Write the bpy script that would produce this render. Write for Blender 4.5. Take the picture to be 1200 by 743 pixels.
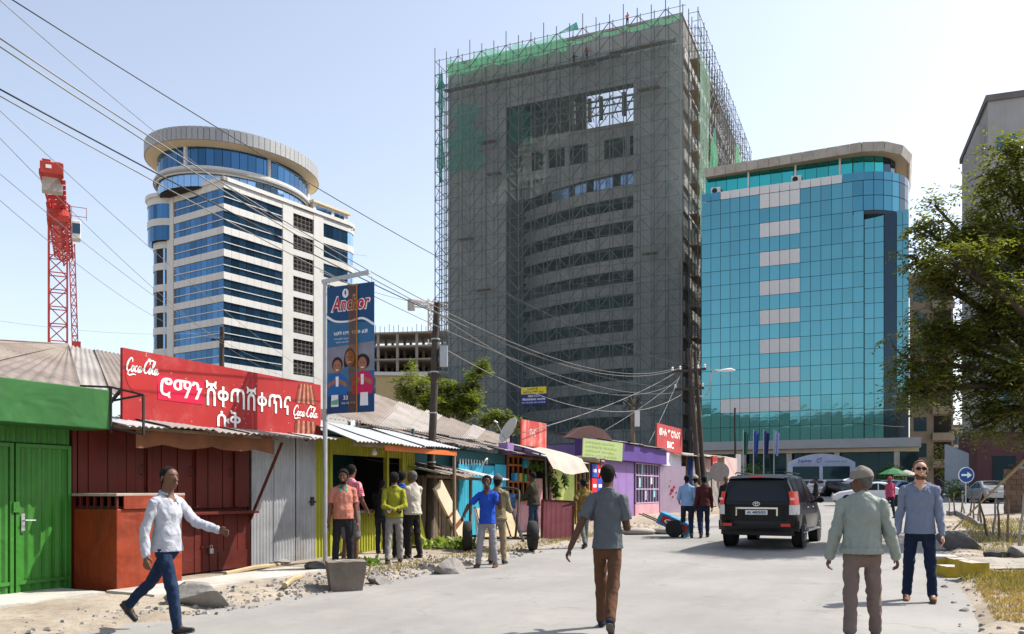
import bpy, bmesh, math, random
import numpy as np
from mathutils import Vector, Matrix

for _o in list(bpy.data.objects):
    bpy.data.objects.remove(_o, do_unlink=True)
SC = bpy.context.scene
COL = SC.collection
R = math.radians

# ---------------------------------------------------------------- camera
CAMH = 1.5
cam_d = bpy.data.cameras.new('camera')
cam_d.sensor_width = 36.0
cam_d.lens = 30.0
cam_d.shift_y = 0.1696
cam_d.clip_start = 0.1
cam_d.clip_end = 3000
cam = bpy.data.objects.new('camera', cam_d)
COL.objects.link(cam)
cam.location = (0, 0, CAMH)
cam.rotation_euler = (R(90), 0, 0)
SC.camera = cam

# ---------------------------------------------------------------- sky and sun
SUN_EL = 51.0
SUN_H = Vector((0.94, 0.34, 0)).normalized()          # horizontal direction towards the sun
W = bpy.data.worlds.new('World')
SC.world = W
W.use_nodes = True
wn = W.node_tree.nodes
wl = W.node_tree.links
wn.clear()
w_out = wn.new('ShaderNodeOutputWorld')
w_bg = wn.new('ShaderNodeBackground')
w_sky = wn.new('ShaderNodeTexSky')
w_sky.sky_type = 'NISHITA'
w_sky.sun_disc = False
w_sky.sun_elevation = R(SUN_EL)
w_sky.sun_rotation = math.atan2(SUN_H.x, SUN_H.y)
w_sky.altitude = 0
w_sky.air_density = 1.0
w_sky.dust_density = 1.6
w_sky.ozone_density = 1.0
w_bg.inputs['Strength'].default_value = 0.15
w_hs = wn.new('ShaderNodeHueSaturation')              # thin dusty haze: the whole sky a little paler
w_hs.inputs['Saturation'].default_value = 0.66
w_hs.inputs['Value'].default_value = 1.04
wl.new(w_sky.outputs[0], w_hs.inputs['Color'])
wl.new(w_hs.outputs[0], w_bg.inputs[0])
wl.new(w_bg.outputs[0], w_out.inputs[0])
sun_d = bpy.data.lights.new('sun', 'SUN')
sun_d.energy = 5.0
sun_d.angle = R(0.53)
sun_d.color = (1.0, 0.955, 0.88)
sun = bpy.data.objects.new('sun', sun_d)
COL.objects.link(sun)
_to = SUN_H * math.cos(R(SUN_EL)) + Vector((0, 0, math.sin(R(SUN_EL))))
sun.rotation_euler = (-_to).to_track_quat('-Z', 'Y').to_euler()
sun.location = _to * 200

vs = SC.view_settings
vs.view_transform = 'Standard'
vs.look = 'None'
vs.exposure = 0.65
vs.gamma = 1.0
vs.use_curve_mapping = False
SC.cycles.max_bounces = 6
SC.cycles.diffuse_bounces = 3
SC.cycles.transparent_max_bounces = 24
SC.cycles.use_denoising = True
SC.cycles.caustics_reflective = False
SC.cycles.caustics_refractive = False

# ---------------------------------------------------------------- street frame
TH = R(25.5)
TS, TC = math.sin(TH), math.cos(TH)
STREET_ROT = R(90) - TH         # local x runs down the street, local y runs away from the road


def gz(u):
    t = u - 9.0
    return min(0.0135 * (t + math.sqrt(t * t + 16)) / 2, 1.25)


def S(u, v, z=0.0):
    """street coordinates (along, across) to the world; z counts from the road there"""
    return Vector((u * TS + v * TC, u * TC - v * TS, gz(u) + z))


def uv_of(x, y):
    return x * TS + y * TC, x * TC - y * TS


def floor_z(x, y):
    return gz(uv_of(x, y)[0])


def spot(px, py, dz=0.0):
    """the ground point seen at a place of the 1200 x 743 photograph"""
    t = 15.0
    for _ in range(30):
        x = (px - 600) / 1000 * t
        t = (CAMH - floor_z(x, t) - dz) / max((py - 575) / 1000, 0.004)
    x = (px - 600) / 1000 * t
    return Vector((x, t, floor_z(x, t) + dz))


def at(px, py, Y):
    return Vector(((px - 600) / 1000 * Y, Y, CAMH + (575 - py) / 1000 * Y))


# ---------------------------------------------------------------- objects
def tag(o, label=None, cat=None, group=None, kind=None):
    if label: o['label'] = label
    if cat: o['category'] = cat
    if group: o['group'] = group
    if kind: o['kind'] = kind
    return o


def empty(name, loc=(0, 0, 0), rz=0.0, label=None, cat=None, group=None):
    o = bpy.data.objects.new(name, None)
    COL.objects.link(o)
    o.empty_display_size = 0.2
    o.location = loc
    o.rotation_euler = (0, 0, rz)
    return tag(o, label, cat, group)


def copy_tree(o, parent=None):
    c = o.copy()
    COL.objects.link(c)
    c.parent = parent
    for ch in list(o.children):
        copy_tree(ch, c)
    return c


def catmull(pts, n=6):
    pts = [Vector(p) for p in pts]
    if len(pts) < 3: return pts
    P = [2 * pts[0] - pts[1]] + pts + [2 * pts[-1] - pts[-2]]
    out = []
    for i in range(1, len(P) - 2):
        a, b, c, d = P[i - 1], P[i], P[i + 1], P[i + 2]
        for k in range(n):
            t = k / n
            out.append(0.5 * ((2 * b) + (c - a) * t + (2 * a - 5 * b + 4 * c - d) * t * t + (3 * b - a - 3 * c + d) * t ** 3))
    out.append(pts[-1])
    return out


class MB:
    """collects shapes, then links them as one mesh object"""

    def __init__(s):
        s.v = []; s.f = []; s.m = []

    def add(s, vs_, fs, m=0):
        o = len(s.v)
        s.v += [tuple(p) for p in vs_]
        s.f += [tuple(i + o for i in f) for f in fs]
        s.m += [m] * len(fs)
        return s

    def box(s, x0, y0, z0, x1, y1, z1, m=0):
        return s.add([(x0, y0, z0), (x1, y0, z0), (x1, y1, z0), (x0, y1, z0), (x0, y0, z1), (x1, y0, z1), (x1, y1, z1), (x0, y1, z1)],
                     [(0, 3, 2, 1), (4, 5, 6, 7), (0, 1, 5, 4), (1, 2, 6, 5), (2, 3, 7, 6), (3, 0, 4, 7)], m)

    def cbox(s, c, size, rot=None, m=0):
        hx, hy, hz = size[0] / 2, size[1] / 2, size[2] / 2
        M_ = rot if rot is not None else Matrix.Identity(3)
        c = Vector(c)
        p = [c + M_ @ Vector(q) for q in [(-hx, -hy, -hz), (hx, -hy, -hz), (hx, hy, -hz), (-hx, hy, -hz), (-hx, -hy, hz), (hx, -hy, hz), (hx, hy, hz), (-hx, hy, hz)]]
        return s.add(p, [(0, 3, 2, 1), (4, 5, 6, 7), (0, 1, 5, 4), (1, 2, 6, 5), (2, 3, 7, 6), (3, 0, 4, 7)], m)

    def beam(s, a, b, w, h=None, up=(0, 0, 1), m=0):
        a, b = Vector(a), Vector(b)
        h = h or w
        d = (b - a)
        if d.length < 1e-6: return s
        d = d.normalized()
        upv = Vector(up)
        if abs(d.dot(upv)) > 0.97: upv = Vector((1, 0, 0)) if abs(d.x) < 0.9 else Vector((0, 1, 0))
        x = d.cross(upv).normalized()
        y = x.cross(d).normalized()
        p = []
        for q in (a, b):
            for sx, sy in ((-1, -1), (1, -1), (1, 1), (-1, 1)):
                p.append(q + x * sx * w / 2 + y * sy * h / 2)
        return s.add(p, [(0, 1, 2, 3), (7, 6, 5, 4), (0, 4, 5, 1), (1, 5, 6, 2), (2, 6, 7, 3), (3, 7, 4, 0)], m)

    def tube(s, pts, r, n=8, cap=True, m=0, flat=1.0):
        pts = [Vector(p) for p in pts]
        rs = r if isinstance(r, (list, tuple)) else [r] * len(pts)
        prev = None
        base = len(s.v)
        for i, p in enumerate(pts):
            d = (pts[min(i + 1, len(pts) - 1)] - pts[max(i - 1, 0)])
            d = d.normalized() if d.length > 1e-9 else Vector((0, 0, 1))
            if prev is None:
                prev = d.orthogonal().normalized()
                if abs(d.z) < 0.9: prev = Vector((0, 0, 1)).cross(d).normalized()
            x = (prev - d * prev.dot(d))
            x = x.normalized() if x.length > 1e-6 else d.orthogonal().normalized()
            prev = x
            y = d.cross(x)
            for k in range(n):
                a = 2 * math.pi * k / n
                q = p + x * math.cos(a) * rs[i] + y * math.sin(a) * rs[i] * flat
                s.v.append(tuple(q))
        for i in range(len(pts) - 1):
            for k in range(n):
                a = base + i * n + k; b = base + i * n + (k + 1) % n
                s.f.append((a, b, b + n, a + n)); s.m.append(m)
        if cap:
            s.f.append(tuple(base + k for k in reversed(range(n)))); s.m.append(m)
            e = base + (len(pts) - 1) * n
            s.f.append(tuple(e + k for k in range(n))); s.m.append(m)
        return s

    def prism(s, poly, h, o=(0, 0, 0), x=(1, 0, 0), y=(0, 0, 1), m=0):
        """flat polygon (counter-clockwise in x,y) pushed by h along x cross y; the origin face lies at o"""
        o, x, y = Vector(o), Vector(x), Vector(y)
        nrm = x.cross(y).normalized()
        n = len(poly)
        a = [o + x * p[0] + y * p[1] for p in poly]
        b = [q + nrm * h for q in a]
        fs = [tuple(reversed(range(n))), tuple(range(n, 2 * n))] + [(i, (i + 1) % n, n + (i + 1) % n, n + i) for i in range(n)]
        return s.add(a + b, fs, m)

    def lathe(s, prof, n=24, c=(0, 0, 0), axis='z', m=0, sx=1, sy=1, cap=True):
        c = Vector(c); base = len(s.v)
        for r, z in prof:
            for k in range(n):
                a = 2 * math.pi * k / n
                p = Vector((r * math.cos(a) * sx, r * math.sin(a) * sy, z))
                if axis == 'x': p = Vector((p.z, p.x, p.y))
                if axis == 'y': p = Vector((p.y, p.z, p.x))
                s.v.append(tuple(c + p))
        for i in range(len(prof) - 1):
            for k in range(n):
                a = base + i * n + k; b = base + i * n + (k + 1) % n
                s.f.append((a, b, b + n, a + n)); s.m.append(m)
        if cap and prof[0][0] > 1e-6: s.f.append(tuple(base + k for k in reversed(range(n)))); s.m.append(m)
        if cap and prof[-1][0] > 1e-6:
            e = base + (len(prof) - 1) * n
            s.f.append(tuple(e + k for k in range(n))); s.m.append(m)
        return s

    def grid(s, fn, nu, nv, m=0, closed_u=False):
        base = len(s.v)
        for i in range(nu + 1):
            for j in range(nv + 1):
                s.v.append(tuple(fn(i / nu, j / nv)))
        for i in range(nu):
            for j in range(nv):
                a = base + i * (nv + 1) + j
                s.f.append((a, a + nv + 1, a + nv + 2, a + 1)); s.m.append(m)
        return s

    def mesh(s, name, mats, smooth=False):
        me = bpy.data.meshes.new(name)
        me.from_pydata(s.v, [], s.f)
        mats = mats if isinstance(mats, (list, tuple)) else [mats]
        for q in mats: me.materials.append(q)
        if len(mats) > 1: me.polygons.foreach_set('material_index', s.m)
        if smooth:
            me.polygons.foreach_set('use_smooth', [True] * len(me.polygons))
            if smooth is not True: me.set_sharp_from_angle(angle=R(smooth))
        me.update()
        return me

    def build(s, name, mats, parent=None, smooth=False, bevel=0.0):
        o = link(name, s.mesh(name, mats, smooth), parent)
        if bevel:
            b = o.modifiers.new('b', 'BEVEL'); b.width = bevel; b.segments = 2; b.limit_method = 'ANGLE'
        return o


def link(name, me, parent=None, loc=None, rot=None):
    o = bpy.data.objects.new(name, me)
    COL.objects.link(o)
    if parent is not None: o.parent = parent
    if loc is not None: o.location = loc
    if rot is not None: o.rotation_euler = rot
    return o


# ---------------------------------------------------------------- materials
def _mix(nt, fac, a, b, blend='MIX'):
    n = nt.nodes.new('ShaderNodeMix'); n.data_type = 'RGBA'; n.blend_type = blend
    for sock, val in ((n.inputs[0], fac), (n.inputs[6], a), (n.inputs[7], b)):
        if isinstance(val, (int, float)): sock.default_value = val
        elif isinstance(val, (tuple, list)): sock.default_value = (*val[:3], 1)
        else: nt.links.new(val, sock)
    return n.outputs[2]


def _noise(nt, vec, scale, detail=4, rough=0.55, dist=0.0):
    n = nt.nodes.new('ShaderNodeTexNoise'); n.inputs['Scale'].default_value = scale
    n.inputs['Detail'].default_value = detail; n.inputs['Roughness'].default_value = rough; n.inputs['Distortion'].default_value = dist
    nt.links.new(vec, n.inputs['Vector'])
    return n.outputs['Fac']


def _ramp(nt, fac, lo, hi, a=0.0, b=1.0):
    n = nt.nodes.new('ShaderNodeMapRange'); n.inputs[1].default_value = lo; n.inputs[2].default_value = hi
    n.inputs[3].default_value = a; n.inputs[4].default_value = b; n.clamp = True
    nt.links.new(fac, n.inputs[0])
    return n.outputs[0]


def _coords(nt, scale=(1, 1, 1), kind='Object'):
    t = nt.nodes.new('ShaderNodeTexCoord')
    mp = nt.nodes.new('ShaderNodeMapping'); mp.inputs['Scale'].default_value = scale
    nt.links.new(t.outputs[kind], mp.inputs[0])
    return mp.outputs[0]


def new_mat(name):
    m = bpy.data.materials.new(name); m.use_nodes = True
    nt = m.node_tree
    return m, nt, nt.nodes['Principled BSDF']


MATS = {}


def mat(name, col, rough=0.7, metal=0.0, var=0.14, vs=3.0, bump=0.0, bs=40.0, dirt=None, da=0.0, ds=1.2, streak=None, sa=0.0,
        spec=0.25, rnd=0.0, coat=0.0, dent=0.0, dsc=2.2, dd=0.12):
    """procedural painted / raw surface: tone variation, blotchy dirt or rust, vertical run marks, fine relief"""
    if name in MATS: return MATS[name]
    m, nt, b = new_mat(name)
    vec = _coords(nt)
    f = _noise(nt, vec, vs, 5, 0.6)
    lo = [c * (1 - var) for c in col]; hi = [min(1, c * (1 + var)) for c in col]
    c = _mix(nt, _ramp(nt, f, 0.3, 0.7), lo, hi)
    if dirt is not None and da > 0:
        f2 = _noise(nt, vec, ds, 7, 0.65, 0.4)
        c = _mix(nt, _ramp(nt, f2, 0.62 - 0.25 * da, 0.78 - 0.12 * da, 0, min(1, 0.35 + da * 0.6)), c, dirt)
    if streak is not None and sa > 0:
        v2 = _coords(nt, (1.0, 1.0, 0.08))
        f3 = _noise(nt, v2, 6.0, 4, 0.6)
        c = _mix(nt, _ramp(nt, f3, 0.5, 0.75, 0, sa), c, streak)
    if rnd > 0:
        oi = nt.nodes.new('ShaderNodeObjectInfo')
        c = _mix(nt, _ramp(nt, oi.outputs['Random'], 0, 1, 0, 1), c, _mix(nt, 1.0, c, (1 - rnd,) * 3, 'MULTIPLY'))
    nt.links.new(c, b.inputs['Base Color'])
    b.inputs['Metallic'].default_value = metal
    b.inputs['Specular IOR Level'].default_value = spec
    nt.links.new(_ramp(nt, f, 0.25, 0.75, max(0.02, rough - 0.1), min(1, rough + 0.1)), b.inputs['Roughness'])
    if coat: b.inputs['Coat Weight'].default_value = coat; b.inputs['Coat Roughness'].default_value = 0.04
    if bump:
        bn = nt.nodes.new('ShaderNodeBump'); bn.inputs['Strength'].default_value = bump; bn.inputs['Distance'].default_value = 0.02
        nt.links.new(_noise(nt, vec, bs, 5, 0.6), bn.inputs['Height'])
        nt.links.new(bn.outputs[0], b.inputs['Normal'])
    if dent:
        b2 = nt.nodes.new('ShaderNodeBump'); b2.inputs['Strength'].default_value = dent; b2.inputs['Distance'].default_value = dd
        nt.links.new(_noise(nt, vec, dsc, 2, 0.5, 0.6), b2.inputs['Height'])
        if bump: nt.links.new(bn.outputs[0], b2.inputs['Normal'])
        nt.links.new(b2.outputs[0], b.inputs['Normal'])
    MATS[name] = m
    return m


def glass_mat(name, tint, metal=0.8, rough=0.04, rnd=0.12, wob=0.02):
    """mirror-coated facade glass, each pane a little different and not quite flat"""
    if name in MATS: return MATS[name]
    m, nt, b = new_mat(name)
    oi = nt.nodes.new('ShaderNodeObjectInfo')
    c = _mix(nt, oi.outputs['Random'], [t * (1 - rnd) for t in tint], [min(1, t * (1 + rnd)) for t in tint])
    nt.links.new(c, b.inputs['Base Color'])
    b.inputs['Metallic'].default_value = metal
    b.inputs['Roughness'].default_value = rough
    bn = nt.nodes.new('ShaderNodeBump'); bn.inputs['Strength'].default_value = wob; bn.inputs['Distance'].default_value = 0.3
    nt.links.new(_noise(nt, _coords(nt), 0.9, 2, 0.4), bn.inputs['Height'])
    nt.links.new(bn.outputs[0], b.inputs['Normal'])
    MATS[name] = m
    return m


def net_mat(name, col, cover, grid=0.0):
    """woven net or shade cloth: part of the light passes through"""
    if name in MATS: return MATS[name]
    m, nt, b = new_mat(name)
    vec = _coords(nt)
    f = _noise(nt, vec, 0.35, 5, 0.6)
    f2 = _noise(nt, _coords(nt, (1, 1, 0.12)), 1.6, 4, 0.6)
    fac = nt.nodes.new('ShaderNodeMath'); fac.operation = 'MULTIPLY'
    nt.links.new(_ramp(nt, f, 0.3, 0.7, cover * 0.7, min(1, cover * 1.25)), fac.inputs[0])
    nt.links.new(_ramp(nt, f2, 0.3, 0.7, 0.75, 1.2), fac.inputs[1])
    b.inputs['Base Color'].default_value = (*col, 1)
    b.inputs['Roughness'].default_value = 0.9
    tl = nt.nodes.new('ShaderNodeBsdfTranslucent'); tl.inputs[0].default_value = (*col, 1)
    ms0 = nt.nodes.new('ShaderNodeMixShader'); ms0.inputs[0].default_value = 0.45
    nt.links.new(b.outputs[0], ms0.inputs[1]); nt.links.new(tl.outputs[0], ms0.inputs[2])
    tr = nt.nodes.new('ShaderNodeBsdfTransparent')
    ms = nt.nodes.new('ShaderNodeMixShader')
    nt.links.new(fac.outputs[0], ms.inputs[0]); nt.links.new(tr.outputs[0], ms.inputs[1]); nt.links.new(ms0.outputs[0], ms.inputs[2])
    nt.links.new(ms.outputs[0], nt.nodes['Material Output'].inputs[0])
    MATS[name] = m
    return m


def leaf_mat(name, col, var=0.35, trans=0.35, rough=0.5):
    if name in MATS: return MATS[name]
    m, nt, b = new_mat(name)
    g = nt.nodes.new('ShaderNodeNewGeometry')
    f = _noise(nt, _coords(nt), 0.9, 3)
    c1 = _mix(nt, g.outputs['Random Per Island'], [c * (1 - var) for c in col], [col[0] * (1 + var * 1.6), col[1] * (1 + var), col[2] * (1 + var * .3)])
    c = _mix(nt, _ramp(nt, f, 0.35, 0.65, 0, 0.5), c1, [col[0] * 1.5, col[1] * 1.15, col[2] * 0.7])
    nt.links.new(c, b.inputs['Base Color'])
    b.inputs['Roughness'].default_value = rough
    b.inputs['Specular IOR Level'].default_value = 0.35
    tl = nt.nodes.new('ShaderNodeBsdfTranslucent')
    nt.links.new(_mix(nt, 1.0, c, (1.25, 1.35, 0.6), 'MULTIPLY'), tl.inputs[0])
    ms = nt.nodes.new('ShaderNodeMixShader'); ms.inputs[0].default_value = trans
    nt.links.new(b.outputs[0], ms.inputs[1]); nt.links.new(tl.outputs[0], ms.inputs[2])
    nt.links.new(ms.outputs[0], nt.nodes['Material Output'].inputs[0])
    MATS[name] = m
    return m


# ---------------------------------------------------------------- lettering
def text_mesh(body, w, h, bold=0.0, shear=0.0):
    """letters as a flat mesh, fitted into w x h, lower left corner at 0,0 (x right, z up)"""
    cu = bpy.data.curves.new('lettering', 'FONT')
    cu.body = body
    cu.align_x = 'CENTER'
    cu.offset = bold
    cu.resolution_u = 3
    cu.space_line = 0.95
    o = bpy.data.objects.new('lettering', cu)
    COL.objects.link(o)
    dg = bpy.context.evaluated_depsgraph_get()
    me = bpy.data.meshes.new_from_object(o.evaluated_get(dg))
    bpy.data.objects.remove(o, do_unlink=True)
    bpy.data.curves.remove(cu)
    n = len(me.vertices)
    co = np.empty(n * 3); me.vertices.foreach_get('co', co); co = co.reshape(-1, 3)
    co[:, 0] += co[:, 1] * shear
    mn, mx = co.min(0), co.max(0)
    out = np.zeros_like(co)
    out[:, 0] = (co[:, 0] - mn[0]) / (mx[0] - mn[0]) * w
    out[:, 2] = (co[:, 1] - mn[1]) / (mx[1] - mn[1]) * h
    me.vertices.foreach_set('co', out.ravel())
    me.update()
    return me


def lettering(body, x, y, z, w, h, material, parent, bold=0.0, shear=0.0, name='lettering'):
    me = text_mesh(body, w, h, bold, shear)
    me.materials.clear(); me.materials.append(material)
    o = link(name, me, parent, (x, y, z))
    return o


def stroke2d(mb, pts, wd, y=0.0, n=6, m=0):
    """flat ribbon with round-ish thick-thin width along a smooth path in the x,z plane"""
    P = catmull([(p[0], 0, p[1]) for p in pts], n)
    L = len(P)
    vsn, fs = [], []
    for i, p in enumerate(P):
        d = P[min(i + 1, L - 1)] - P[max(i - 1, 0)]
        d = d.normalized() if d.length > 1e-9 else Vector((1, 0, 0))
        nn = Vector((-d.z, 0, d.x))
        w_ = wd if not callable(wd) else wd(i / (L - 1))
        vsn += [(p.x - nn.x * w_ / 2, y, p.z - nn.z * w_ / 2), (p.x + nn.x * w_ / 2, y, p.z + nn.z * w_ / 2)]
    fs = [(2 * i, 2 * i + 2, 2 * i + 3, 2 * i + 1) for i in range(L - 1)]
    mb.add(vsn, fs, m)


def script_logo(x, y, z, w, h, material, parent):
    """the flowing white script word on the red boards"""
    mb = MB()
    sl = 0.28
    L = [
        [(.62, .72), (.55, .95), (.36, .98), (.14, .74), (.05, .4), (.13, .1), (.34, .04), (.55, .2)],
        [(.84, .42), (.74, .46), (.62, .3), (.64, .08), (.76, .03), (.9, .18), (.86, .4), (.98, .4)],
        [(1.3, .38), (1.2, .46), (1.06, .34), (1.04, .12), (1.16, .03), (1.34, .14)],
        [(1.66, .4), (1.54, .46), (1.4, .3), (1.42, .08), (1.54, .04), (1.68, .3), (1.68, .44), (1.66, .12), (1.76, .04), (1.9, .22)],
        [(1.92, .3), (2.14, .34)],
        [(2.74, .7), (2.7, .94), (2.48, .98), (2.24, .74), (2.14, .4), (2.22, .1), (2.44, .03), (2.66, .2)],
        [(2.96, .42), (2.86, .46), (2.74, .3), (2.76, .08), (2.88, .03), (3.02, .18), (2.98, .4), (3.12, .36)],
        [(3.12, .3), (3.32, .74), (3.34, .96), (3.22, .9), (3.16, .5), (3.2, .1), (3.32, .04), (3.44, .2)],
        [(3.72, .4), (3.6, .46), (3.46, .3), (3.48, .08), (3.6, .04), (3.74, .3), (3.74, .44), (3.72, .12), (3.84, .04), (4.0, .2)],
        [(.3, .04), (.3, -.2), (.55, -.26), (.95, -.16), (1.25, -.2)],
        [(2.34, .86), (2.5, 1.12), (2.85, 1.02), (3.1, 1.04), (3.42, .82)],
    ]
    sx, sz = w / 4.3, h / 1.38
    for k, st in enumerate(L):
        q = [((a + sl * b) * sx, (b + .26) * sz) for a, b in st]
        base = .092 if k < 9 else .07
        stroke2d(mb, q, lambda t, b_=base: b_ * sz * (0.55 + 0.9 * math.sin(math.pi * min(max(t, .06), .94))), n=7)
    o = mb.build('script_lettering', material, parent)
    o.location = (x, y, z)
    return o
# ================================================================ ground, road, verges
rng = random.Random(7)


def vnoise(x, y, seed=0):
    """cheap smooth value noise"""
    def h(i, j):
        n = (i * 374761393 + j * 668265263 + seed * 974711) & 0xffffffff
        n = ((n ^ (n >> 13)) * 1274126177) & 0xffffffff
        return ((n ^ (n >> 16)) & 0xffff) / 65535.0
    i, j = math.floor(x), math.floor(y)
    fx, fy = x - i, y - j
    fx = fx * fx * (3 - 2 * fx); fy = fy * fy * (3 - 2 * fy)
    return (h(i, j) * (1 - fx) + h(i + 1, j) * fx) * (1 - fy) + (h(i, j + 1) * (1 - fx) + h(i + 1, j + 1) * fx) * fy


def sstep(a, b, x):
    t = min(1, max(0, (x - a) / (b - a)))
    return t * t * (3 - 2 * t)


def kerb_right(u):
    """right edge of the carriageway; it swings away into the side road"""
    e = 0.42 + 0.10 * (vnoise(u * 0.9, 3.3, 5) - 0.5)
    if u > 36: e += ((u - 36) / 4.2) ** 2.4
    return e


def land(u, v):
    """height of the bare ground above the road plane (below it where the asphalt lies)"""
    n1 = vnoise(u * 0.8, v * 0.8, 1) - 0.5
    n2 = vnoise(u * 3.1, v * 3.1, 2) - 0.5
    n3 = vnoise(u * 9.0, v * 9.0, 3) - 0.5
    bump = 0.05 * n1 + 0.035 * n2 + 0.018 * n3
    el = -7.75 + 0.35 * (vnoise(u * 0.7, 0.5, 9) - 0.5) + 0.16 * n2 * 2
    left = sstep(el + 0.12, el - 0.38, v)
    flat_l = sstep(-10.2, -10.9, v)
    er = kerb_right(u) + 0.10 * n2
    right = sstep(er - 0.05, er + 0.35, v)
    if u > 43.5: right = 0
    if u > 57: left *= sstep(60, 57, u)
    h = -0.05
    h += left * (0.105 + bump * (1 - 0.6 * flat_l))
    h += right * (0.12 + bump * 1.5 + 0.10 * sstep(1.0, 5.0, v))
    return h


def land_z(x, y):
    u, v = uv_of(x, y)
    return gz(u) + max(0.0, land(u, v))


def axis_vals(bands):
    out = []
    for a, b, st in bands:
        x = a
        while x < b - 1e-6:
            out.append(x); x += st
    out.append(bands[-1][1])
    return out


us = axis_vals([(-700, -100, 60), (-100, 0, 10), (0, 5, 1), (5, 16, 0.16), (16, 30, 0.28), (30, 62, 0.7), (62, 130, 8), (130, 1500, 90)])
vv = axis_vals([(-900, -100, 80), (-100, -20, 8), (-20, -12, 1.0), (-12, -7.1, 0.16), (-7.1, 0.0, 1.2), (0.0, 3.4, 0.16), (3.4, 8, 0.4), (8, 40, 4), (40, 120, 10), (120, 1200, 90)])
gv, gf = [], []
for u in us:
    for v in vv:
        p = S(u, v)
        gv.append((p.x, p.y, p.z + land(u, v)))
nv_ = len(vv)
for i in range(len(us) - 1):
    for j in range(nv_ - 1):
        a = i * nv_ + j
        gf.append((a, a + 1, a + nv_ + 1, a + nv_))

# packed earth: dust, pebbles, trodden pale paths, dry patches
m_earth, nt, b = new_mat('packed_earth')
vec = _coords(nt)
fa = _noise(nt, vec, 0.55, 6, 0.6); fb = _noise(nt, vec, 7.0, 6, 0.7); fc = _noise(nt, vec, 45.0, 3, 0.6)
c = _mix(nt, _ramp(nt, fa, 0.35, 0.65), (0.22, 0.178, 0.135), (0.40, 0.345, 0.275))
c = _mix(nt, _ramp(nt, fb, 0.45, 0.7, 0, 0.6), c, (0.15, 0.115, 0.085))
vo = nt.nodes.new('ShaderNodeTexVoronoi'); vo.inputs['Scale'].default_value = 26; nt.links.new(vec, vo.inputs['Vector'])
c = _mix(nt, _ramp(nt, vo.outputs['Distance'], 0.10, 0.22, 0.75, 0), c, (0.36, 0.32, 0.27))
nt.links.new(c, b.inputs['Base Color']); b.inputs['Roughness'].default_value = 0.95; b.inputs['Specular IOR Level'].default_value = 0.2
bn = nt.nodes.new('ShaderNodeBump'); bn.inputs['Strength'].default_value = 0.7; bn.inputs['Distance'].default_value = 0.03
nt.links.new(fb, bn.inputs['Height']); bn2 = nt.nodes.new('ShaderNodeBump'); bn2.inputs['Strength'].default_value = 0.5; bn2.inputs['Distance'].default_value = 0.012
nt.links.new(fc, bn2.inputs['Height']); nt.links.new(bn.outputs[0], bn2.inputs['Normal']); nt.links.new(bn2.outputs[0], b.inputs['Normal'])

g_me = bpy.data.meshes.new('ground'); g_me.from_pydata(gv, [], gf); g_me.materials.append(m_earth)
g_me.polygons.foreach_set('use_smooth', [True] * len(g_me.polygons)); g_me.update()
tag(link('ground', g_me), kind='structure')

# dusty sun-bleached asphalt
m_road, nt, b = new_mat('worn_asphalt')
vec = _coords(nt)
rot = nt.nodes.new('ShaderNodeMapping'); rot.inputs['Rotation'].default_value = (0, 0, TH)
tcn = nt.nodes.new('ShaderNodeTexCoord'); nt.links.new(tcn.outputs['Object'], rot.inputs[0])
lane = nt.nodes.new('ShaderNodeMapping'); lane.inputs['Scale'].default_value = (1.0, 0.05, 1); nt.links.new(rot.outputs[0], lane.inputs[0])
f_l = _noise(nt, lane.outputs[0], 0.9, 4, 0.55)
f_p = _noise(nt, vec, 0.33, 5, 0.6); f_m = _noise(nt, vec, 4.5, 6, 0.7); f_g = _noise(nt, vec, 120.0, 2, 0.5)
c = _mix(nt, _ramp(nt, f_p, 0.35, 0.66), (0.195, 0.184, 0.170), (0.275, 0.260, 0.240))
c = _mix(nt, _ramp(nt, f_l, 0.5, 0.72, 0, 0.55), c, (0.150, 0.143, 0.134))
c = _mix(nt, _ramp(nt, f_m, 0.54, 0.74, 0, 0.5), c, (0.145, 0.135, 0.123))
c = _mix(nt, _ramp(nt, f_g, 0.35, 0.65, 0, 0.35), c, (0.33, 0.325, 0.315))
f_s = _noise(nt, vec, 1.1, 3, 0.5, 0.8)
c = _mix(nt, _ramp(nt, f_s, 0.66, 0.76, 0, 0.6), c, (0.115, 0.108, 0.10))
f_d = _noise(nt, vec, 0.8, 6, 0.7, 0.5)
c = _mix(nt, _ramp(nt, f_d, 0.56, 0.72, 0, 0.55), c, (0.34, 0.305, 0.26))
ck = nt.nodes.new('ShaderNodeTexVoronoi'); ck.feature = 'DISTANCE_TO_EDGE'; ck.inputs['Scale'].default_value = 0.42
wv = nt.nodes.new('ShaderNodeVectorMath'); wv.operation = 'ADD'
nn = nt.nodes.new('ShaderNodeTexNoise'); nn.inputs['Scale'].default_value = 1.3; nn.inputs['Detail'].default_value = 5; nt.links.new(vec, nn.inputs['Vector'])
nt.links.new(vec, wv.inputs[0]); nt.links.new(nn.outputs['Color'], wv.inputs[1]); nt.links.new(wv.outputs[0], ck.inputs['Vector'])
crack = _ramp(nt, ck.outputs['Distance'], 0.0, 0.009, 1, 0)
cg = nt.nodes.new('ShaderNodeMath'); cg.operation = 'MULTIPLY'; nt.links.new(crack, cg.inputs[0]); nt.links.new(_ramp(nt, f_p, 0.46, 0.62, 0, 0.5), cg.inputs[1])
c = _mix(nt, cg.outputs[0], c, (0.09, 0.085, 0.08))
nt.links.new(c, b.inputs['Base Color']); b.inputs['Roughness'].default_value = 0.88; b.inputs['Specular IOR Level'].default_value = 0.25
bn = nt.nodes.new('ShaderNodeBump'); bn.inputs['Strength'].default_value = 0.35; bn.inputs['Distance'].default_value = 0.008
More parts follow.
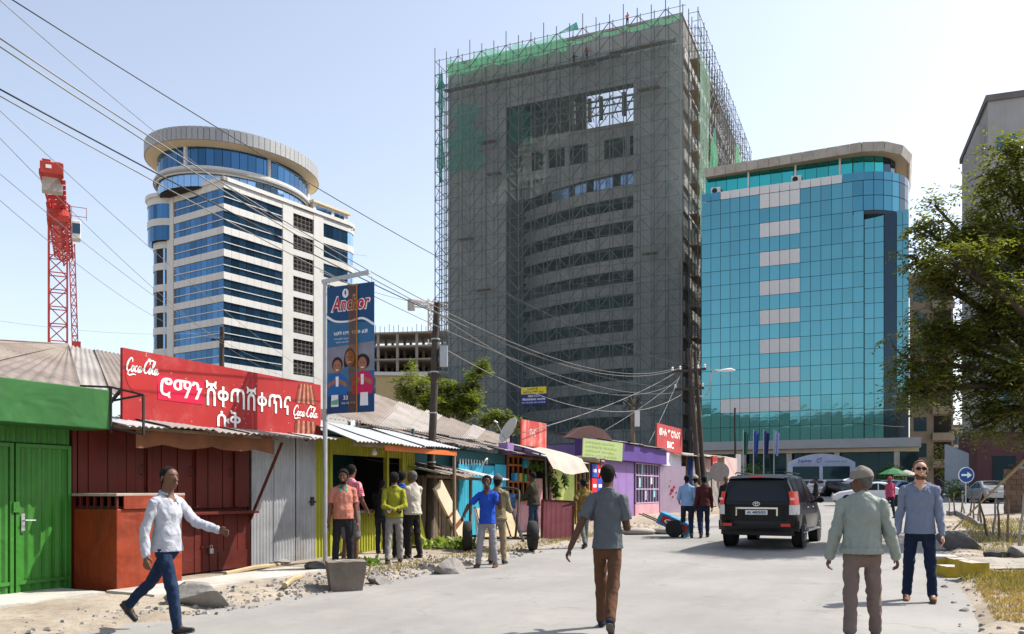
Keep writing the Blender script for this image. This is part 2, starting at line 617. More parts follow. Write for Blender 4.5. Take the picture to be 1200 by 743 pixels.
nt.links.new(f_g, bn.inputs['Height']); nt.links.new(bn.outputs[0], b.inputs['Normal'])


def strip(name, u0, u1, nu, v0, v1, nvv, dz, m):
    mb = MB()
    mb.grid(lambda a, c_: S(u0 + (u1 - u0) * a, v0 + (v1 - v0) * c_, dz), nu, nvv)
    mb.f = [tuple(reversed(f)) for f in mb.f]
    return tag(mb.build(name, m), kind='structure')


strip('road', -60, 118, 90, -9.6, 2.2, 4, 0.0, m_road)
strip('side_road', 43.2, 75, 12, 2.2, 90, 24, -0.004, m_road)

# pale screed apron in front of the green kiosk, cracked cement slabs further on
m_cement = mat('old_cement', (0.42, 0.40, 0.36), 0.9, var=0.18, vs=2.0, bump=0.4, bs=30, dirt=(0.25, 0.2, 0.15), da=0.4)
mb = MB()
for (u0, u1, v0, v1) in ((3.0, 8.15, -11.0, -10.05), (8.2, 11.9, -10.1, -9.2)):
    n = 14
    pts_f = [(u0 + (u1 - u0) * k / n, v1 + 0.10 * (vnoise(k * 0.9, u0, 4) - 0.5)) for k in range(n + 1)]
    for k in range(n):
        a, b_ = pts_f[k], pts_f[k + 1]
        q = [S(a[0], a[1], -0.05), S(b_[0], b_[1], -0.05), S(b_[0], v0, -0.05), S(a[0], v0, -0.05)]
        t = [S(a[0], a[1], 0.095), S(b_[0], b_[1], 0.095), S(b_[0], v0, 0.105), S(a[0], v0, 0.105)]
        mb.add(q + t, [(0, 1, 5, 4), (7, 4, 5, 6), (0, 4, 7, 3), (1, 2, 6, 5)])
tag(mb.build('pavement', m_cement), kind='structure')

# low hills far away; higher unseen ones behind the camera for glass reflections
m_hill = mat('distant_hill', (0.10, 0.12, 0.10), 0.95, var=0.2, vs=0.01)
mb = MB()
n = 60
prof = []
n = 120
for k in range(n + 1):
    ang = R(15 + 360 * k / n)
    hh = 14 + 20 * vnoise(k * 0.21, 0.7, 12) + 6 * vnoise(k * 0.9, 0.2, 13)
    if k > 52: hh += (70 + 130 * vnoise(k * 0.16, 1.7, 14) + 26 * vnoise(k * 0.8, 0.2, 15)) * sstep(52, 60, k) * sstep(n, n - 8, k)
    prof.append((ang, hh))
for k in range(n):
    (a0, h0), (a1, h1) = prof[k], prof[k + 1]
    def pt(a, r, z): return (r * math.cos(a), r * math.sin(a), z)
    mb.add([pt(a0, 1250, 0), pt(a1, 1250, 0), pt(a1, 1480, h1), pt(a0, 1480, h0), pt(a1, 1750, 0), pt(a0, 1750, 0)],
           [(1, 0, 3, 2), (2, 3, 5, 4)])
tag(mb.build('hills', m_hill, smooth=True), kind='structure')
# ================================================================ far buildings
m_conc = mat('raw_concrete', (0.40, 0.385, 0.365), 0.9, var=0.14, vs=0.35, bump=0.2, bs=6, dirt=(0.2, 0.19, 0.175), da=0.25, ds=0.25, streak=(0.2, 0.19, 0.18), sa=0.35)
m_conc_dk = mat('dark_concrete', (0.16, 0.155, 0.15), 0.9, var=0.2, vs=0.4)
m_clad = mat('grey_cladding_panel', (0.40, 0.40, 0.39), 0.55, var=0.06, vs=0.5, rnd=0.14, streak=(0.27, 0.265, 0.25), sa=0.5)
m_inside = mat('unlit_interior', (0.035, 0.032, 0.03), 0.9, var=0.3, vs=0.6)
m_tube = mat('galvanised_tube', (0.16, 0.17, 0.18), 0.5, metal=0.2, var=0.2, vs=1.0)
m_net = net_mat('grey_green_safety_net', (0.20, 0.265, 0.255), 0.32)
m_net_lo = net_mat('teal_safety_net', (0.165, 0.245, 0.25), 0.36)
m_net_green = net_mat('bright_green_net', (0.16, 0.55, 0.30), 0.55)
m_net_dark = net_mat('deep_green_shade_cloth', (0.015, 0.22, 0.13), 0.93)
m_blue_glass_t = glass_mat('blue_film_glass', (0.34, 0.52, 0.78), 0.6, 0.12, 0.2)

# ---------------------------------------------------------------- the tower under construction
TZ = 1.2
tw = empty('tower_under_construction', (-9.26, 123.5, TZ), R(-23.3),
           'tall unfinished concrete tower with a curved recessed front behind scaffolding', 'building')
TWD = 50.0
TH_ = 61.7
mb = MB(); mb.box(0.05, 0.06, 0, 9.15, TWD, TH_ - 0.05); mb.box(27.55, 0.06, 0, 33.95, TWD, TH_ - 0.05)
mb.box(9.15, 0.06, 54.1, 27.55, 1.3, TH_ - 0.05)
mb.box(9.15, 9.0, 0, 27.55, TWD, 50.9); mb.box(9.15, 8.5, 50.95, 18.2, 9.2, 61.6); mb.box(9.16, 1.32, 58, 18.2, 8.5, 58.3)  # rear wall and slab above the core added to keep sun off the recess
mb.build('wall', m_conc_dk, tw)
mb = MB(); mb.box(-0.1, -0.1, TH_ - 0.05, 9.3, TWD, TH_ + 0.25); mb.box(27.4, -0.1, TH_ - 0.05, 34.1, TWD, TH_ + 0.25); mb.box(9.3, -0.1, TH_ - 0.05, 27.4, 1.5, TH_ + 0.25)
mb.build('roof', m_conc, tw)
# cladding panels on the two piers and the top band
pn = {}
def panel(w, h):
    k = (round(w, 3), round(h, 3))
    if k not in pn:
        q = MB(); q.box(0.02, 0, 0.02, w - 0.02, 0.06, h - 0.02); pn[k] = q.mesh('panel', m_clad)
    return pn[k]
FLH = 3.28
rows = 15
for x0, x1, nc in ((0, 9.2, 3), (27.5, 34, 2)):
    w = (x1 - x0) / nc
    h = 54.1 / rows
    for i in range(nc):
        for j in range(rows):
            link('panel', panel(w, h), tw, (x0 + i * w, 0, j * h))
for i in range(11):
    w = 34 / 11
    for j in range(2): link('panel', panel(w, 3.8), tw, (i * w, 0, 54.1 + j * 3.8))

def bow(x):
    t = (27.5 - x) / 18.3
    return 1.4 + 5.2 * t ** 1.9
def bow_strip(z0, z1, x0, x1, off=0.0, thick=0.25, n=16):
    q = MB()
    for i in range(n):
        xa, xb = x0 + (x1 - x0) * i / n, x0 + (x1 - x0) * (i + 1) / n
        ya, yb = bow(xa) + off, bow(xb) + off
        q.add([(xa, ya, z0), (xb, yb, z0), (xb, yb + thick, z0), (xa, ya + thick, z0), (xa, ya, z1), (xb, yb, z1), (xb, yb + thick, z1), (xa, ya + thick, z1)],
              [(0, 3, 2, 1), (4, 5, 6, 7), (0, 1, 5, 4), (2, 3, 7, 6)])
    return q
X0, X1 = 9.25, 27.45
lev = [40.6 - FLH * k for k in range(13)]
for k, z in enumerate(lev):
    if z < -1.0: continue
    bow_strip(max(z - 0.85, 0), z + 0.75, X0, X1).build('parapet', m_conc, tw, smooth=30)
    q = MB()
    q.box(X0, 6.4, z - 0.3, X1, 9.0, z)
    for xx in (13.5, 18.5, 23.5): q.cbox((xx, bow(xx) + 1.2, z + 1.6), (0.6, 0.6, FLH - 0.3))
    q.build('floor_slab', m_inside, tw)
# blue-filmed windows on one storey, with dark gaps left open
for i in range(13):
    xa = 14.2 + i * 1.0
    if i in (3, 6, 10): continue
    q = bow_strip(41.45, 43.0, xa + 0.04, xa + 0.96, 0.5, 0.05, 1)
    q.build('pane', m_blue_glass_t, tw)
bow_strip(43.05, 45.0, X0, X1, 0.0).build('parapet', m_conc, tw, smooth=30)
# raw concrete storeys at the top of the recess
q = MB()
q.box(X0, 4.2, 49.0, X1, 4.5, 51.0)
for xx, ww in ((10.0, 1.2), (13.2, 0.7), (16.4, 0.6), (19.8, 2.4), (25.2, 0.7), (27.0, 0.8)): q.box(xx, 4.22, 45.2, min(xx + ww, X1), 4.7, 49.0)
q.box(X0, 4.25, 45.1, X1, 4.6, 46.3)
q.build('concrete_frame', m_conc, tw)
q = MB(); q.box(X0, 4.9, 45.0, X1, 5.1, 50.9); q.build('back_wall', m_inside, tw)
q = MB()
for xx in np.arange(X0 + 1, X1, 1.7): q.beam((xx, 2.2, 51.0), (xx + 1.7, 2.2, 54.1), 0.10); q.beam((xx, 2.6, 54.0), (xx + .85, 2.6, 51.0), 0.08)
for zz in (51.6, 52.7, 53.5): q.beam((X0, 2.0, zz), (X1, 2.0, zz), 0.16)
for xx in (18.2, 20.6, 22.2, 25.4): q.box(xx, 1.9, 51, xx + 0.45, 2.4, 54.1)
q.build('roof_truss', m_conc_dk, tw)
# long sunlit flank on the right: floors with columns and openings
for k in range(18):
    z = 0.4 + k * FLH
    q = MB(); q.box(33.96, 0.3, z, 34.25, TWD, z + 1.5)
    q.build('flank_parapet', m_conc, tw)
q = MB()
for yy in np.arange(4, TWD, 6.0): q.box(33.95, yy, 0, 34.18, yy + 1.2, 59)
q.build('flank_columns', m_conc, tw)

# ---------------------------------------------------------------- scaffolding on the tower
sc_ = empty('scaffolding', (-9.26, 123.5, TZ), R(-23.3), 'steel tube scaffolding with green nets wrapped round the unfinished tower', 'scaffolding')
SH = 62.6
def topz(x): return SH + (0.8 if int(x * 7) % 3 == 0 else 0.0)
q = MB(); q.tube([(0, 0, 0), (0, 0, SH)], 0.065, 5)
std = q.mesh('standard', m_tube)
xs_f = [-1.3 + i * 1.86 for i in range(20)]
for i, x in enumerate(xs_f):
    link('standard', std, sc_, (x, -1.55, 0.4 if i % 3 else 1.3))
    link('standard', std, sc_, (x + 0.12, -0.45, 0.2))
ys_r = [0.6 + i * 2.05 for i in range(25)]
for i, y in enumerate(ys_r):
    for xo in (34.7, 35.9):
        link('standard', std, sc_, (xo, y, (0.0 if i < 14 else -0.06 * (i - 13)) - (1.6 if xo > 35 and i % 3 == 1 else 0)))
for y in (-1.5, 1.5, 4.5): link('standard', std, sc_, (-1.3, y, -2.6)); link('standard', std, sc_, (-0.4, y + 0.3, -1.8))
q = MB(); q.tube([(0, 0, 0), (36.2, 0, 0)], 0.04, 4)
led = q.mesh('ledger', m_tube)
q = MB(); q.tube([(0, 0, 0), (0, 50.5, 0)], 0.04, 4)
led2 = q.mesh('ledger', m_tube)
lv = [2.0 * k for k in range(1, 32)]
for z in lv:
    link('ledger', led, sc_, (-1.4, -1.5, z))
    link('ledger', led2, sc_, (35.95, 0.2, z))
    if int(z) % 4 == 0: link('ledger', led2, sc_, (34.65, 0.2, z + 0.9))
# diagonal braces, chevrons up each bay
q = MB()
for k, z in enumerate(lv[:-1]):
    for i in range(len(xs_f) - 1):
        a, b_ = xs_f[i], xs_f[i + 1]
        if i % 2: q.beam((a, -1.6, z), (b_, -1.6, z + 2.0), 0.085)
        else: q.beam((b_, -1.6, z), (a, -1.6, z + 2.0), 0.085)
        if (i * 7 + k * 3) % 4 == 0: q.beam((a, -1.55, z), (a + 0.1, -0.45, z + 2.0), 0.06)
tag(q.build('brace', m_tube, sc_), kind='stuff')
q = MB()
for k, z in enumerate(lv):
    for i in range(len(ys_r) - 1):
        a, b_ = ys_r[i], ys_r[i + 1]
        r_ = rng.random()
        if r_ < 0.55: q.beam((36.0, a, z - 2), (36.0, b_, z), 0.05)
        elif r_ < 0.8: q.beam((36.0, b_, z - 2), (36.0, a, z), 0.05)
        q.beam((34.7, a, z), (35.9, a, z), 0.05)
tag(q.build('flank_brace', m_tube, sc_), kind='stuff')
q = MB()
for z in lv[::1]:
    for y in (-1.5, 1.5, 4.5): q.beam((-1.3, y, z - 2), (-0.4, y + .3, z - 2), 0.06)
    q.beam((-1.35, -1.5, z - 2), (-1.35, 1.5, z), 0.06); q.beam((-1.35, 1.5, z - 2), (-1.35, 4.5, z - 2), 0.06)
tag(q.build('corner_brace', m_tube, sc_), kind='stuff')
# work platforms
m_plank = mat('scaffold_plank', (0.2, 0.16, 0.12), 0.85, var=0.3, vs=2)
for (x0, x1, z, y0, y1) in ((0, 26.0, 57.6, -1.4, -0.6), (24.6, 33.5, 58.0, -1.4, -0.6), (28.5, 31.3, 52.4, -1.5, -0.5), (5.5, 8, 49.2, -1.5, -.5), (6.8, 8.8, 44.6, -1.5, -.5),
                            (2.4, 4.4, 36.0, -1.5, -.5), (20.5, 22.5, 57.2, -1.5, -.5), (5.0, 7.2, 28.5, -1.5, -.5), (29, 31, 31, -1.5, -.5)):
    q = MB(); q.box(x0, y0, z, x1, y1, z + 0.14); q.build('platform', m_plank, sc_)
for z in range(8, 58, 4):
    q = MB(); q.box(34.75, 0.8, z, 35.85, 6 + (z * 7) % 20, z + 0.12); q.build('platform', m_plank, sc_)
# nets: long vertical sheets, gently billowing
def net(name, x0, x1, z0, z1, y, m, amp=0.12, nx=6, nz=14, seed=0, ripple=0.0, ragged=0.0):
    q = MB()
    def fn(a, c_):
        x = x0 + (x1 - x0) * a; z = z0 + (z1 - z0) * c_
        if ragged:
            x += ragged * (vnoise(z * .9, seed, 23) - .5) * (1 if a > .5 else -1) * abs(a - .5) * 2
            z += ragged * 1.6 * (vnoise(x * .9, seed, 24) - .5) * abs(c_ - .5) * 2
        if ripple and c_ > 0.98: z += ripple * (vnoise(x * 0.35, seed, 21) - 0.4)
        return (x, y - amp * (vnoise(x * 0.4, z * 0.16, seed) - 0.3), z)
    q.grid(fn, nx, nz); q.f = [tuple(reversed(f)) for f in q.f]
    return q.build(name, m, sc_, smooth=True)
xsn = [-0.3, 4.2, 9.0, 14.2, 19.0, 24.0, 28.6, 34.2]
for i in range(len(xsn) - 1):
    net('safety_net', xsn[i], xsn[i + 1], 27.0, 58.2, -1.75, m_net, seed=i)
    net('safety_net', xsn[i], xsn[i + 1], 0.5, 27.3, -1.8, m_net_lo, seed=i + 20)
net('green_net_strip', 0.6, 18.5, 59.4, 61.7, -1.4, m_net_green, 0.3, 60, 5, 40, 1.0, ragged=.7)
net('green_net_strip', 18.4, 34.0, 60.2, 60.8, -1.5, m_net_green, 0.3, 40, 3, 41, 0.5, ragged=.4)
net('green_net_patch', 1.2, 6.4, 45.0, 54.5, -1.9, net_mat('thin_green_net', (.10, .38, .30), .33), 0.3, 12, 16, 42, ragged=2.6)
net('dark_green_cloth', -0.55, 0.25, 44.0, 59.5, -1.95, m_net_dark, 0.4, 3, 18, 43, ragged=.5)
net('dark_green_cloth', 9.4, 12.6, 48.4, 53.6, 0.6, m_net_dark, 0.5, 10, 10, 44, ragged=1.4)
# torn cloth caught at the parapet
q = MB(); q.add([(16.6, -1.8, 61.5), (20.2, -1.7, 62.9), (20.5, -1.6, 61.8), (18.8, -1.9, 61.9)], [(0, 3, 2, 1)]); q.build('dark_green_cloth', m_net_dark, sc_)
# hanging nets on the sunlit flank
def side_net(y0, y1, z0, z1, m, seed, taper=0.0):
    q = MB()
    def fn(a, c_):
        y = y0 + (y1 - y0) * a; z = z0 + (z1 - z0) * c_
        y = y0 + (y - y0) * (1 - taper * (1 - c_))
        return (36.1 + 0.5 * (vnoise(y * 0.7, z * 0.3, seed) - 0.4), y, z)
    q.grid(fn, 8, 14)
    return q.build('flank_net', m, sc_, smooth=True)
side_net(0.2, 7.5, 2, 57.5, net_mat('pale_green_net', (0.30, 0.52, 0.40), 0.42), 51)
side_net(8.0, 13.5, 36, 49, m_net_green, 52, 0.7)
side_net(9.5, 11.5, 30.5, 50.5, m_net_dark, 53, 0.5)
side_net(30, 37, 44, 56, m_net_green, 54)
side_net(7.5, 30, 2, 41, m_net, 55)

# contractor's banner tied to the scaffold low down
bn_ = empty('contractor_banner', (0, 0, 0), R(-23.3), 'yellow and blue contractor banner tied low on the tower scaffolding', 'banner')
bn_.location = tw.matrix_basis @ Vector((12.3, -2.0, 12.0))
m_yel = mat('yellow_print', (0.75, 0.6, 0.04), 0.6, var=0.08); m_navy = mat('navy_print', (0.03, 0.04, 0.22), 0.6, var=0.08)
m_white_print = mat('white_print', (0.8, 0.8, 0.8), 0.6, var=0.03); m_black_print = mat('black_print', (0.03, 0.03, 0.03), 0.6, var=0.05)
q = MB(); q.box(0, 0, 0, 3.7, 0.03, 1.45); q.build('blue_panel', m_navy, bn_)
q = MB(); q.box(0, 0, 1.46, 3.7, 0.03, 2.4); q.build('yellow_panel', m_yel, bn_)
lettering('ኤ.ኤም.ጂ', 0.9, -0.01, 1.98, 1.6, 0.34, m_black_print, bn_, 0.02)
lettering('አሉሚኒየም ስራ', 0.3, -0.01, 1.54, 3.0, 0.36, m_black_print, bn_, 0.02)
lettering('AMG P.L.C', 1.0, -0.01, 1.05, 1.7, 0.28, m_white_print, bn_, 0.015)
lettering('Aluminium works', 0.15, -0.01, 0.6, 3.4, 0.36, m_white_print, bn_, 0.02)
lettering('0911 20 00 00  0911 50 48 50', 0.15, -0.01, 0.2, 3.4, 0.2, m_white_print, bn_)

# ---------------------------------------------------------------- the blue glass office block
GZ = 1.2
gb = empty('glass_office_building', (22.2, 100.0, GZ), R(-24.4), 'blue mirror glass office block with a rounded corner and beige roof slab', 'building')
m_gl = glass_mat('blue_mirror_glass', (0.11, 0.295, 0.335), 0.92, 0.04, 0.07, 0.02)
m_gl_hi = glass_mat('deep_blue_mirror_glass', (0.085, 0.25, 0.32), 0.9, 0.04, 0.08, 0.02)
m_gl_green = glass_mat('green_mirror_glass', (0.05, 0.42, 0.40), 0.8, 0.05, 0.15)
m_gl_dark = glass_mat('dark_glass', (0.03, 0.06, 0.085), 0.6, 0.05, 0.3)
m_mull = mat('dark_mullion', (0.055, 0.075, 0.085), 0.5, metal=0.3, var=0.1)
m_whitepan = mat('white_facade_panel', (0.70, 0.69, 0.69), 0.6, var=0.05, vs=1.0, streak=(0.56, 0.54, 0.53), sa=0.4)
m_beige = mat('beige_soffit', (0.48, 0.40, 0.30), 0.8, var=0.08, vs=0.8)
m_stonepan = mat('weathered_stone_panel', (0.46, 0.43, 0.39), 0.8, var=0.15, vs=0.8, streak=(0.25, 0.23, 0.2), sa=0.6, rnd=0.15)
CW = 1.1
RH = 1.654
ZB = 4.3           # bottom of the curtain wall over the ground floor band
NR = 18            # rows of panes
NCOL = 16          # flat columns up to the recess
GDEP = 18.0
mb = MB(); mb.box(0.02, 0.14, 4.6, NCOL * CW, GDEP, 34.0); mb.box(.02, 1.2, 0, NCOL * CW, GDEP, 4.6); mb.build('wall', m_mull, gb)
pane_cache = {}
def pane_mesh(w, h, m):
    k = (round(w, 3), round(h, 3), m.name)
    if k not in pane_cache:
        q = MB(); q.box(0.025, 0, 0.025, w - 0.025, 0.03, h - 0.025); pane_cache[k] = q.mesh('pane', m)
    return pane_cache[k]
ztop = ZB + NR * RH
white_rows = [r_ for r_ in range(3, NR, 2)]
for j in range(1, NR):
    for i in range(NCOL):
        z = ZB + j * RH
        if i == 15 and j > 15: continue
        m = m_gl
        if j in white_rows and 6 <= i <= 9: m = m_whitepan
        if j == 3 and 2 <= i <= 9: m = m_whitepan
        o = link('pane', pane_mesh(CW, RH, m), gb, (i * CW, 0.02 + 0.012 * rng.random(), z))
        if m is not m_whitepan: o.rotation_euler = (R(rng.uniform(-.2, .2)), 0, R(rng.uniform(-.2, .2)))
# parapet row of stone panels, then blue at the ends
for i in range(NCOL):
    m = m_whitepan if 2 <= i < 14 else m_gl_hi
    link('parapet_panel', pane_mesh(CW, 0.95, m), gb, (i * CW, 0.0, ztop))
# rounded corner of the upper storeys, over a recessed bay
RC = 5.6
cx, cy = 16.45, RC
def corner(a, r): return (cx + r * math.sin(a), cy - r * math.cos(a))
NA = 9
zr0 = ztop - 2 * RH
for k in range(NA):
    a0, a1 = R(100) * k / NA, R(100) * (k + 1) / NA
    for j, (z0, z1) in enumerate(((zr0, zr0 + RH), (zr0 + RH, ztop), (ztop, ztop + 0.95))):
        q = MB()
        p0, p1 = corner(a0 + .006, RC + .05), corner(a1 - .006, RC + .05)
        q0, q1 = corner(a0 + .006, RC), corner(a1 - .006, RC)
        q.add([(*p0, z0 + .04), (*p1, z0 + .04), (*q1, z0 + .04), (*q0, z0 + .04), (*p0, z1 - .04), (*p1, z1 - .04), (*q1, z1 - .04), (*q0, z1 - .04)],
              [(0, 1, 5, 4), (3, 2, 1, 0), (4, 5, 6, 7), (1, 2, 6, 5), (3, 0, 4, 7)])
        q.build('curved_pane', m_gl_hi if k < 5 else m_gl_dark, gb)  # panes turned right are coloured dark to paint in their dark reflection
q = MB()
pl = [corner(R(100) * k / 20, RC - .02) for k in range(21)] + [(cx, cy)]
q.prism([(x, y) for x, y in pl], ztop + .9 - zr0 + .35, (0, 0, zr0 - .35), (1, 0, 0), (0, 1, 0)); q.build('corner_drum', m_mull, gb)
# recessed bay below the drum, with an added strip coloured as a dark reflection
for j in range(1, NR - 2):
    z = ZB + j * RH
    for (x0, w, y, m) in ((17.62, 0.98, 1.2, m_gl), (18.6, 0.98, 1.2, m_gl), (20.85, 0.6, 1.5, m_gl), (21.45, .6, 1.5, m_gl)):
        if j < 4 and x0 > 20: continue
        link('bay_pane', pane_mesh(w, RH, m), gb, (x0, y, z))
q = MB(); q.box(17.6, 1.56, 4.6, 22.05, 12, zr0 - .3); q.build('bay_wall', m_mull, gb)
q = MB(); q.box(19.62, .8, 5.95, 20.8, 1.56, zr0 - .36); q.build('dark_reflection', m_gl_dark, gb)
# green glazed set-back storey and the overhanging roof slab
gx1 = 16.2
n = 13
for i in range(n):
    w = gx1 / n
    link('green_pane', pane_mesh(w, 2.2, m_gl_green), gb, (0.2 + i * w, 1.25, ztop + .9))
for k in range(6):
    a0, a1 = R(90) * k / 6, R(90) * (k + 1) / 6
    p0, p1 = corner(a0 + .01, 4.35), corner(a1 - .01, 4.35)
    q0, q1 = corner(a0 + .01, 4.3), corner(a1 - .01, 4.3)
    z0, z1 = ztop + .9, ztop + 3.1
    q = MB(); q.add([(*p0, z0), (*p1, z0), (*q1, z0), (*q0, z0), (*p0, z1), (*p1, z1), (*q1, z1), (*q0, z1)], [(0, 1, 5, 4), (4, 5, 6, 7), (1, 2, 6, 5), (3, 0, 4, 7), (3, 2, 1, 0)])
    q.build('green_pane', m_gl_green if k < 3 else m_gl_dark, gb)  # right-turned panes take the dark colour in place of a reflection
q = MB(); q.box(0.2, 1.32, ztop + .6, 16.4, GDEP - 1, ztop + 3.1); q.build('set_back_wall', m_mull, gb)
for x in (5.2, 10.4, 15.1):
    q = MB(); q.box(x - .1, 1.0, ztop + .9, x + .1, 1.2, ztop + 3.1); q.build('white_post', m_whitepan, gb)
rp = [(0.3, 0.3), (17.4, -0.3), (19.6, 0.5), (21.3, 2.4), (22.2, 5.6), (22.2, 17), (0.3, 17)]
q = MB(); q.prism(rp, 0.25, (0, 0, ztop + 3.1), (1, 0, 0), (0, 1, 0)); q.build('soffit', m_beige, gb)
for i in range(len(rp) - 2):
    (xa, ya), (xb, yb) = rp[i], rp[i + 1]
    L_ = math.hypot(xb - xa, yb - ya); nseg = max(1, round(L_ / 1.25))
    for s_ in range(nseg):
        f0, f1 = (s_ + .015) / nseg, (s_ + .985) / nseg
        a = Vector((xa + (xb - xa) * f0, ya + (yb - ya) * f0, 0)); b_ = Vector((xa + (xb - xa) * f1, ya + (yb - ya) * f1, 0))
        nrm = Vector(((yb - ya), -(xb - xa), 0)).normalized()
        q = MB()
        zc0, zc1 = ztop + 3.0, ztop + 3.95
        q.add([a + Vector((0, 0, zc0)), b_ + Vector((0, 0, zc0)), b_ - nrm * .2 + Vector((0, 0, zc0)), a - nrm * .2 + Vector((0, 0, zc0)),
               a + nrm * .25 + Vector((0, 0, zc1)), b_ + nrm * .25 + Vector((0, 0, zc1)), b_ - nrm * .2 + Vector((0, 0, zc1)), a - nrm * .2 + Vector((0, 0, zc1))],
              [(0, 1, 5, 4), (4, 5, 6, 7), (1, 2, 6, 5), (3, 0, 4, 7), (3, 2, 1, 0)])
        q.build('fascia_panel', m_stonepan, gb)
# ground floor: grey band, columns, dark glazing with glints of the lobby
q = MB(); q.box(-0.2, -1.1, 4.95, 23.2, 2.2, 5.92); q.build('canopy_band', mat('grey_metal_band', (0.30, 0.31, 0.33), 0.4, metal=0.4, var=0.1, vs=.6), gb)
q = MB(); q.box(-0.2, -.6, 4.5, 23.0, 2.0, 4.93); q.build('canopy_soffit', m_beige, gb)
for x in (0.3, 4.6, 9.6, 14.6, 20.6): 
    q = MB(); q.box(x, -.4, 0, x + .55, .15, 4.55); q.build('column', m_stonepan, gb)
q = MB(); q.box(0, 0.9, 0, 23, 1.1, 4.5); q.build('lobby_glazing', m_gl_dark, gb)
for i in range(12):
    q = MB(); q.box(i * 1.9, 0.8, 0, i * 1.9 + .07, .9, 4.5); q.box(i * 1.9 + .07, .83, 2.4, i * 1.9 + 1.9, .9, 2.5); q.build('lobby_mullion', m_mull, gb)
# window air-conditioners on the terrace
for x in (1.0, 10.0):
    a_ = empty('air_conditioner', gb.matrix_basis @ Vector((x, 0.55, ztop + .95)), R(-24.4), 'white air conditioner unit on the terrace ' + ('at the far end of the roof' if x < 5 else 'below the middle roof post'), 'air conditioner', 'air conditioners on the glass building')
    q = MB(); q.box(0, 0, 0, 1.1, .45, .8); q.build('casing', m_whitepan, a_, bevel=.03)
    q = MB(); q.lathe([(.001, 0), (.30, 0), (.30, .03), (.06, .05)], 16, (.42, 0, .4), 'y'); q.v = [(x_, -y_, z_) for x_, y_, z_ in q.v]; q.build('fan_grille', m_black_print, a_)

# ---------------------------------------------------------------- the white office block with the round roof
wz = 1.0
wb = empty('white_office_building', (-43.94, 130.0, wz), R(56.4), 'white office block with blue window bands and an oval crown', 'building')
m_wpan = mat('white_cladding', (0.62, 0.61, 0.59), 0.55, var=0.05, vs=.6, rnd=.05, streak=(.48, .46, .42), sa=.35)
m_wgl = glass_mat('office_blue_glass', (0.05, 0.135, 0.25), 0.8, 0.05, 0.35, 0.04)
m_wgl_l = glass_mat('pale_office_glass', (0.25, 0.42, 0.62), 0.75, 0.05, 0.25, 0.04)
m_cream = mat('cream_soffit', (0.60, 0.52, 0.38), 0.8, var=.05)
m_fasc = mat('zinc_fascia', (0.36, 0.36, 0.36), 0.5, metal=.3, var=.08, rnd=.12)
FW = 3.47
NFL = 13
Z1 = 47.7 - wz     # top of the highest window band
BX, BY = 30.0, 18.6
mb = MB(); mb.box(0.3, 0.3, 0, 26.4, 13.6, Z1 + .5); mb.lathe([(1.85, 0), (1.85, Z1 + .5)], 24, (26.6, 3.4, 0)); mb.lathe([(3.3, 0), (3.3, Z1 + .5)], 24, (3.0, 16.3, 0)); mb.build('core', m_inside, wb)
wp = {}
def wpane(w, h, m):
    k = (round(w, 3), round(h, 3), m.name)
    if k not in wp:
        q = MB(); q.box(.03, 0, .03, w - .03, .04, h - .03); wp[k] = q.mesh('pane', m)
    return wp[k]
def arc_pts(cx_, cy_, r, a0, a1, n): return [(cx_ + r * math.cos(R(a0 + (a1 - a0) * k / n)), cy_ + r * math.sin(R(a0 + (a1 - a0) * k / n))) for k in range(n + 1)]
def ribbon(pts, z0, z1, th=.3):
    q = MB(); n = len(pts)
    for k in range(n - 1):
        a, b_ = Vector((*pts[k], 0)), Vector((*pts[k + 1], 0)); d = (b_ - a).normalized(); nn_ = Vector((-d.y, d.x, 0)) * th
        c_ = [a, b_, b_ + nn_, a + nn_]
        q.add([p + Vector((0, 0, z0)) for p in c_] + [p + Vector((0, 0, z1)) for p in c_], [(0, 1, 5, 4), (4, 5, 6, 7), (3, 2, 1, 0), (2, 3, 7, 6), (1, 2, 6, 5), (3, 0, 4, 7)])
    return q
RB = 3.4
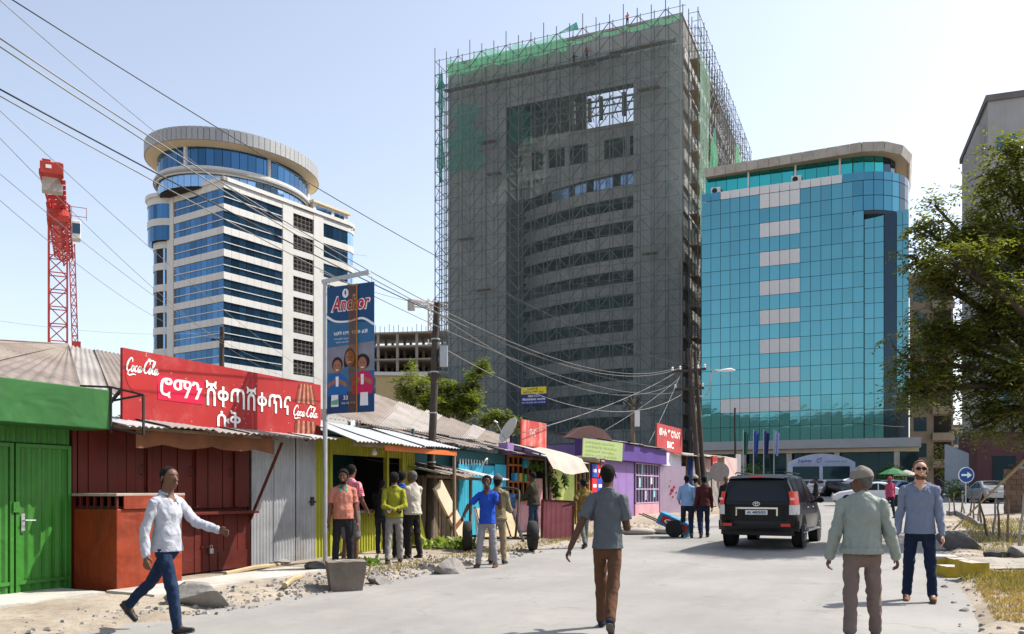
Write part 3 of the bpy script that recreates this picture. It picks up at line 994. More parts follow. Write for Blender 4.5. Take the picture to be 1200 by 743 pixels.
for f in range(NFL):
    zt = Z1 - f * FW; zb = zt - 2.35
    if zb < 0: break
    # white spandrel rings: right face panels, left face panels
    for (n_, L_, face_) in ((8, 11.6, 0), (9, 12.4, 1)):
        for k in range(n_):
            w = L_ / n_
            if face_ == 0:
                q = MB(); q.box(k * w + .02, -.02, zt + .02, (k + 1) * w - .02, .3, zt + FW - 2.35 - .02)
            else:
                q = MB(); q.box(-.02, k * w + .02, zt + .02, .3, (k + 1) * w - .02, zt + FW - 2.35 - .02)
            if f < 9: q.build('spandrel_panel', m_wpan, wb)
    # panes
    for k in range(8):
        link('pane', wpane(11.3 / 8, 2.33, m_wgl), wb, (.15 + k * 11.3 / 8, .14, zb), (R(rng.uniform(-.3, .3)), 0, R(rng.uniform(-.4, .4))))
    for k in range(9):
        link('pane', wpane(12.2 / 9, 2.33, m_wgl), wb, (.14, .15 + (k + 1) * 12.2 / 9, zb), (0, 0, R(-90 + rng.uniform(-.4, .4))))
    q = MB(); q.box(0, .02, zb + 1.0, 11.5, .13, zb + 1.12); q.box(.02, 0, zb + 1.0, .13, 12.3, zb + 1.12); q.build('transom', m_wpan, wb)
    # dark open balcony bay
    q = MB(); q.box(13.8, -.01, zt - .1, 18.4, .25, zt + FW - 2.35 - .25); q.build('balcony_edge', m_wpan, wb)
    q = MB()
    for x in np.arange(13.9, 18.4, .9): q.box(x, .1, zb - .2, x + .06, .16, zt)
    for z in (zb + .1, zb + .9, zb + 1.6): q.box(13.8, .1, z, 18.4, .16, z + .06)
    q.build('balcony_rail', m_conc_dk, wb)
    # right-hand windows, turning the far corner
    ra = 0 if f < 3 else 1.2
    right_path = [(20.6 + k * 1.2, 0.0) for k in range(6)] + arc_pts(26.6, RB, RB - ra, -90, 20, 8)
    right_path = [p if k < 6 or True else p for k, p in enumerate(right_path)]
    ribbon(right_path, zt, zt + FW - 2.35, .3).build('curved_spandrel', m_wpan, wb, smooth=30)
    for k in range(len(right_path) - 1):
        a, b_ = right_path[k], right_path[k + 1]
        q = ribbon([(a[0] + (b_[0] - a[0]) * .02, a[1] + (b_[1] - a[1]) * .02), (a[0] + (b_[0] - a[0]) * .98, a[1] + (b_[1] - a[1]) * .98)], zb, zt, .05)
        q.v = [(x - 0, y + .13, z) for x, y, z in q.v]; q.build('corner_pane', m_wgl_l if k > 5 else m_wgl, wb)
    # left bay, round
    ra = 0 if f < 2 else .9
    left_path = arc_pts(3.0, 16.3, 4.3 - ra, 105, 228, 11)
    ribbon(left_path, zt, zt + FW - 2.35, .3).build('curved_spandrel', m_wpan, wb, smooth=30)
    for k in range(len(left_path) - 1):
        a, b_ = left_path[k], left_path[k + 1]
        q = ribbon([a, b_], zb, zt, .05); q.v = [(x + .12, y, z) for x, y, z in q.v]; q.build('corner_pane', m_wgl_l if f >= 2 else m_wgl, wb)
for (x0, x1) in ((11.6, 13.8), (18.4, 20.6)):
    q = MB(); q.box(x0, -.06, 0, x1, .5, Z1 + 1.1); q.build('pilaster', m_wpan, wb)
q = MB(); q.box(-.06, 12.45, 0, .4, 14.15, Z1 + 1.1); q.build('pilaster', m_wpan, wb)
# top ledge
pts_l = arc_pts(3.0, 16.3, 4.6, 105, 208, 10) + [(-.25, 13.6), (-.25, -.25), (20.6, -.25)] + [(26.6, -.25)] + arc_pts(26.6, RB, RB + .25, -85, 20, 8)
ribbon(pts_l, Z1 + 1.1, Z1 + 1.7, .8).build('ledge', m_wpan, wb)
q = MB(); q.box(.1, .1, Z1 + .6, 28.0, 15.6, Z1 + 1.05); q.build('terrace', m_cream, wb)
# penthouse at the far end
q = MB(); q.box(20.2, 2.0, Z1 + 1.1, 28.6, 12, Z1 + 3.8); q.build('penthouse_wall', m_wpan, wb)
q = MB(); q.box(19.9, 1.6, Z1 + 3.8, 29.0, 12.4, Z1 + 4.2); q.build('penthouse_roof', m_cream, wb)
for x in (20.9, 22.1, 23.3, 25.2, 26.4): link('pane', wpane(1.15, 1.6, m_wgl), wb, (x, 1.93, Z1 + 1.8))
# oval crown
ox, oy = 10.6, 10.6
def oval(a, b_, n=72): return [(ox + a * math.cos(2 * math.pi * k / n), oy + b_ * math.sin(2 * math.pi * k / n)) for k in range(n)]
def oval_band(a, b_, z0, z1, m, name, n=72, gap=.0, th=.25, smooth=30, each=False, a2=None, b2=None):
    P = oval(a, b_, n); P2 = oval(a2 or a, b2 or b_, n); Q = oval(a - th, b_ - th, n); Q2 = oval((a2 or a) - th, (b2 or b_) - th, n)
    if not each:
        q = MB()
    for k in range(n):
        k2 = (k + 1) % n
        ang = 360 * (k + .5) / n
        if each:
            q = MB()
        g_ = gap
        def lp(A, B, t): return (A[0] + (B[0] - A[0]) * t, A[1] + (B[1] - A[1]) * t)
        c_ = [lp(P[k], P[k2], g_), lp(P[k], P[k2], 1 - g_), lp(Q[k], Q[k2], 1 - g_), lp(Q[k], Q[k2], g_)]
        d_ = [lp(P2[k], P2[k2], g_), lp(P2[k], P2[k2], 1 - g_), lp(Q2[k], Q2[k2], 1 - g_), lp(Q2[k], Q2[k2], g_)]
        q.add([(*p, z0) for p in c_] + [(*p, z1) for p in d_], [(0, 1, 5, 4), (4, 5, 6, 7), (3, 2, 1, 0), (2, 3, 7, 6), (1, 2, 6, 5), (3, 0, 4, 7)])
        if each and 130 < ang < 345: q.build(name, m, wb)
    if not each: q.build(name, m, wb, smooth=smooth)
CZ = Z1 + 1.3
oval_band(12.9, 10.5, CZ - .2, CZ + 1.7, m_wgl_l, 'crown_pane', 60, .03, .05, each=True)
oval_band(13.3, 10.9, CZ + 1.72, CZ + 2.9, m_wpan, 'crown_band')
oval_band(13.6, 11.2, CZ + 2.0, CZ + 2.3, m_fasc, 'crown_trim')
oval_band(13.0, 10.6, CZ + 2.9, CZ + 5.9, m_wgl, 'crown_pane', 60, .03, .05, each=True)
q = MB(); pl = oval(12.6, 10.2, 48); q.prism(pl, 6.4, (0, 0, CZ - .4), (1, 0, 0), (0, 1, 0)); q.build('crown_core', m_inside, wb)
q = MB(); pa, pb = oval(12.9, 10.5, 96), oval(15.0, 12.4, 96)
for k in range(96):
    k2 = (k + 1) % 96
    q.add([(*pa[k], CZ + 5.9), (*pa[k2], CZ + 5.9), (*pb[k2], CZ + 6.35), (*pb[k], CZ + 6.35)], [(3, 2, 1, 0)])
q.build('crown_soffit', m_cream, wb, smooth=True)
oval_band(15.0, 12.4, CZ + 6.3, CZ + 8.3, m_fasc, 'fascia_panel', 96, .04, .3, each=True)
q = MB(); q.prism(oval(14.8, 12.2, 64), .2, (0, 0, CZ + 8.0), (1, 0, 0), (0, 1, 0)); q.build('roof', m_fasc, wb)
for a_ in (R(200), R(262), R(318)):
    q2 = MB(); q2.cbox((ox + 13.0 * math.cos(a_), oy + 10.6 * math.sin(a_), CZ + 4.4), (.5, .5, 3.0)); q2.build('crown_post', m_wpan, wb)

# ---------------------------------------------------------------- grey block on the right, brown block and others
m_grend = mat('grey_render', (0.36, 0.36, 0.365), 0.9, var=.12, vs=.25, bump=.2, bs=8, streak=(.26, .255, .25), sa=.5)
gr = empty('grey_apartment_building', at(1158, 575, 70.0) - Vector((0, 0, 1.5 - 1.0)), R(-20), 'plain grey rendered block with small windows behind the leafy tree', 'building')
q = MB(); q.box(0, 0, 0, 18, 14, 32.4); q.build('wall', m_grend, gr)
q = MB(); q.box(-.2, -.2, 32.4, 18.2, 14.2, 32.9); q.build('roof', m_conc_dk, gr)
q = MB(); q.box(-.6, 1.2, 0, -.01, 9, 31.0); q.build('stair_wall', m_grend, gr)
for f in range(9):
    for x in (.7, 5.2, 10):
        z = 29.0 - f * 3.45
        w_ = MB(); w_.box(x, -.05, z - 1.0, x + 1.3, .06, z + .4); wo = w_.build('window', m_wgl, gr)
        w_ = MB()
        for (a, b_) in ((x - .06, x), (x + .62, x + .68), (x + 1.3, x + 1.36)): w_.box(a, -.09, z - 1.06, b_, .02, z + .46)
        w_.box(x, -.09, z - 1.06, x + 1.3, .02, z - 1.0); w_.box(x, -.09, z + .4, x + 1.3, .02, z + .46); w_.build('window_frame', m_mull, wo)
bb = empty('brown_apartment_building', at(1068, 575, 105.0) - Vector((0, 0, .3)), R(-24), 'tan apartment block with stacked balconies between the glass block and tree', 'building')
m_tan = mat('tan_render', (0.33, 0.27, 0.215), .9, var=.12, vs=.4, streak=(.22, .17, .13), sa=.4)
q = MB(); q.box(0, 0.3, 0, 4.6, 12, 26.5); q.build('wall', m_tan, bb)
q = MB(); q.box(-.4, -.3, 26.5, 5.0, 12, 27.0); q.build('roof', m_conc, bb)
for f in range(8):
    z = .6 + f * 3.2
    q = MB(); q.box(2.3, -.9, z + 2.6, 4.7, .3, z + 3.5); q.build('balcony', m_tan, bb)
    q = MB(); q.box(2.5, .24, z + .2, 4.4, .34, z + 2.4); q.build('opening', m_inside, bb)
    q = MB(); q.box(.3, .24, z + .6, 1.7, .34, z + 2.3); q.build('window', m_gl_dark, bb)
cb = empty('cream_house', at(1100, 575, 125.0) - Vector((0, 0, .3)), R(-24), 'cream low building seen in the gap beside the tree', 'building')
m_crm = mat('cream_render', (0.5, .45, .38), .9, var=.1, vs=.5)
q = MB(); q.box(0, 0, 0, 9, 8, 9.5); q.build('wall', m_crm, cb)
for f in range(3):
    for x in (1, 3.6, 6.2):
        q = MB(); q.box(x, -.04, 1 + f * 3, x + 1.5, .06, 2.6 + f * 3); q.build('window', m_gl_dark, cb)
q = MB(); q.box(-.3, -.3, 9.5, 9.3, 8.3, 9.9); q.build('roof', m_conc_dk, cb)
rb = empty('maroon_building', at(1145, 575, 62.0) - Vector((0, 0, .4)), R(-16), 'maroon rendered building with dark shopfront under the tree', 'building')
m_mar = mat('maroon_render', (.11, .05, .05), .85, var=.15, vs=.5)
q = MB(); q.box(0, 0, 0, 10, 6, 4.6); q.build('wall', m_mar, rb)
q = MB(); q.box(-.15, -.15, 4.6, 10.15, 6.15, 4.9); q.build('roof', m_conc_dk, rb)
for x in (1.0, 3.0, 5.0):
    q = MB(); q.box(x, -.05, .3, x + 1.5, .1, 2.9); q.build('shop_window', m_gl_dark, rb)
# concrete frame going up far behind the kiosks
m_cf = mat('far_concrete', (.34, .30, .26), .9, var=.12, vs=.2)
uf = empty('unfinished_concrete_building', at(395, 575, 210.0) - Vector((0, 0, .3)), R(-8), 'bare concrete frame of a building rising behind the banner', 'building')
q = MB()
for k in range(12):
    z = k * 3.25
    q = MB(); q.box(0, 0, z + 2.9, 30, 14, z + 3.25); q.build('floor_slab', m_cf, uf)
for i in range(7):
    for y in (.3, 7, 13):
        q = MB(); q.box(.3 + i * 4.85, y, 0, .9 + i * 4.85, y + .6, 38.7); q.build('column', m_cf, uf)
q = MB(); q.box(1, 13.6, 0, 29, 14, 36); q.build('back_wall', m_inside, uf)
q = MB()
for i in range(26):
    x = .5 + i * 1.15; q.beam((x, .3, 38.9), (x, .3, 40 + rng.random() * 1.2), .12)
tag(q.build('formwork_prop', m_plank, uf), kind='stuff')
yb = empty('sandstone_house', at(440, 575, 120.0) - Vector((0, 0, .3)), R(5), 'small ochre house with a flat roof behind the tree', 'building')
m_och = mat('ochre_render', (.5, .38, .2), .9, var=.1)
q = MB(); q.box(0, 0, 0, 7, 6, 16.5); q.build('wall', m_och, yb)
q = MB(); q.box(-.3, -.3, 16.5, 7.3, 6.3, 17.0); q.build('roof', m_wpan, yb)
for x in (4.9,):
    for f in range(4):
        w_ = MB(); w_.box(x, -.06, 3 + f * 3.2, x + 1.3, .1, 4.6 + f * 3.2); w_.build('window', m_gl_dark, yb)

# ---------------------------------------------------------------- tower cranes
m_crane = mat('red_crane_paint', (.42, .045, .035), .5, var=.2, vs=.8, dirt=(.2, .06, .04), da=.3)
m_crane_w = mat('pale_crane_paint', (.55, .5, .45), .5, var=.15)
def lattice(mb, a, b_, w, step, r=.07, rb_=.04):
    a, b_ = Vector(a), Vector(b_); d = (b_ - a); L_ = d.length; d = d.normalized()
    x = d.orthogonal().normalized() if abs(d.z) < .9 else Vector((1, 0, 0)); y = d.cross(x).normalized(); x = y.cross(d)
    cs = [x * sx * w / 2 + y * sy * w / 2 for sx, sy in ((-1, -1), (1, -1), (1, 1), (-1, 1))]
    for c_ in cs: mb.beam(a + c_, b_ + c_, r * 2)
    n_ = max(1, round(L_ / step))
    for k in range(n_):
        p, q_ = a + d * L_ * k / n_, a + d * L_ * (k + 1) / n_
        for i in range(4):
            c0, c1 = cs[i], cs[(i + 1) % 4]
            mb.beam(p + c0, p + c1, rb_ * 2)
            if k % 2: mb.beam(p + c0, q_ + c1, rb_ * 2)
            else: mb.beam(p + c1, q_ + c0, rb_ * 2)
cr = empty('tower_crane', at(68, 575, 84.0) - Vector((0, 0, .4)), R(27), 'red tower crane with counterweights on its short rear arm', 'crane')
mz = 26.7
q = MB(); lattice(q, (0, 0, 0), (0, 0, mz), 1.6, 1.7, .08, .045); q.build('mast', m_crane, cr)
q = MB(); q.box(-.95, -.95, mz, .95, .95, mz + .6); q.lathe([(1.0, mz + .6), (1.0, mz + 1.2)], 16); q.build('slewing_ring', m_crane, cr)
q = MB(); q.beam((-.7, 0, mz + 1.6), (-1.25, -9.2, mz + 1.9), .18, .45); q.beam((.6, 0, mz + 1.6), (.35, -9.2, mz + 1.9), .18, .45)
for k in range(6): q.beam((-.9, -1.5 * k, mz + 1.6), (.75, -1.5 * k - .4, mz + 1.6), .2, .35)
q.build('counter_jib', m_crane, cr)
q = MB(); q.box(-1.15, -7.9, mz + 0.7, .5, -6.8, mz + 1.9); q.build('concrete_counterweight', m_conc, cr)
q = MB(); q.box(-1.25, -9.4, mz + 1.75, .6, -8.3, mz + 2.8); q.box(-1.1, -9.1, mz + 2.8, -.4, -8.6, mz + 3.1); q.box(-.1, -9.0, mz + 2.8, .4, -8.5, mz + 3.0); q.build('winch_housing', m_crane, cr, bevel=.05)
q = MB(); q.box(-.8, -9.42, mz + 2.2, -.35, -9.405, mz + 2.5); q.build('plate', m_white_print, cr)
q = MB(); lattice(q, (0, 1, mz + 2.2), (0.2, 26, mz + 3.0), 1.4, 1.8, .09, .05); q.build('jib', m_crane, cr)
q = MB(); lattice(q, (0, .2, mz + 1.2), (-.1, 0.4, mz + 3.6), .8, 1.2, .08, .05); q.build('tower_top', m_crane, cr)
q = MB(); q.box(1.2, -.9, mz - 1.5, 2.0, .5, mz + .3); q.build('cab', m_whitepan, cr, bevel=.08)
q = MB(); q.box(1.25, -.94, mz - 1.0, 1.95, -.9, mz + .0); q.build('cab_window', m_gl_dark, cr)
q = MB(); q.beam((1.0, -1.2, mz + .6), (2.5, -1.2, mz + .6), .05); q.beam((1.0, -1.2, mz + 1.5), (2.5, -1.2, mz + 1.5), .05); q.beam((2.5, -1.2, mz + .3), (2.5, -1.2, mz + 1.5), .05); q.beam((1.2, -1.2, mz + .3), (1.2, -1.2, mz + 1.5), .05)
q.build('cab_rail', m_crane, cr)
q = MB(); lattice(q, (1.5, -.4, mz - 12), (1.2, -.4, mz - 2), .5, 1.0, .05, .03); q.box(1.2, -.9, mz - 13.5, 2.0, 0, mz - 11.6); q.build('ladder_cage', m_crane, cr)
c2 = empty('tower_crane', at(506, 575, 230.0) - Vector((0, 0, .4)), 0, 'pale tower crane far off beside the wooden utility pole', 'crane')
q = MB(); lattice(q, (0, 0, 0), (0, 0, 52), 1.8, 2.2, .14, .1); q.build('mast', m_crane_w, c2)
q = MB(); lattice(q, (-5.5, -2, 50.5), (14, 6, 50.5), 1.3, 2, .12, .08); q.build('jib', m_crane_w, c2)
q = MB(); q.box(-6.2, -2.8, 48.6, -4.4, -1.2, 51.4); q.build('counterweight', m_conc, c2)
# ================================================================ the row of kiosks
def kiosk(name, u, label, cat='kiosk', v=-11.0, dz=0.0):
    return empty(name, S(u, v, dz), STREET_ROT, label, cat)


def corr(x0, x1, z0, z1, pitch=0.09, amp=0.014, y=0.0, per=4, rows=1, trap=False, lean=0.0, jag=0.0, seed=0):
    """corrugated metal in the x,z plane facing -y"""
    q = MB()
    n = max(2, int((x1 - x0) / pitch * per))
    for r_ in range(rows + 1):
        for i in range(n + 1):
            x = x0 + (x1 - x0) * i / n
            ph = (i % per) / per
            if trap: d = amp if ph < 0.5 else -amp
            else: d = amp * math.cos(2 * math.pi * ph)
            z = z0 + (z1 - z0) * r_ / rows
            if jag and r_ == 0: z += jag * (vnoise(x * 2.2, seed, 31) - .5)
            q.v.append((x, y - d + lean * (z - z0), z))
    for r_ in range(rows):
        for i in range(n):
            a = r_ * (n + 1) + i
            q.f.append((a, a + 1, a + n + 2, a + n + 1)); q.m.append(0)
    return q


def sheet(a, b, c, d, pitch=0.12, amp=0.016, per=4, sag=0.0, seed=0, jag=0.0):
    """corrugated roof sheet over four corners: eave a-b, ridge d-c; the ribs run from ridge to eave"""
    a, b, c, d = map(Vector, (a, b, c, d))
    q = MB()
    L = ((b - a).length + (c - d).length) / 2
    n = max(2, int(L / pitch * per))
    nv_ = 5
    nrm = (b - a).cross(d - a).normalized()
    if nrm.z < 0: nrm = -nrm
    for i in range(n + 1):
        t = i / n
        for j in range(nv_ + 1):
            s_ = j / nv_
            e, r_ = a.lerp(b, t), d.lerp(c, t)
            if jag and j == 0: e = e + (a - d).normalized() * jag * (vnoise(t * L * 1.3, seed, 8) - .3)
            p = e.lerp(r_, s_)
            p = p + nrm * (amp * math.cos(2 * math.pi * (i % per) / per) + sag * (vnoise(t * L * .9, s_ * 2.0, seed) - .5))
            q.v.append(tuple(p))
    for i in range(n):
        for j in range(nv_):
            k = i * (nv_ + 1) + j
            q.f.append((k, k + nv_ + 1, k + nv_ + 2, k + 1)); q.m.append(0)
    return q


def roof_sheets(a, b, c, d, wid, m, parent, name='roof_sheet', seed=0, rough_=0.03, jag=0.1, pitch=0.13):
    """a roof laid from single overlapping sheets"""
    a, b, c, d = map(Vector, (a, b, c, d))
    r_ = random.Random(seed)
    n = max(1, round(((b - a).length + (c - d).length) / 2 / wid))
    for i in range(n):
        t0, t1 = i / n - .012, (i + 1) / n + .012
        lift = Vector((0, 0, .012 * (i % 2) + r_.uniform(0, rough_)))
        e0, e1, r0, r1 = a.lerp(b, max(0, t0)), a.lerp(b, min(1, t1)), d.lerp(c, max(0, t0)), d.lerp(c, min(1, t1))
        sl = (a - d).normalized() * r_.uniform(-rough_, rough_ * 4)
        q = sheet(e0 + lift + sl, e1 + lift + sl, r1 + lift, r0 + lift, pitch=pitch, sag=rough_, seed=seed + i, jag=jag)
        mm = m[r_.randrange(len(m))] if isinstance(m, list) else m
        q.build(name, mm, parent, smooth=True)


rust = (.17, .075, .04)
m_green = mat('green_gloss_paint', (.042, .185, .026), .45, var=.16, vs=1.3, dirt=(.05, .10, .03), da=.4, ds=1.1, streak=(.05, .13, .04), sa=.55, bump=.08, bs=25, dent=.25)
m_green2 = mat('dark_green_fascia', (.026, .115, .026), .6, var=.18, vs=1.1, dirt=(.03, .09, .03), da=.45, bump=.1, bs=12, dent=.3)
m_red = mat('oxblood_paint', (.092, .011, .006), .6, var=.2, vs=1.6, dirt=(.08, .025, .018), da=.45, streak=(.06, .016, .012), sa=.6, bump=.1, bs=30, dent=.25)
m_rust_or = mat('rust_orange_paint', (.235, .034, .011), .5, var=.14, vs=1.2, dirt=(.12, .024, .012), da=.5, ds=1.7, streak=(.12, .024, .012), sa=.6, bump=.15, bs=14, dent=.5)
m_zinc = mat('weathered_zinc', (.36, .37, .38), .5, metal=.35, var=.16, vs=2, dirt=(.24, .19, .15), da=.3, streak=(.24, .22, .2), sa=.5)
m_roof_old = mat('sun_faded_roof_iron', (.205, .172, .15), .7, metal=.1, var=.2, vs=1.2, dirt=(.12, .085, .065), da=.55, ds=.9, streak=(.13, .095, .075), sa=.4)
m_roof_old2 = mat('pale_roof_iron', (.28, .255, .235), .65, metal=.15, var=.18, vs=1.4, dirt=(.16, .125, .10), da=.5)
m_roof_new = mat('silver_roof_iron', (.52, .53, .54), .42, metal=.35, var=.12, vs=1.6, dirt=(.4, .36, .32), da=.35)
m_lime = mat('lime_yellow_paint', (.34, .345, .03), .55, var=.14, vs=1.6, dirt=(.25, .23, .05), da=.4, streak=(.28, .26, .05), sa=.5)
m_orange = mat('orange_paint', (.55, .13, .03), .55, var=.14, dirt=(.3, .09, .04), da=.4)
m_sky = mat('turquoise_paint', (.045, .40, .56), .5, var=.14, vs=1.2, dirt=(.06, .24, .32), da=.3, streak=(.06, .27, .36), sa=.5)
m_teal = mat('teal_board', (.02, .09, .10), .7, var=.2, vs=1.4)
m_wood = mat('grey_brown_timber', (.20, .145, .095), .85, var=.3, vs=4, bump=.3, bs=22, rnd=.35, streak=(.1, .07, .05), sa=.5)
m_wood_l = mat('pale_timber', (.45, .34, .2), .8, var=.2, vs=4, bump=.2, bs=22, rnd=.25)
m_pole = mat('creosoted_pole', (.055, .043, .036), .85, var=.35, vs=5, bump=.5, bs=30, streak=(.12, .1, .085), sa=.4)
m_pink = mat('faded_pink_paint', (.52, .27, .30), .7, var=.18, vs=1.6, dirt=(.33, .2, .19), da=.45, streak=(.3, .17, .17), sa=.5)
m_pinkd = mat('dusty_rose_iron', (.42, .14, .15), .6, var=.18, dirt=(.27, .11, .1), da=.4)
m_limepale = mat('pale_lime_paint', (.58, .66, .22), .6, var=.12, dirt=(.4, .42, .18), da=.35)
m_purple = mat('violet_paint', (.085, .042, .20), .6, var=.14, vs=1.1, dirt=(.09, .05, .17), da=.35)
m_lilac = mat('lilac_paint', (.23, .14, .34), .65, var=.12, vs=1.2, dirt=(.24, .17, .31), da=.35, streak=(.24, .17, .33), sa=.4)
m_canvas = mat('sunbleached_canvas', (.36, .325, .28), .9, var=.1, vs=1.5, bump=.2, bs=8, dirt=(.42, .35, .28), da=.35)
m_brown_cloth = mat('brown_tarp', (.16, .062, .028), .85, var=.3, vs=2, bump=.3, bs=6)
m_cokered = mat('red_enamel_sign', (.34, .022, .022), .5, var=.10, vs=1.1, dirt=(.42, .09, .08), da=.35, ds=2.6, streak=(.24, .03, .03), sa=.45)
_nt = m_cokered.node_tree; _b = _nt.nodes['Principled BSDF']; _src = _b.inputs['Base Color'].links[0].from_socket   # flaked specks on the enamel
_vo = _nt.nodes.new('ShaderNodeTexVoronoi'); _vo.inputs['Scale'].default_value = 7.5; _nt.links.new(_coords(_nt), _vo.inputs['Vector'])
_nt.links.new(_mix(_nt, _ramp(_nt, _vo.outputs['Distance'], .05, .12, .75, 0), _src, (.62, .36, .34)), _b.inputs['Base Color'])
m_cokered2 = mat('fresh_red_patch', (.55, .012, .05), .5, var=.04)
m_cokedark = mat('dark_red_disc', (.38, .022, .022), .5, var=.06)
m_bottle = mat('printed_cola_brown', (.17, .035, .02), .5, var=.5, vs=9)
m_bottle2 = mat('printed_cola_highlight', (.40, .16, .10), .5, var=.4, vs=12)
m_steel = mat('brushed_steel', (.5, .5, .5), .35, metal=.8, var=.1)
m_ironblack = mat('black_iron', (.035, .032, .03), .6, metal=.3, var=.3)
m_galv = mat('galvanised_post', (.42, .43, .44), .45, metal=.5, var=.15, vs=3)
m_rubber = mat('tyre_rubber', (.022, .022, .022), .85, var=.25, vs=8, bump=.2, bs=40)
m_goods = mat('shop_shelf_goods', (.16, .11, .07), .8, var=.9, vs=14)

# ---------------------------------------------------------------- green kiosk
k = kiosk('green_kiosk', 3.4, 'bright green steel kiosk with double doors and a boxed fascia')
W1 = 4.95
mb = MB(); mb.box(0, .06, 0, W1, 2.6, 2.42); mb.build('wall', m_green2, k)
# two ribbed door leaves and a ribbed transom
for (x0, x1, nm) in ((.9, 4.06, 0), (4.09, 4.92, 1)):
    dd = corr(x0 + .03, x1 - .03, .06, 2.1, pitch=.15, amp=.012, y=.0, per=4, trap=True).build('door_leaf', m_green, k)
    f = MB()
    f.box(x0, -.035, .03, x0 + .05, .03, 2.13); f.box(x1 - .05, -.035, .03, x1, .03, 2.13); f.box(x0 + .05, -.03, 2.08, x1 - .05, .03, 2.13); f.box(x0 + .05, -.03, .03, x1 - .05, .03, .09)
    f.box(x0 + .05, -.03, .22, x1 - .05, -.012, .27)
    f.build('door_frame', m_green, dd)
    if nm:
        h = MB(); h.box(x0 + .07, -.045, .95, x0 + .12, -.03, 1.18); h.tube([(x0 + .095, -.04, 1.09), (x0 + .095, -.09, 1.09), (x0 + .24, -.095, 1.085)], .011, 8); h.build('door_handle', m_steel, dd, smooth=40)
        h = MB(); h.box(x0 - .05, -.055, 1.2, x0 + .06, -.035, 1.26); h.box(x0 - .05, -.06, 1.24, x0 - .02, -.035, 1.34); h.build('hasp', m_green, dd)
corr(.9, 4.92, 2.15, 2.44, pitch=.15, amp=.012, y=.0, trap=True).build('transom', m_green, k)
mb = MB(); mb.box(-.6, -.62, 2.36, 5.12, .2, 2.92); mb.build('fascia', m_green2, k, bevel=.012)
mb = MB(); mb.box(4.95, -.02, 0, 5.02, .5, 2.4); mb.build('corner_post', m_red, k)
# hipped iron roof
ap = Vector((8.0, 4.1, 4.35)); ap2 = Vector((12.5, 4.3, 4.35))
roof_sheets((-.9, -.55, 2.93), (5.1, .0, 2.96), ap, ap - Vector((.02, 0, 0)), .95, m_roof_old, k, seed=3, rough_=.02, jag=.03)
roof_sheets((5.1, .55, 3.0), (12.5, .6, 3.05), ap2, ap, .9, [m_roof_old, m_roof_old2], k, seed=4, rough_=.02, jag=.04)
roof_sheets((-1.2, 9.0, 2.9), (-.9, -.55, 2.93), ap, ap - Vector((.01, -.2, 0)), .95, m_roof_old, k, seed=5, rough_=.02)
mb = MB(); mb.box(.2, 2.6, 0, 12.3, 7.8, 2.85); mb.build('rear_wall', m_wood, k)
# steel bracket frame sticking out at the fascia end
fr = kiosk('awning_bracket', 8.5, 'thin rusty steel frame sticking out beside the green fascia', 'bracket', dz=2.3)
mb = MB()
for a, b_ in (((0, -.62, .65), (0, -.62, 0)), ((0, -.62, .65), (.28, -.95, .55)), ((.28, -.95, .55), (.28, -.95, -.02)), ((.28, -.95, -.02), (0, -.62, .08)), ((0, -.62, .65), (0, .0, .7)), ((.28, -.95, .55), (.4, 0, .5))):
    mb.beam(a, b_, .028)
mb.build('bar', m_ironblack, fr)

# ---------------------------------------------------------------- oxblood kiosk
k = kiosk('red_kiosk', 8.45, 'dark red boarded kiosk with a serving shelf under the red billboard')
W2 = 3.5
mb = MB(); mb.box(0, .05, 0, W2, 2.4, 2.5); mb.build('wall', m_red, k)
nb = 21
pk = {}
for i in range(nb):
    w = W2 / nb
    z0, z1 = (.1, 2.45)
    yy = .012 * (i % 2) + rng.uniform(0, .008)
    q = MB(); q.box(i * w + .004, -yy, 1.18, (i + 1) * w - .004, .05, z1); q.build('plank', m_red, k)
    if i > 7:
        q = MB(); q.box(i * w + .004, -yy * .8 - .03, .1, (i + 1) * w - .004, .05, 1.06); q.build('plank', m_red, k)
for x in (1.2, 2.2, 3.1):
    q = MB(); q.box(x, -.05, 1.2, x + .06, -.02, 2.42); q.build('batten', m_red, k)
    q = MB(); q.tube([(x - .1, -.02, 1.72), (x - .1, -.06, 1.74), (x - .1, -.06, 1.86), (x - .1, -.02, 1.88)], .009, 6); q.build('pull_handle', m_ironblack, k)
q = MB(); q.box(1.4, -.24, 1.07, W2, .05, 1.12); q.build('serving_shelf', m_red, k, bevel=.006)
q = MB(); q.box(2.3, -.06, .5, 2.7, -.04, .54); q.box(2.33, -.055, .1, 2.36, -.035, 1.05); q.build('hatch_bar', m_red, k)
q = MB(); q.box(2.47, -.085, .40, 2.55, -.055, .49); q.tube([(2.485, -.07, .48), (2.485, -.07, .54), (2.535, -.07, .54), (2.535, -.07, .48)], .007, 6); q.build('padlock', m_steel, k)
q = MB(); q.box(2.7, -.05, .1, W2, -.035, .42); q.build('kick_board', m_red, k)
q = MB(); q.beam((W2 - .02, -.02, .9), (W2 + .25, -.55, 2.35), .045); q.build('awning_strut', m_red, k)
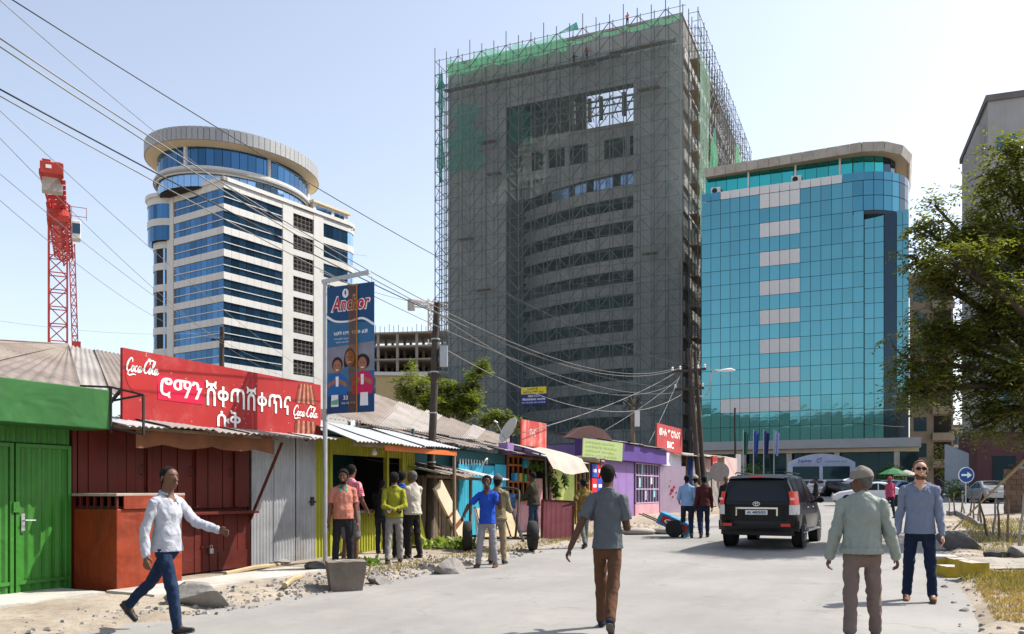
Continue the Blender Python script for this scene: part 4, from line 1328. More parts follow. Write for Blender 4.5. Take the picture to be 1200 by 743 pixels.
# projecting sales box, orange-red sheet metal with a slotted top
bx_ = kiosk('metal_sales_box', 8.36, 'rust orange sheet metal box standing out from the dark red kiosk', 'box', v=-10.99)
q = MB(); q.box(0, -.9, .06, 1.17, -.02, 1.22); q.build('body', m_rust_or, bx_, bevel=.012)
q = MB(); q.box(-.03, -.93, 1.40, 1.20, 0, 1.44); q.build('lid', mat('dusty_lid', (.33, .27, .22), .8, var=.2), bx_, bevel=.008)
q = MB(); q.box(.1, -.93, 1.22, 1.19, -.905, 1.40); q.box(1.16, -.9, 1.22, 1.19, -.05, 1.40); q.build('front_rim', m_rust_or, bx_)
for i in range(7):
    q = MB(); q.box(.0, -.9 + i * .145, 1.22, .03, -.86 + i * .145, 1.4); q.build('slot_bar', m_red, bx_)
q = MB(); q.box(.02, -.86, 1.222, 1.12, -.06, 1.26); q.build('tray', m_ironblack, bx_)
# iron awning with a sagging cloth valance
roof_sheets((.1, -.75, 2.42), (5.35, -.62, 2.47), (5.35, .3, 2.62), (.1, .3, 2.62), .85, [m_roof_old2, m_roof_new], k, 'awning_sheet', seed=11, rough_=.025, jag=.12)
q = MB()
def val(a, c_):
    x = .5 + a * 3.0
    return (x, -.55 + .03 * math.sin(x * 9) - .02, 2.44 - c_ * (.20 + .06 * abs(math.sin(x * 3.1)) + .08 * vnoise(x * 1.6, 2.2, 3)))
q.grid(val, 40, 4); q.build('valance', m_brown_cloth, k, smooth=True)
q = MB(); q.beam((.1, -.6, 2.40), (3.6, -.55, 2.41), .05); q.build('awning_rail', m_wood, k)

# ---------------------------------------------------------------- the red billboard
sg = kiosk('red_billboard', 9.12, 'long red shop billboard with white Amharic lettering on the kiosk roof', 'sign', v=-10.88, dz=2.50)
SL, SHH = 4.74, 1.10
tilt = .032                                                        # it climbs a little towards its far end
q = MB()
q.add([(0, 0, 0), (SL, 0, .02), (SL, .05, .02), (0, .05, 0), (0, 0, SHH + .04), (SL, 0, SHH + .0), (SL, .05, SHH + .0), (0, .05, SHH + .04)],
      [(0, 3, 2, 1), (4, 5, 6, 7), (0, 1, 5, 4), (1, 2, 6, 5), (2, 3, 7, 6), (3, 0, 4, 7)])
q.build('board', m_cokered, sg)
q = MB()
for x in (.3, 1.6, 3.0, 4.4): q.beam((x, .08, -.05), (x, .08, SHH - .1), .05); q.beam((x, .1, SHH - .3), (x, 1.0, .05), .04)
q.build('support_frame', m_wood, sg)
q = MB(); q.lathe([(.0, 0), (.31, 0), (.31, .004)], 40, (.36, -.003, .76), 'y'); q.v = [(x, -.003 if y > -.002 else -.005, z) for x, y, z in q.v]; q.build('disc', m_cokedark, sg)
m_wl = mat('white_enamel', (.80, .78, .75), .5, var=.04, vs=3, dirt=(.6, .5, .45), da=.15)
script_logo(.05, -.010, .74, .66, .29, m_wl, sg)
q = MB(); q.box(.66, -.006, .42, 1.60, -.0015, .80); q.build('fresh_patch', m_cokered2, sg)
lettering('ሮማን', .70, -.011, .46, .88, .32, m_wl, sg, .014)
lettering('ሸቀጣሸቀጥና', 1.66, -.011, .42, 2.16, .42, m_wl, sg, .014)
lettering('ሱቅ', 1.92, -.011, .08, .56, .30, m_wl, sg, .014)
def bottle_half(z0, z1, w0, w1, nm):
    n_ = 9
    for i in range(n_):
        a0, a1 = i / n_, (i + .96) / n_
        cxx = 4.28
        q_ = MB(); q_.add([(cxx - w0 / 2 + w0 * a0, -.006, z0), (cxx - w0 / 2 + w0 * a1, -.006, z0), (cxx - w1 / 2 + w1 * a1, -.006, z1), (cxx - w1 / 2 + w1 * a0, -.006, z1)], [(0, 1, 2, 3)])
        q_.build(nm, m_bottle if i % 2 == 0 else m_bottle2, sg)
bottle_half(.68, 1.06, .66, .42, 'bottle_stripe')
bottle_half(.04, .34, .72, .64, 'bottle_stripe')
script_logo(3.88, -.011, .37, .80, .28, m_wl, sg)

# ---------------------------------------------------------------- grey corrugated wall
k = kiosk('corrugated_iron_wall', 12.0, 'grey corrugated iron wall between the red and yellow kiosks', 'wall')
for i, (a, b_) in enumerate(((0, .62), (.60, 1.24), (1.22, 1.86))):
    o = corr(a, b_, .05, 2.5, pitch=.085, amp=.014, y=-.006 * i, jag=.03, seed=i).build('iron_sheet', m_zinc, k, smooth=True)
q = MB()
for x in (.02, .9, 1.8): q.box(x, .03, 0, x + .06, .09, 2.5)
q.build('post', m_wood, k)
q = MB(); q.box(1.66, -.05, 1.15, 1.74, -.02, 1.32); q.box(1.62, -.045, 1.2, 1.8, -.03, 1.24); q.build('latch', m_ironblack, k)

# ---------------------------------------------------------------- yellow kiosk with the customers
k = kiosk('yellow_kiosk', 13.84, 'lime yellow kiosk with a dark serving window under a silver iron awning')
W4 = 3.75
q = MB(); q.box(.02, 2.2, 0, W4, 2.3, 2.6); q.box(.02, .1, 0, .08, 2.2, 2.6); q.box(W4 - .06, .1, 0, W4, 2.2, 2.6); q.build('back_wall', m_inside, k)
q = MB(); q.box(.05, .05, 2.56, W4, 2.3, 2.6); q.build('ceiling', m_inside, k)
for (x0, x1, z0, z1) in ((0, .45, .05, 2.55), (2.55, W4, .05, .95), (.45, 2.55, .05, .95), (3.2, W4, .95, 2.55)):
    corr(x0, x1, z0, z1, pitch=.1, amp=.012, y=0, trap=True).build('panel', m_lime, k)
corr(.45, 3.2, 2.18, 2.55, pitch=.1, amp=.012, y=-.01, trap=True).build('header', m_lime, k)
for x in (.42, 2.5, 3.15): 
    q = MB(); q.box(x, -.05, .05, x + .08, .05, 2.55); q.build('post', m_lime, k)
q = MB(); q.box(.45, -.3, .95, 3.2, .3, 1.0); q.build('counter', m_wood, k)
for zz in (1.2, 1.6, 2.0):
    q = MB(); q.box(.3, 1.7, zz, 3.5, 2.15, zz + .03); q.build('shelf', m_wood, k)
    for i in range(13):
        if rng.random() < .75:
            x = .4 + i * .24; q = MB(); q.box(x, 1.75, zz + .03, x + .15, 1.95, zz + .16 + .12 * rng.random()); q.build('packet', m_goods, k)
q = MB()
for x in (1.6, 1.75, 1.9, 2.05): q.box(x, 1.2, 1.6, x + .02, 1.22, 2.2)
q.build('window_bar', m_ironblack, k)
# side leaf, yellow, standing open on the right
q = corr(0, .62, 0, .95, pitch=.1, amp=.012, trap=True); o = q.build('open_leaf', mat('yellow_sheet', (.62, .58, .05), .5, var=.12, dirt=(.4, .36, .05), da=.3), k); o.location = (3.1, -.5, .05); o.rotation_euler = (R(-14), 0, R(10))
roof_sheets((-.15, -1.05, 2.40), (4.1, -1.0, 2.42), (4.1, .35, 2.78), (-.1, .3, 2.86), .8, m_roof_new, k, 'awning_sheet', seed=21, rough_=.03, jag=.10)
q = MB(); q.box(1.0, -1.0, 2.26, 4.05, -.96, 2.37); q.build('orange_fascia', m_orange, k)
q = MB(); q.box(-.1, -1.0, 2.31, 1.0, -.95, 2.37); q.beam((3.98, -.97, .0), (3.98, -.97, 2.3), .06); q.build('awning_frame', m_wood, k)
q = MB(); q.lathe([(.001, 0), (.05, .01), (.06, .06), (.03, .11), (.03, .15)], 12, (1.05, -.7, 2.16)); q.build('light_bulb', m_whitepan, k, smooth=True)

# ---------------------------------------------------------------- old roofs behind
k = kiosk('tin_roofed_house', 14.2, 'long low house behind the kiosks under a rusty brown tin roof', 'house', v=-12.4)
Mk = Matrix.Translation(k.location) @ Matrix.Rotation(STREET_ROT, 4, 'Z')
loc = lambda p: Mk.inverted() @ p
E1, E2 = loc(at(372, 487, 19.0)), loc(at(592, 522, 29.5))
P1, P2 = loc(at(415, 455, 25.0)), loc(at(600, 514, 35.5))
roof_sheets(E1, E2, P2, P1, .85, [m_roof_old, m_roof_old, m_roof_old2], k, seed=31, rough_=.05, jag=.2)
q = MB(); e1, e2 = E1 + Vector((.2, .5, -.25)), E2 + Vector((-.1, .5, -.25))
q.add([e1, e2, (e2.x, e2.y, 0), (e1.x, e1.y, 0), e1 + Vector((0, 3, 0)), e2 + Vector((0, 3, 0)), (e2.x, e2.y + 3, 0), (e1.x, e1.y + 3, 0)], [(0, 3, 2, 1), (1, 2, 6, 5), (4, 5, 6, 7), (0, 4, 7, 3)])
q.build('wall', m_teal, k)
# ragged second roof, sheets held down with stones, over the shed
k = kiosk('patched_shed', 17.75, 'old shed of rough upright boards with a ragged patched tin roof')
for i in range(16):
    x = i * .125; h_ = 1.75 + rng.uniform(-.12, .12)
    q = MB(); q.box(x, rng.uniform(-.02, .02), .02, x + .11, .03, h_); o = q.build('plank', m_wood, k); o.rotation_euler = (0, R(rng.uniform(-1.2, 1.2)), 0)
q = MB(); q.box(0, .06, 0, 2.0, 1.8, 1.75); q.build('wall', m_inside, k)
roof_sheets((-.5, -.65, 1.78), (2.5, -.6, 1.72), (2.5, 1.3, 2.12), (-.5, 1.2, 2.15), .55, [m_roof_old2, m_roof_new, m_roof_old], k, seed=41, rough_=.11, jag=.5, pitch=.1)
q = MB(); q.beam((-.3, -.45, 1.72), (2.4, -.45, 1.68), .07); q.beam((1.95, -.4, 0), (1.95, -.4, 1.7), .07); q.build('rail', m_wood, k)
q = MB(); q.box(-.1, .25, 1.9, 2.1, .3, 2.6); q.box(.1, .2, 1.9, .16, .25, 2.9); q.build('teal_fascia', m_teal, k)
roof_sheets((-.2, -.1, 2.62), (6.2, -.25, 2.48), (6.1, 1.2, 2.78), (-.2, 1.3, 2.95), .8, [m_roof_old, m_roof_old2], k, 'upper_roof_sheet', seed=42, rough_=.06, jag=.3)

# ---------------------------------------------------------------- turquoise iron front
k = kiosk('turquoise_iron_front', 19.75, 'bright turquoise corrugated iron shop front, shut', 'kiosk')
for i in range(4):
    corr(i * .71, i * .71 + .73, .05, 2.06 + .05 * (i % 2), pitch=.09, amp=.016, y=-.008 * (i % 2), jag=.03, seed=i).build('iron_sheet', m_sky, k, smooth=True)
q = MB(); q.box(0, .08, 0, 2.85, 1.4, 2.35); q.build('wall', m_teal, k)
q = MB(); q.box(-.05, .03, 2.12, 2.9, .075, 2.42); q.build('teal_fascia', m_teal, k)
for i in range(9):
    q = MB(); q.beam((.05 + i * .16, -.03, 2.05), (.05 + i * .16, -.03, 2.2), .018); q.build('spike', m_whitepan, k)
q = MB(); q.tube(catmull([(1.3, -.03, 2.02), (1.35, -.12, 2.2), (1.5, -.1, 2.24), (1.6, -.02, 2.1)]), .022, 6); q.build('hose', m_whitepan, k)

# ---------------------------------------------------------------- vegetable kiosk with canvas awning
k = kiosk('vegetable_kiosk', 22.75, 'timber vegetable kiosk with a sagging canvas awning and hanging greens')
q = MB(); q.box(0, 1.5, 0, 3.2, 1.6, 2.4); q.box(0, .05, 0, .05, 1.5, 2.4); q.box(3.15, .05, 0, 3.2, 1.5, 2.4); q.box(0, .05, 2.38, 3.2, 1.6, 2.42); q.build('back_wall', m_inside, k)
for x in (.0, .35, .7, 1.05, 1.4): 
    q = MB(); q.box(x, -.03, 1.0, x + .055, .03, 2.35); q.build('slat', mat('orange_timber', (.32, .11, .035), .8, var=.3, vs=4), k)
for z in (1.0, 1.55, 2.05, 2.32):
    q = MB(); q.box(-.02, -.04, z, 1.75, .02, z + .06); q.build('rail', MATS['orange_timber'], k)
for (x0, x1) in ((0, .85), (.87, 1.7), (2.2, 3.15)):
    q = MB(); q.box(x0, -.02, .05, x1, .03, .98); q.build('pink_panel', m_pink, k)
q = MB(); q.box(1.75, -.02, .05, 2.55, .03, 1.7); q.build('pink_door', m_pink, k)
q = MB(); q.box(-.1, -.25, .98, 1.75, .3, 1.03); q.build('counter', m_wood, k)
q = MB(); q.box(-.3, -.15, 2.38, .12, .15, 2.72); q.build('lilac_box', m_lilac, k)
# canvas over bent poles
cv = MB()
def can(a, c_):
    x = .25 + 2.9 * a
    y = .35 - 1.75 * c_
    z = 2.72 - .18 * c_ - .30 * c_ * c_ + .04 * math.sin(x * 3) - .08 * math.sin(math.pi * a) * c_
    if c_ > .86: z -= (c_ - .86) * 2.2 + .05 * vnoise(x * 3, 1, 2)
    return (x, y + .03 * math.sin(x * 7), z)
cv.grid(can, 24, 14); cv.v = cv.v; cv.build('canvas_awning', m_canvas, k, smooth=True)
q = MB(); q.beam((.3, -1.1, 2.3), (.3, .3, 2.6), .04); q.beam((3.1, -1.2, 2.2), (3.1, .3, 2.6), .04); q.beam((.3, -1.15, 0.0), (.3, -1.1, 2.32), .04); q.build('awning_pole', m_wood, k)
q = MB(); q.box(.2, -.45, 2.25, 1.7, -.4, 2.3)
q.build('hanging_rail', m_wood, k)
m_greens = leaf_mat('hanging_greens', (.05, .12, .02), .4, .3)
def leaf_cloud(pts, n, size, m, name, parent, seed=0, droop=.3):
    r_ = random.Random(seed); q_ = MB()
    for _ in range(n):
        c_, rad = pts[r_.randrange(len(pts))]
        d = Vector((r_.gauss(0, 1), r_.gauss(0, 1), r_.gauss(0, 1))); d = d.normalized() * (r_.random() ** .4)
        p = Vector(c_) + Vector((d.x * rad[0], d.y * rad[1], d.z * rad[2]))
        ax = Vector((r_.gauss(0, 1), r_.gauss(0, 1), r_.gauss(0, .6) - droop)).normalized(); sd = ax.orthogonal().normalized()
        sd = (Matrix.Rotation(r_.random() * 6.28, 3, ax) @ sd)
        L_ = size * r_.uniform(.7, 1.3); w_ = L_ * .42
        q_.add([p, p + ax * L_ * .5 + sd * w_ * .5, p + ax * L_, p + ax * L_ * .5 - sd * w_ * .5], [(0, 1, 2, 3)])
    return q_.build(name, m, parent)
leaf_cloud([((2.3, -.5, 1.75), (.18, .1, .38)), ((2.4, -.55, 1.35), (.12, .08, .25)), ((1.2, -.4, 2.1), (.5, .15, .16))], 260, .16, m_greens, 'hanging_leaves', k, 4, 1.0)
leaf_cloud([((3.3, -.5, 1.75), (.09, .08, .34))], 120, .14, m_greens, 'hanging_leaves', k, 5, 1.0)
for (x, z, c_) in ((.25, 1.62, (.03, .25, .5)), (.6, 1.62, (.5, .3, .1)), (.95, 1.6, (.05, .3, .1)), (1.25, 2.1, (.5, .05, .05))):
    q = MB(); q.box(x, -.12, z - .02, x + .2, .0, z + .22); q.build('packet', mat('packet_%d' % int(x * 100), c_, .5, var=.2), k)
q = MB(); q.lathe([(.001, 0), (.10, .02), (.12, .12), (.1, .24), (.05, .27), (.04, .32)], 14, (1.05, -.1, 2.0)); q.build('blue_jug', m_sky, k, smooth=40)

# rust-red sign and the dish on the roof
sg2 = kiosk('rusty_red_sign', 23.85, 'small rusty red roof sign beside the satellite dish', 'sign', v=-11.05, dz=2.70)
q = MB(); q.box(0, 0, 0, 1.95, .05, .80); q.build('board', mat('rusted_red_sign', (.45, .06, .05), .6, var=.2, vs=2, dirt=(.55, .35, .3), da=.45, ds=2.2, streak=(.6, .5, .45), sa=.6), sg2)
q = MB(); q.beam((.3, .08, -.4), (.3, .08, .6), .05); q.beam((1.6, .08, -.4), (1.6, .08, .6), .05); q.build('post', m_wood, sg2)
lettering('ቡና', .6, -.006, .3, .5, .25, mat('faded_white_print', (.6, .45, .42), .7, var=.3, vs=6), sg2, .01)
ds = empty('satellite_dish', S(24.55, -11.75, 2.55), 0, 'large cream satellite dish on the kiosk roof', 'dish')
q = MB()
n = 28
prof_ = [(.02, 0), (.15, .012), (.28, .045), (.40, .09), (.45, .12), (.44, .13), (.28, .06), (.15, .028), (.02, .02)]
q.lathe(prof_, n)
o = q.build('reflector', mat('cream_dish', (.55, .50, .42), .5, var=.08), ds, smooth=50); o.location = (0, 0, .62); o.rotation_euler = (R(-62), R(0), R(118))
q = MB(); q.tube([(0, 0, 0), (0, 0, .6)], .035, 8); q.tube([(0, 0, .45), (0, .15, .62)], .03, 6); q.build('mast', m_ironblack, ds)
fw = o.rotation_euler.to_matrix() @ Vector((0, 0, 1))
q = MB(); q.tube([Vector((0, 0, .62)) + fw * .02 - Vector((0, 0, .55)), Vector((0, 0, .62)) + fw * .6], .014, 6); q.tube([Vector((0, 0, .62)) + fw * .55, Vector((0, 0, .62)) + fw * .68], .04, 8); q.build('feed_arm', m_galv, ds)

# ---------------------------------------------------------------- lime stall
k = kiosk('lime_stall', 26.05, 'pale lime green stall front hung with a board sign')
for i in range(4): corr(i * .52, i * .52 + .53, .05, 2.05, pitch=.1, amp=.012, y=-.006 * (i % 2), trap=True).build('panel', m_limepale, k)
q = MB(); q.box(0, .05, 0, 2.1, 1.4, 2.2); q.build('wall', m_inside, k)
roof_sheets((-.2, -.5, 2.22), (2.3, -.5, 2.2), (2.3, 1.0, 2.5), (-.2, 1.0, 2.5), .8, [m_roof_new, m_roof_old2], k, seed=61, rough_=.06, jag=.3)
q = MB(); q.box(-.02, -.04, .05, .14, .04, 2.1); q.build('pink_post', m_pink, k)
sg3 = kiosk('pale_green_sign', 27.95, 'tilted pale green board sign with faint writing', 'sign', v=-10.6, dz=2.42)
q = MB(); q.box(0, 0, 0, 1.9, .04, .66); o = q.build('board', mat('pale_green_sign_paint', (.52, .62, .26), .6, var=.1, vs=3), sg3); sg3.rotation_euler = (0, R(3.5), STREET_ROT - R(28))
for i in range(4): lettering('አትክልት ፍራፍሬ', .12, -.006, .06 + i * .15, 1.5 - .12 * (i % 2), .075, mat('green_print', (.25, .40, .12), .7), sg3)
q = MB(); q.beam((.9, .05, -.3), (.9, .05, .5), .04); q.build('post', m_wood, sg3)

# ---------------------------------------------------------------- timber kiosk with drink crates
k = kiosk('timber_drinks_kiosk', 28.25, 'open timber kiosk front with blue and red drink panels')
q = MB(); q.box(0, .9, 0, 2.6, 1.0, 2.3); q.box(0, 0, 0, .04, .9, 2.3); q.box(0, -.1, 2.28, 2.7, 1.0, 2.32); q.build('wall', m_wood, k)
for x in (0, .42, .86, 1.3):
    q = MB(); q.box(x, -.05, .03, x + .08, .03, 2.25); q.build('post', mat('ochre_timber', (.40, .25, .09), .8, var=.25, vs=4, rnd=.3), k)
for z in (.5, 1.0, 1.5, 2.0):
    q = MB(); q.box(0, -.03, z, 1.35, .5, z + .04); q.build('shelf', m_wood, k)
for i in range(14):
    x = .08 + .17 * (i % 7); z = (.54, 1.04)[i // 7]
    q = MB(); q.lathe([(.05, 0), (.05, .16), (.02, .22), (.02, .27)], 8, (x, .1, z)); q.build('bottle', m_goods, k)
m_pblue = mat('blue_drink_panel', (.02, .06, .42), .5, var=.1); m_pred = mat('red_drink_panel', (.55, .02, .025), .5, var=.1)
for (x, z, m_) in ((1.42, 1.72, m_pblue), (2.02, 1.72, m_pred), (1.42, 1.16, m_pred), (2.02, 1.16, m_pblue), (1.42, .6, m_pblue), (2.02, .6, m_pred)):
    q = MB(); q.box(x, -.12, z, x + .58, .3, z + .53); o = q.build('drink_crate', m_, k, bevel=.02)
    q = MB(); q.box(x + .1, -.126, z + .2, x + .46, -.121, z + .32); q.build('crate_label', m_white_print, o)
q = MB(); q.box(-.3, -.7, 2.32, 1.8, .3, 2.36); o = q.build('board_canopy', m_wood_l, k); o.rotation_euler = (R(-6), R(2), 0)
q = MB(); q.box(-.2, -.75, 2.40, 1.4, .1, 2.46); o = q.build('board_canopy', m_roof_old2, k); o.rotation_euler = (R(4), R(-3), 0)

# ---------------------------------------------------------------- violet shop
k = kiosk('violet_shop', 30.9, 'violet painted shop with barred window and deep fascia')
W8 = 8.4
q = MB(); q.box(0, .05, 0, W8, 4.2, 3.0); q.build('wall', m_lilac, k)
q = MB(); q.box(-1.9, -.28, 2.42, W8 + .1, .3, 3.10); q.build('fascia', m_purple, k, bevel=.01)
for i in range(4):
    q = MB(); q.box(.05 + i * 1.05, .0, .1, .05 + (i + 1) * 1.05 - .02, .055, 2.4); q.build('wall_panel', m_lilac, k)
q = MB(); q.box(4.4, -.02, .05, W8 - .3, .05, .62); q.build('plinth', m_pink, k)
m_lfr = mat('lilac_frame', (.40, .30, .44), .6, var=.12)
wi = MB(); wi.box(4.45, .02, .66, W8 - .35, .045, 2.36); wi = wi.build('shop_window', m_gl_dark, k)
for i in range(9):
    x = 4.45 + i * .444; q = MB(); q.box(x, -.03, .62, x + .045, .02, 2.4); q.build('window_bar', m_lfr, wi)
for z in (.64, 1.25, 1.85, 2.36):
    q = MB(); q.box(4.45, -.035, z, W8 - .35, .02, z + .05); q.build('window_bar', m_lfr, wi)
for (x, z, c_) in ((4.9, 1.35, (.3, .5, .5)), (5.8, .8, (.4, .35, .45)), (6.7, 1.5, (.6, .58, .55)), (7.2, .9, (.2, .45, .5)), (5.3, 1.95, (.25, .4, .45))):
    q = MB(); q.box(x, .0, z, x + .35, .02, z + .42); q.build('poster', mat('poster_%d' % int(x * 10), c_, .6, var=.3, vs=6), wi)
for (x0, rz) in ((W8 - .2, R(-38)),):
    q = MB(); q.box(0, -.02, 0, 1.5, .03, 2.3); dr = q.build('shop_door', mat('pale_lilac_door', (.52, .40, .50), .6, var=.12, vs=1.2, dirt=(.4, .28, .36), da=.3), k); dr.location = (x0, -.02, .06); dr.rotation_euler = (0, 0, rz)
    q = MB()
    for (px_, pz, r_) in ((.7, 1.15, .1), (.62, 1.0, .06), (.82, 1.3, .07), (.75, .85, .05), (.55, 1.35, .04), (.95, 1.05, .05), (.6, 1.6, .03)):
        q.lathe([(.001, -.004), (r_, -.003), (r_, 0)], 9, (px_, -.026, pz), 'y', sx=1.0)
    q.build('red_splash', mat('red_splash_paint', (.4, .02, .03), .6), dr)
# low gable roof of brown and pale sheets
q = MB()
q.prism([(-3.2, 0), (1.8, 0), (1.4, .25), (.4, .52), (-.8, .58), (-2.2, .38)], .25, (0.6, .5, 3.1), (1, 0, 0), (0, 0, 1)); q.build('gable_end', mat('dark_brown_iron', (.06, .025, .02), .7, var=.2), k)
roof_sheets((.3, -.35, 3.12), (W8 + .2, -.35, 3.14), (W8 + .2, 3.4, 3.55), (.3, 3.4, 3.75), 1.0, [m_canvas, m_roof_old2], k, seed=81, rough_=.03, jag=.06)
sg4 = kiosk('red_shop_sign', 39.1, 'red upright shop sign with white lettering above the violet shop', 'sign', v=-11.1, dz=3.0)
q = MB(); q.box(0, 0, 0, 4.7, .08, 1.28); q.build('board', mat('faded_red_sign', (.40, .06, .058), .55, var=.08, vs=1.2, dirt=(.45, .12, .11), da=.3), sg4)
lettering('ሙሉ ግሮሰሪና', .35, -.008, .70, 3.9, .40, m_wl, sg4, .02)
lettering('BIC', 1.75, -.008, .18, 1.25, .34, m_wl, sg4, .03)
q = MB(); q.box(0, .02, -.68, 4.6, .08, -.04); q.build('white_board', mat('chalky_board', (.62, .58, .68), .7, var=.12, vs=2), sg4)
q = MB()
for x in (.4, 4.2): q.beam((x, .12, -1.2), (x, .12, 1.1), .07)
q.build('post', m_wood, sg4)

# ---------------------------------------------------------------- rose plaster building and clutter past the shop
k = kiosk('rose_plaster_building', 46.8, 'rose plastered building with a torn white roof beyond the violet shop', 'building', v=-11.2)
q = MB(); q.box(0, 0, 0, 6.2, 5, 2.9); q.build('wall', mat('rose_plaster', (.36, .23, .21), .9, var=.14, vs=1, dirt=(.25, .17, .15), da=.4), k)
q = MB(); q.box(6.2, -.4, 0, 10.2, 5, 3.1); q.build('annex_wall', mat('pale_rose_plaster', (.50, .36, .33), .9, var=.1, vs=1), k)
roof_sheets((-5.4, -.4, 2.75), (6.3, -.3, 3.0), (6.3, 3, 3.3), (-5.4, 3, 3.2), 1.0, [m_canvas, m_roof_new], k, seed=91, rough_=.09, jag=.4)
q = MB(); q.box(-5.0, .3, 0, 0, 3, 2.7); q.build('shed_wall', m_wood, k)
q = MB(); q.box(3.0, -.03, 0, 4.2, .02, 2.1); q.build('door', m_mull, k)
for (u, w, h, lab, c_) in ((44.3, 1.2, 2.2, 'dark blue blanket hung up beside the violet shop door', (.02, .04, .14)), (45.6, 1.0, 2.0, 'pale striped cloth hung up between the shop and the plaster building', (.5, .48, .5))):
    kk = kiosk('hanging_cloth', u, lab, 'cloth', v=-10.95, dz=.6)
    q = MB(); q.grid(lambda a, c__: (w * a, .06 * math.sin(a * 14), h * (1 - c__)), 18, 6); q.build('fabric', mat('cloth_%d' % int(u), c_, .9, var=.2, vs=5), kk, smooth=True)
    q = MB(); q.beam((-.1, 0, h + .02), (w + .1, 0, h + .02), .04); q.beam((-.08, .02, -.6), (-.08, .02, h), .04); q.beam((w + .08, .02, -.6), (w + .08, .02, h), .04); q.build('rail', m_wood, kk)
kk = kiosk('red_pole_sign', 46.9, 'small red square sign fixed to the tall wooden poles', 'sign', v=-10.2, dz=1.95)
q = MB(); q.box(0, 0, 0, 1.35, .05, .95); q.build('board', m_cokered, kk); script_logo(.15, -.01, .35, 1.0, .3, m_wl, kk)
q = MB(); q.beam((.1, .08, -1.9), (.1, .08, .9), .07); q.build('post', m_wood, kk)
kk = empty('round_road_sign', spot(843, 597), R(-10), 'round road sign seen from behind, grey, by the rose plaster building', 'sign')
q = MB(); q.lathe([(.001, 0), (.52, 0), (.52, .03), (.001, .03)], 32, (0, 0, 2.0), 'y'); q.build('disc', mat('sign_back_grey', (.30, .27, .26), .6, metal=.2), kk)
q = MB(); q.tube([(0, .06, 0), (0, .06, 2.4)], .04, 8); q.build('post', m_galv, kk)
kk = kiosk('leaning_canvas_bundle', 48.0, 'grey canvas sheet leaning in a heap by the rose wall', 'canvas', v=-10.7)
q = MB()
q.grid(lambda a, c_: (2.2 * a, -.5 + .45 * c_ + .1 * math.sin(a * 9), 1.5 * c_ * (0.75 + .3 * math.sin(3 * a + .5))), 14, 8); q.build('sheet', mat('grey_canvas', (.22, .2, .18), .9, var=.25), kk, smooth=True)
# ================================================================ poles, wires, banner
def pole(name, base, top, r0, r1, m, label, cat='utility pole'):
    root = empty(name, base, 0, label, cat)
    b = Vector(base)
    q = MB(); t = Vector(top) - b; n = 8
    q.tube([t * (i / n) + Vector((.012 * math.sin(i * 1.7), .012 * math.cos(i * 2.1), 0)) for i in range(n + 1)], [r0 + (r1 - r0) * i / n for i in range(n + 1)], 10)
    q.build('shaft', m, root, smooth=50)
    return root
PA_b = spot(502, 641); PA_t = at(512, 355, PA_b.y)
pa = pole('wooden_utility_pole', PA_b, PA_t, .105, .08, m_pole, 'dark leaning wooden utility pole in front of the patched shed')
q = MB(); h_ = PA_t - PA_b
q.box(h_.x + .08, -.1, h_.z - 1.55, h_.x + .26, .1, h_.z - 1.05); q.build('meter_box', m_galv, pa)
for zz in (-.9, -1.7, -2.7, -3.9): MB().lathe([(.108, h_.z + zz), (.108, h_.z + zz + .03)], 12, (h_.x * (h_.z + zz) / h_.z, 0, 0)).build('wire_band', m_galv, pa)
for zz in (-.15, -1.0): MB().tube([(h_.x - .12, -.05, h_.z + zz), (h_.x - .2, -.05, h_.z + zz), (h_.x - .2, -.05, h_.z + zz + .1)], .02, 6).build('insulator_hook', m_whitepan, pa)
q = MB()
q.tube([(h_.x - .1, 0, h_.z - .02), (h_.x - .5, 0, h_.z + .06)], .025, 6)
q.tube([(h_.x - .35, 0, h_.z + .04), (h_.x - .62, 0, h_.z + .08)], .045, 6)
q.build('top_bracket', m_whitepan, pa)
# twin poles by the rose building, with cross arms and the street light
PB_Y = 45.0
def fz(px, Y): return floor_z((px - 600) / 1000 * Y, Y)
PB_b = Vector((.221 * PB_Y, PB_Y, fz(821, PB_Y))); PB_t = at(807, 408, PB_Y)
pb = pole('wooden_utility_pole', PB_b, PB_t, .15, .10, m_pole, 'tall dark wooden pole with cross arms beside the red shop sign')
pc = pole('wooden_utility_pole', Vector((.229 * PB_Y, PB_Y + .4, fz(829, PB_Y))), at(814, 412, PB_Y + .4), .15, .10, m_pole, 'second tall wooden pole leaning on its twin, carrying the street light')
hb = PB_t - PB_b
q = MB(); q.beam(hb + Vector((-.9, 0, -1.25)), hb + Vector((.9, 0, -1.1)), .12); q.beam(hb + Vector((-.75, 0, -2.2)), hb + Vector((.8, 0, -2.1)), .12); q.build('cross_arm', m_pole, pb)
q = MB()
for dx, dz in ((-.85, -1.2), (-.45, -1.15), (.5, -1.1), (.85, -1.05), (-.7, -2.1), (.75, -2.05)): q.lathe([(.03, 0), (.07, .04), (.05, .12), (.07, .16), (.02, .22)], 8, hb + Vector((dx, 0, dz)))
q.build('insulator', m_whitepan, pb)
hc = at(814, 412, PB_Y + .4) - pc.location
la = at(845, 434, PB_Y + .1) - pc.location
q = MB(); q.tube(catmull([hc + Vector((0, 0, -2.4)), hc + Vector((.7, -.1, -2.25)), la + Vector((-.5, 0, -.12)), la]), .04, 6); q.build('lamp_arm', m_galv, pc)
q = MB(); q.tube([la + Vector((-.12, 0, -.03)), la + Vector((.15, 0, .0)), la + Vector((.5, 0, .03)), la + Vector((.75, 0, 0))], [.06, .13, .16, .05], 10, flat=.6); q.build('street_lamp_head', m_whitepan, pc, smooth=60)
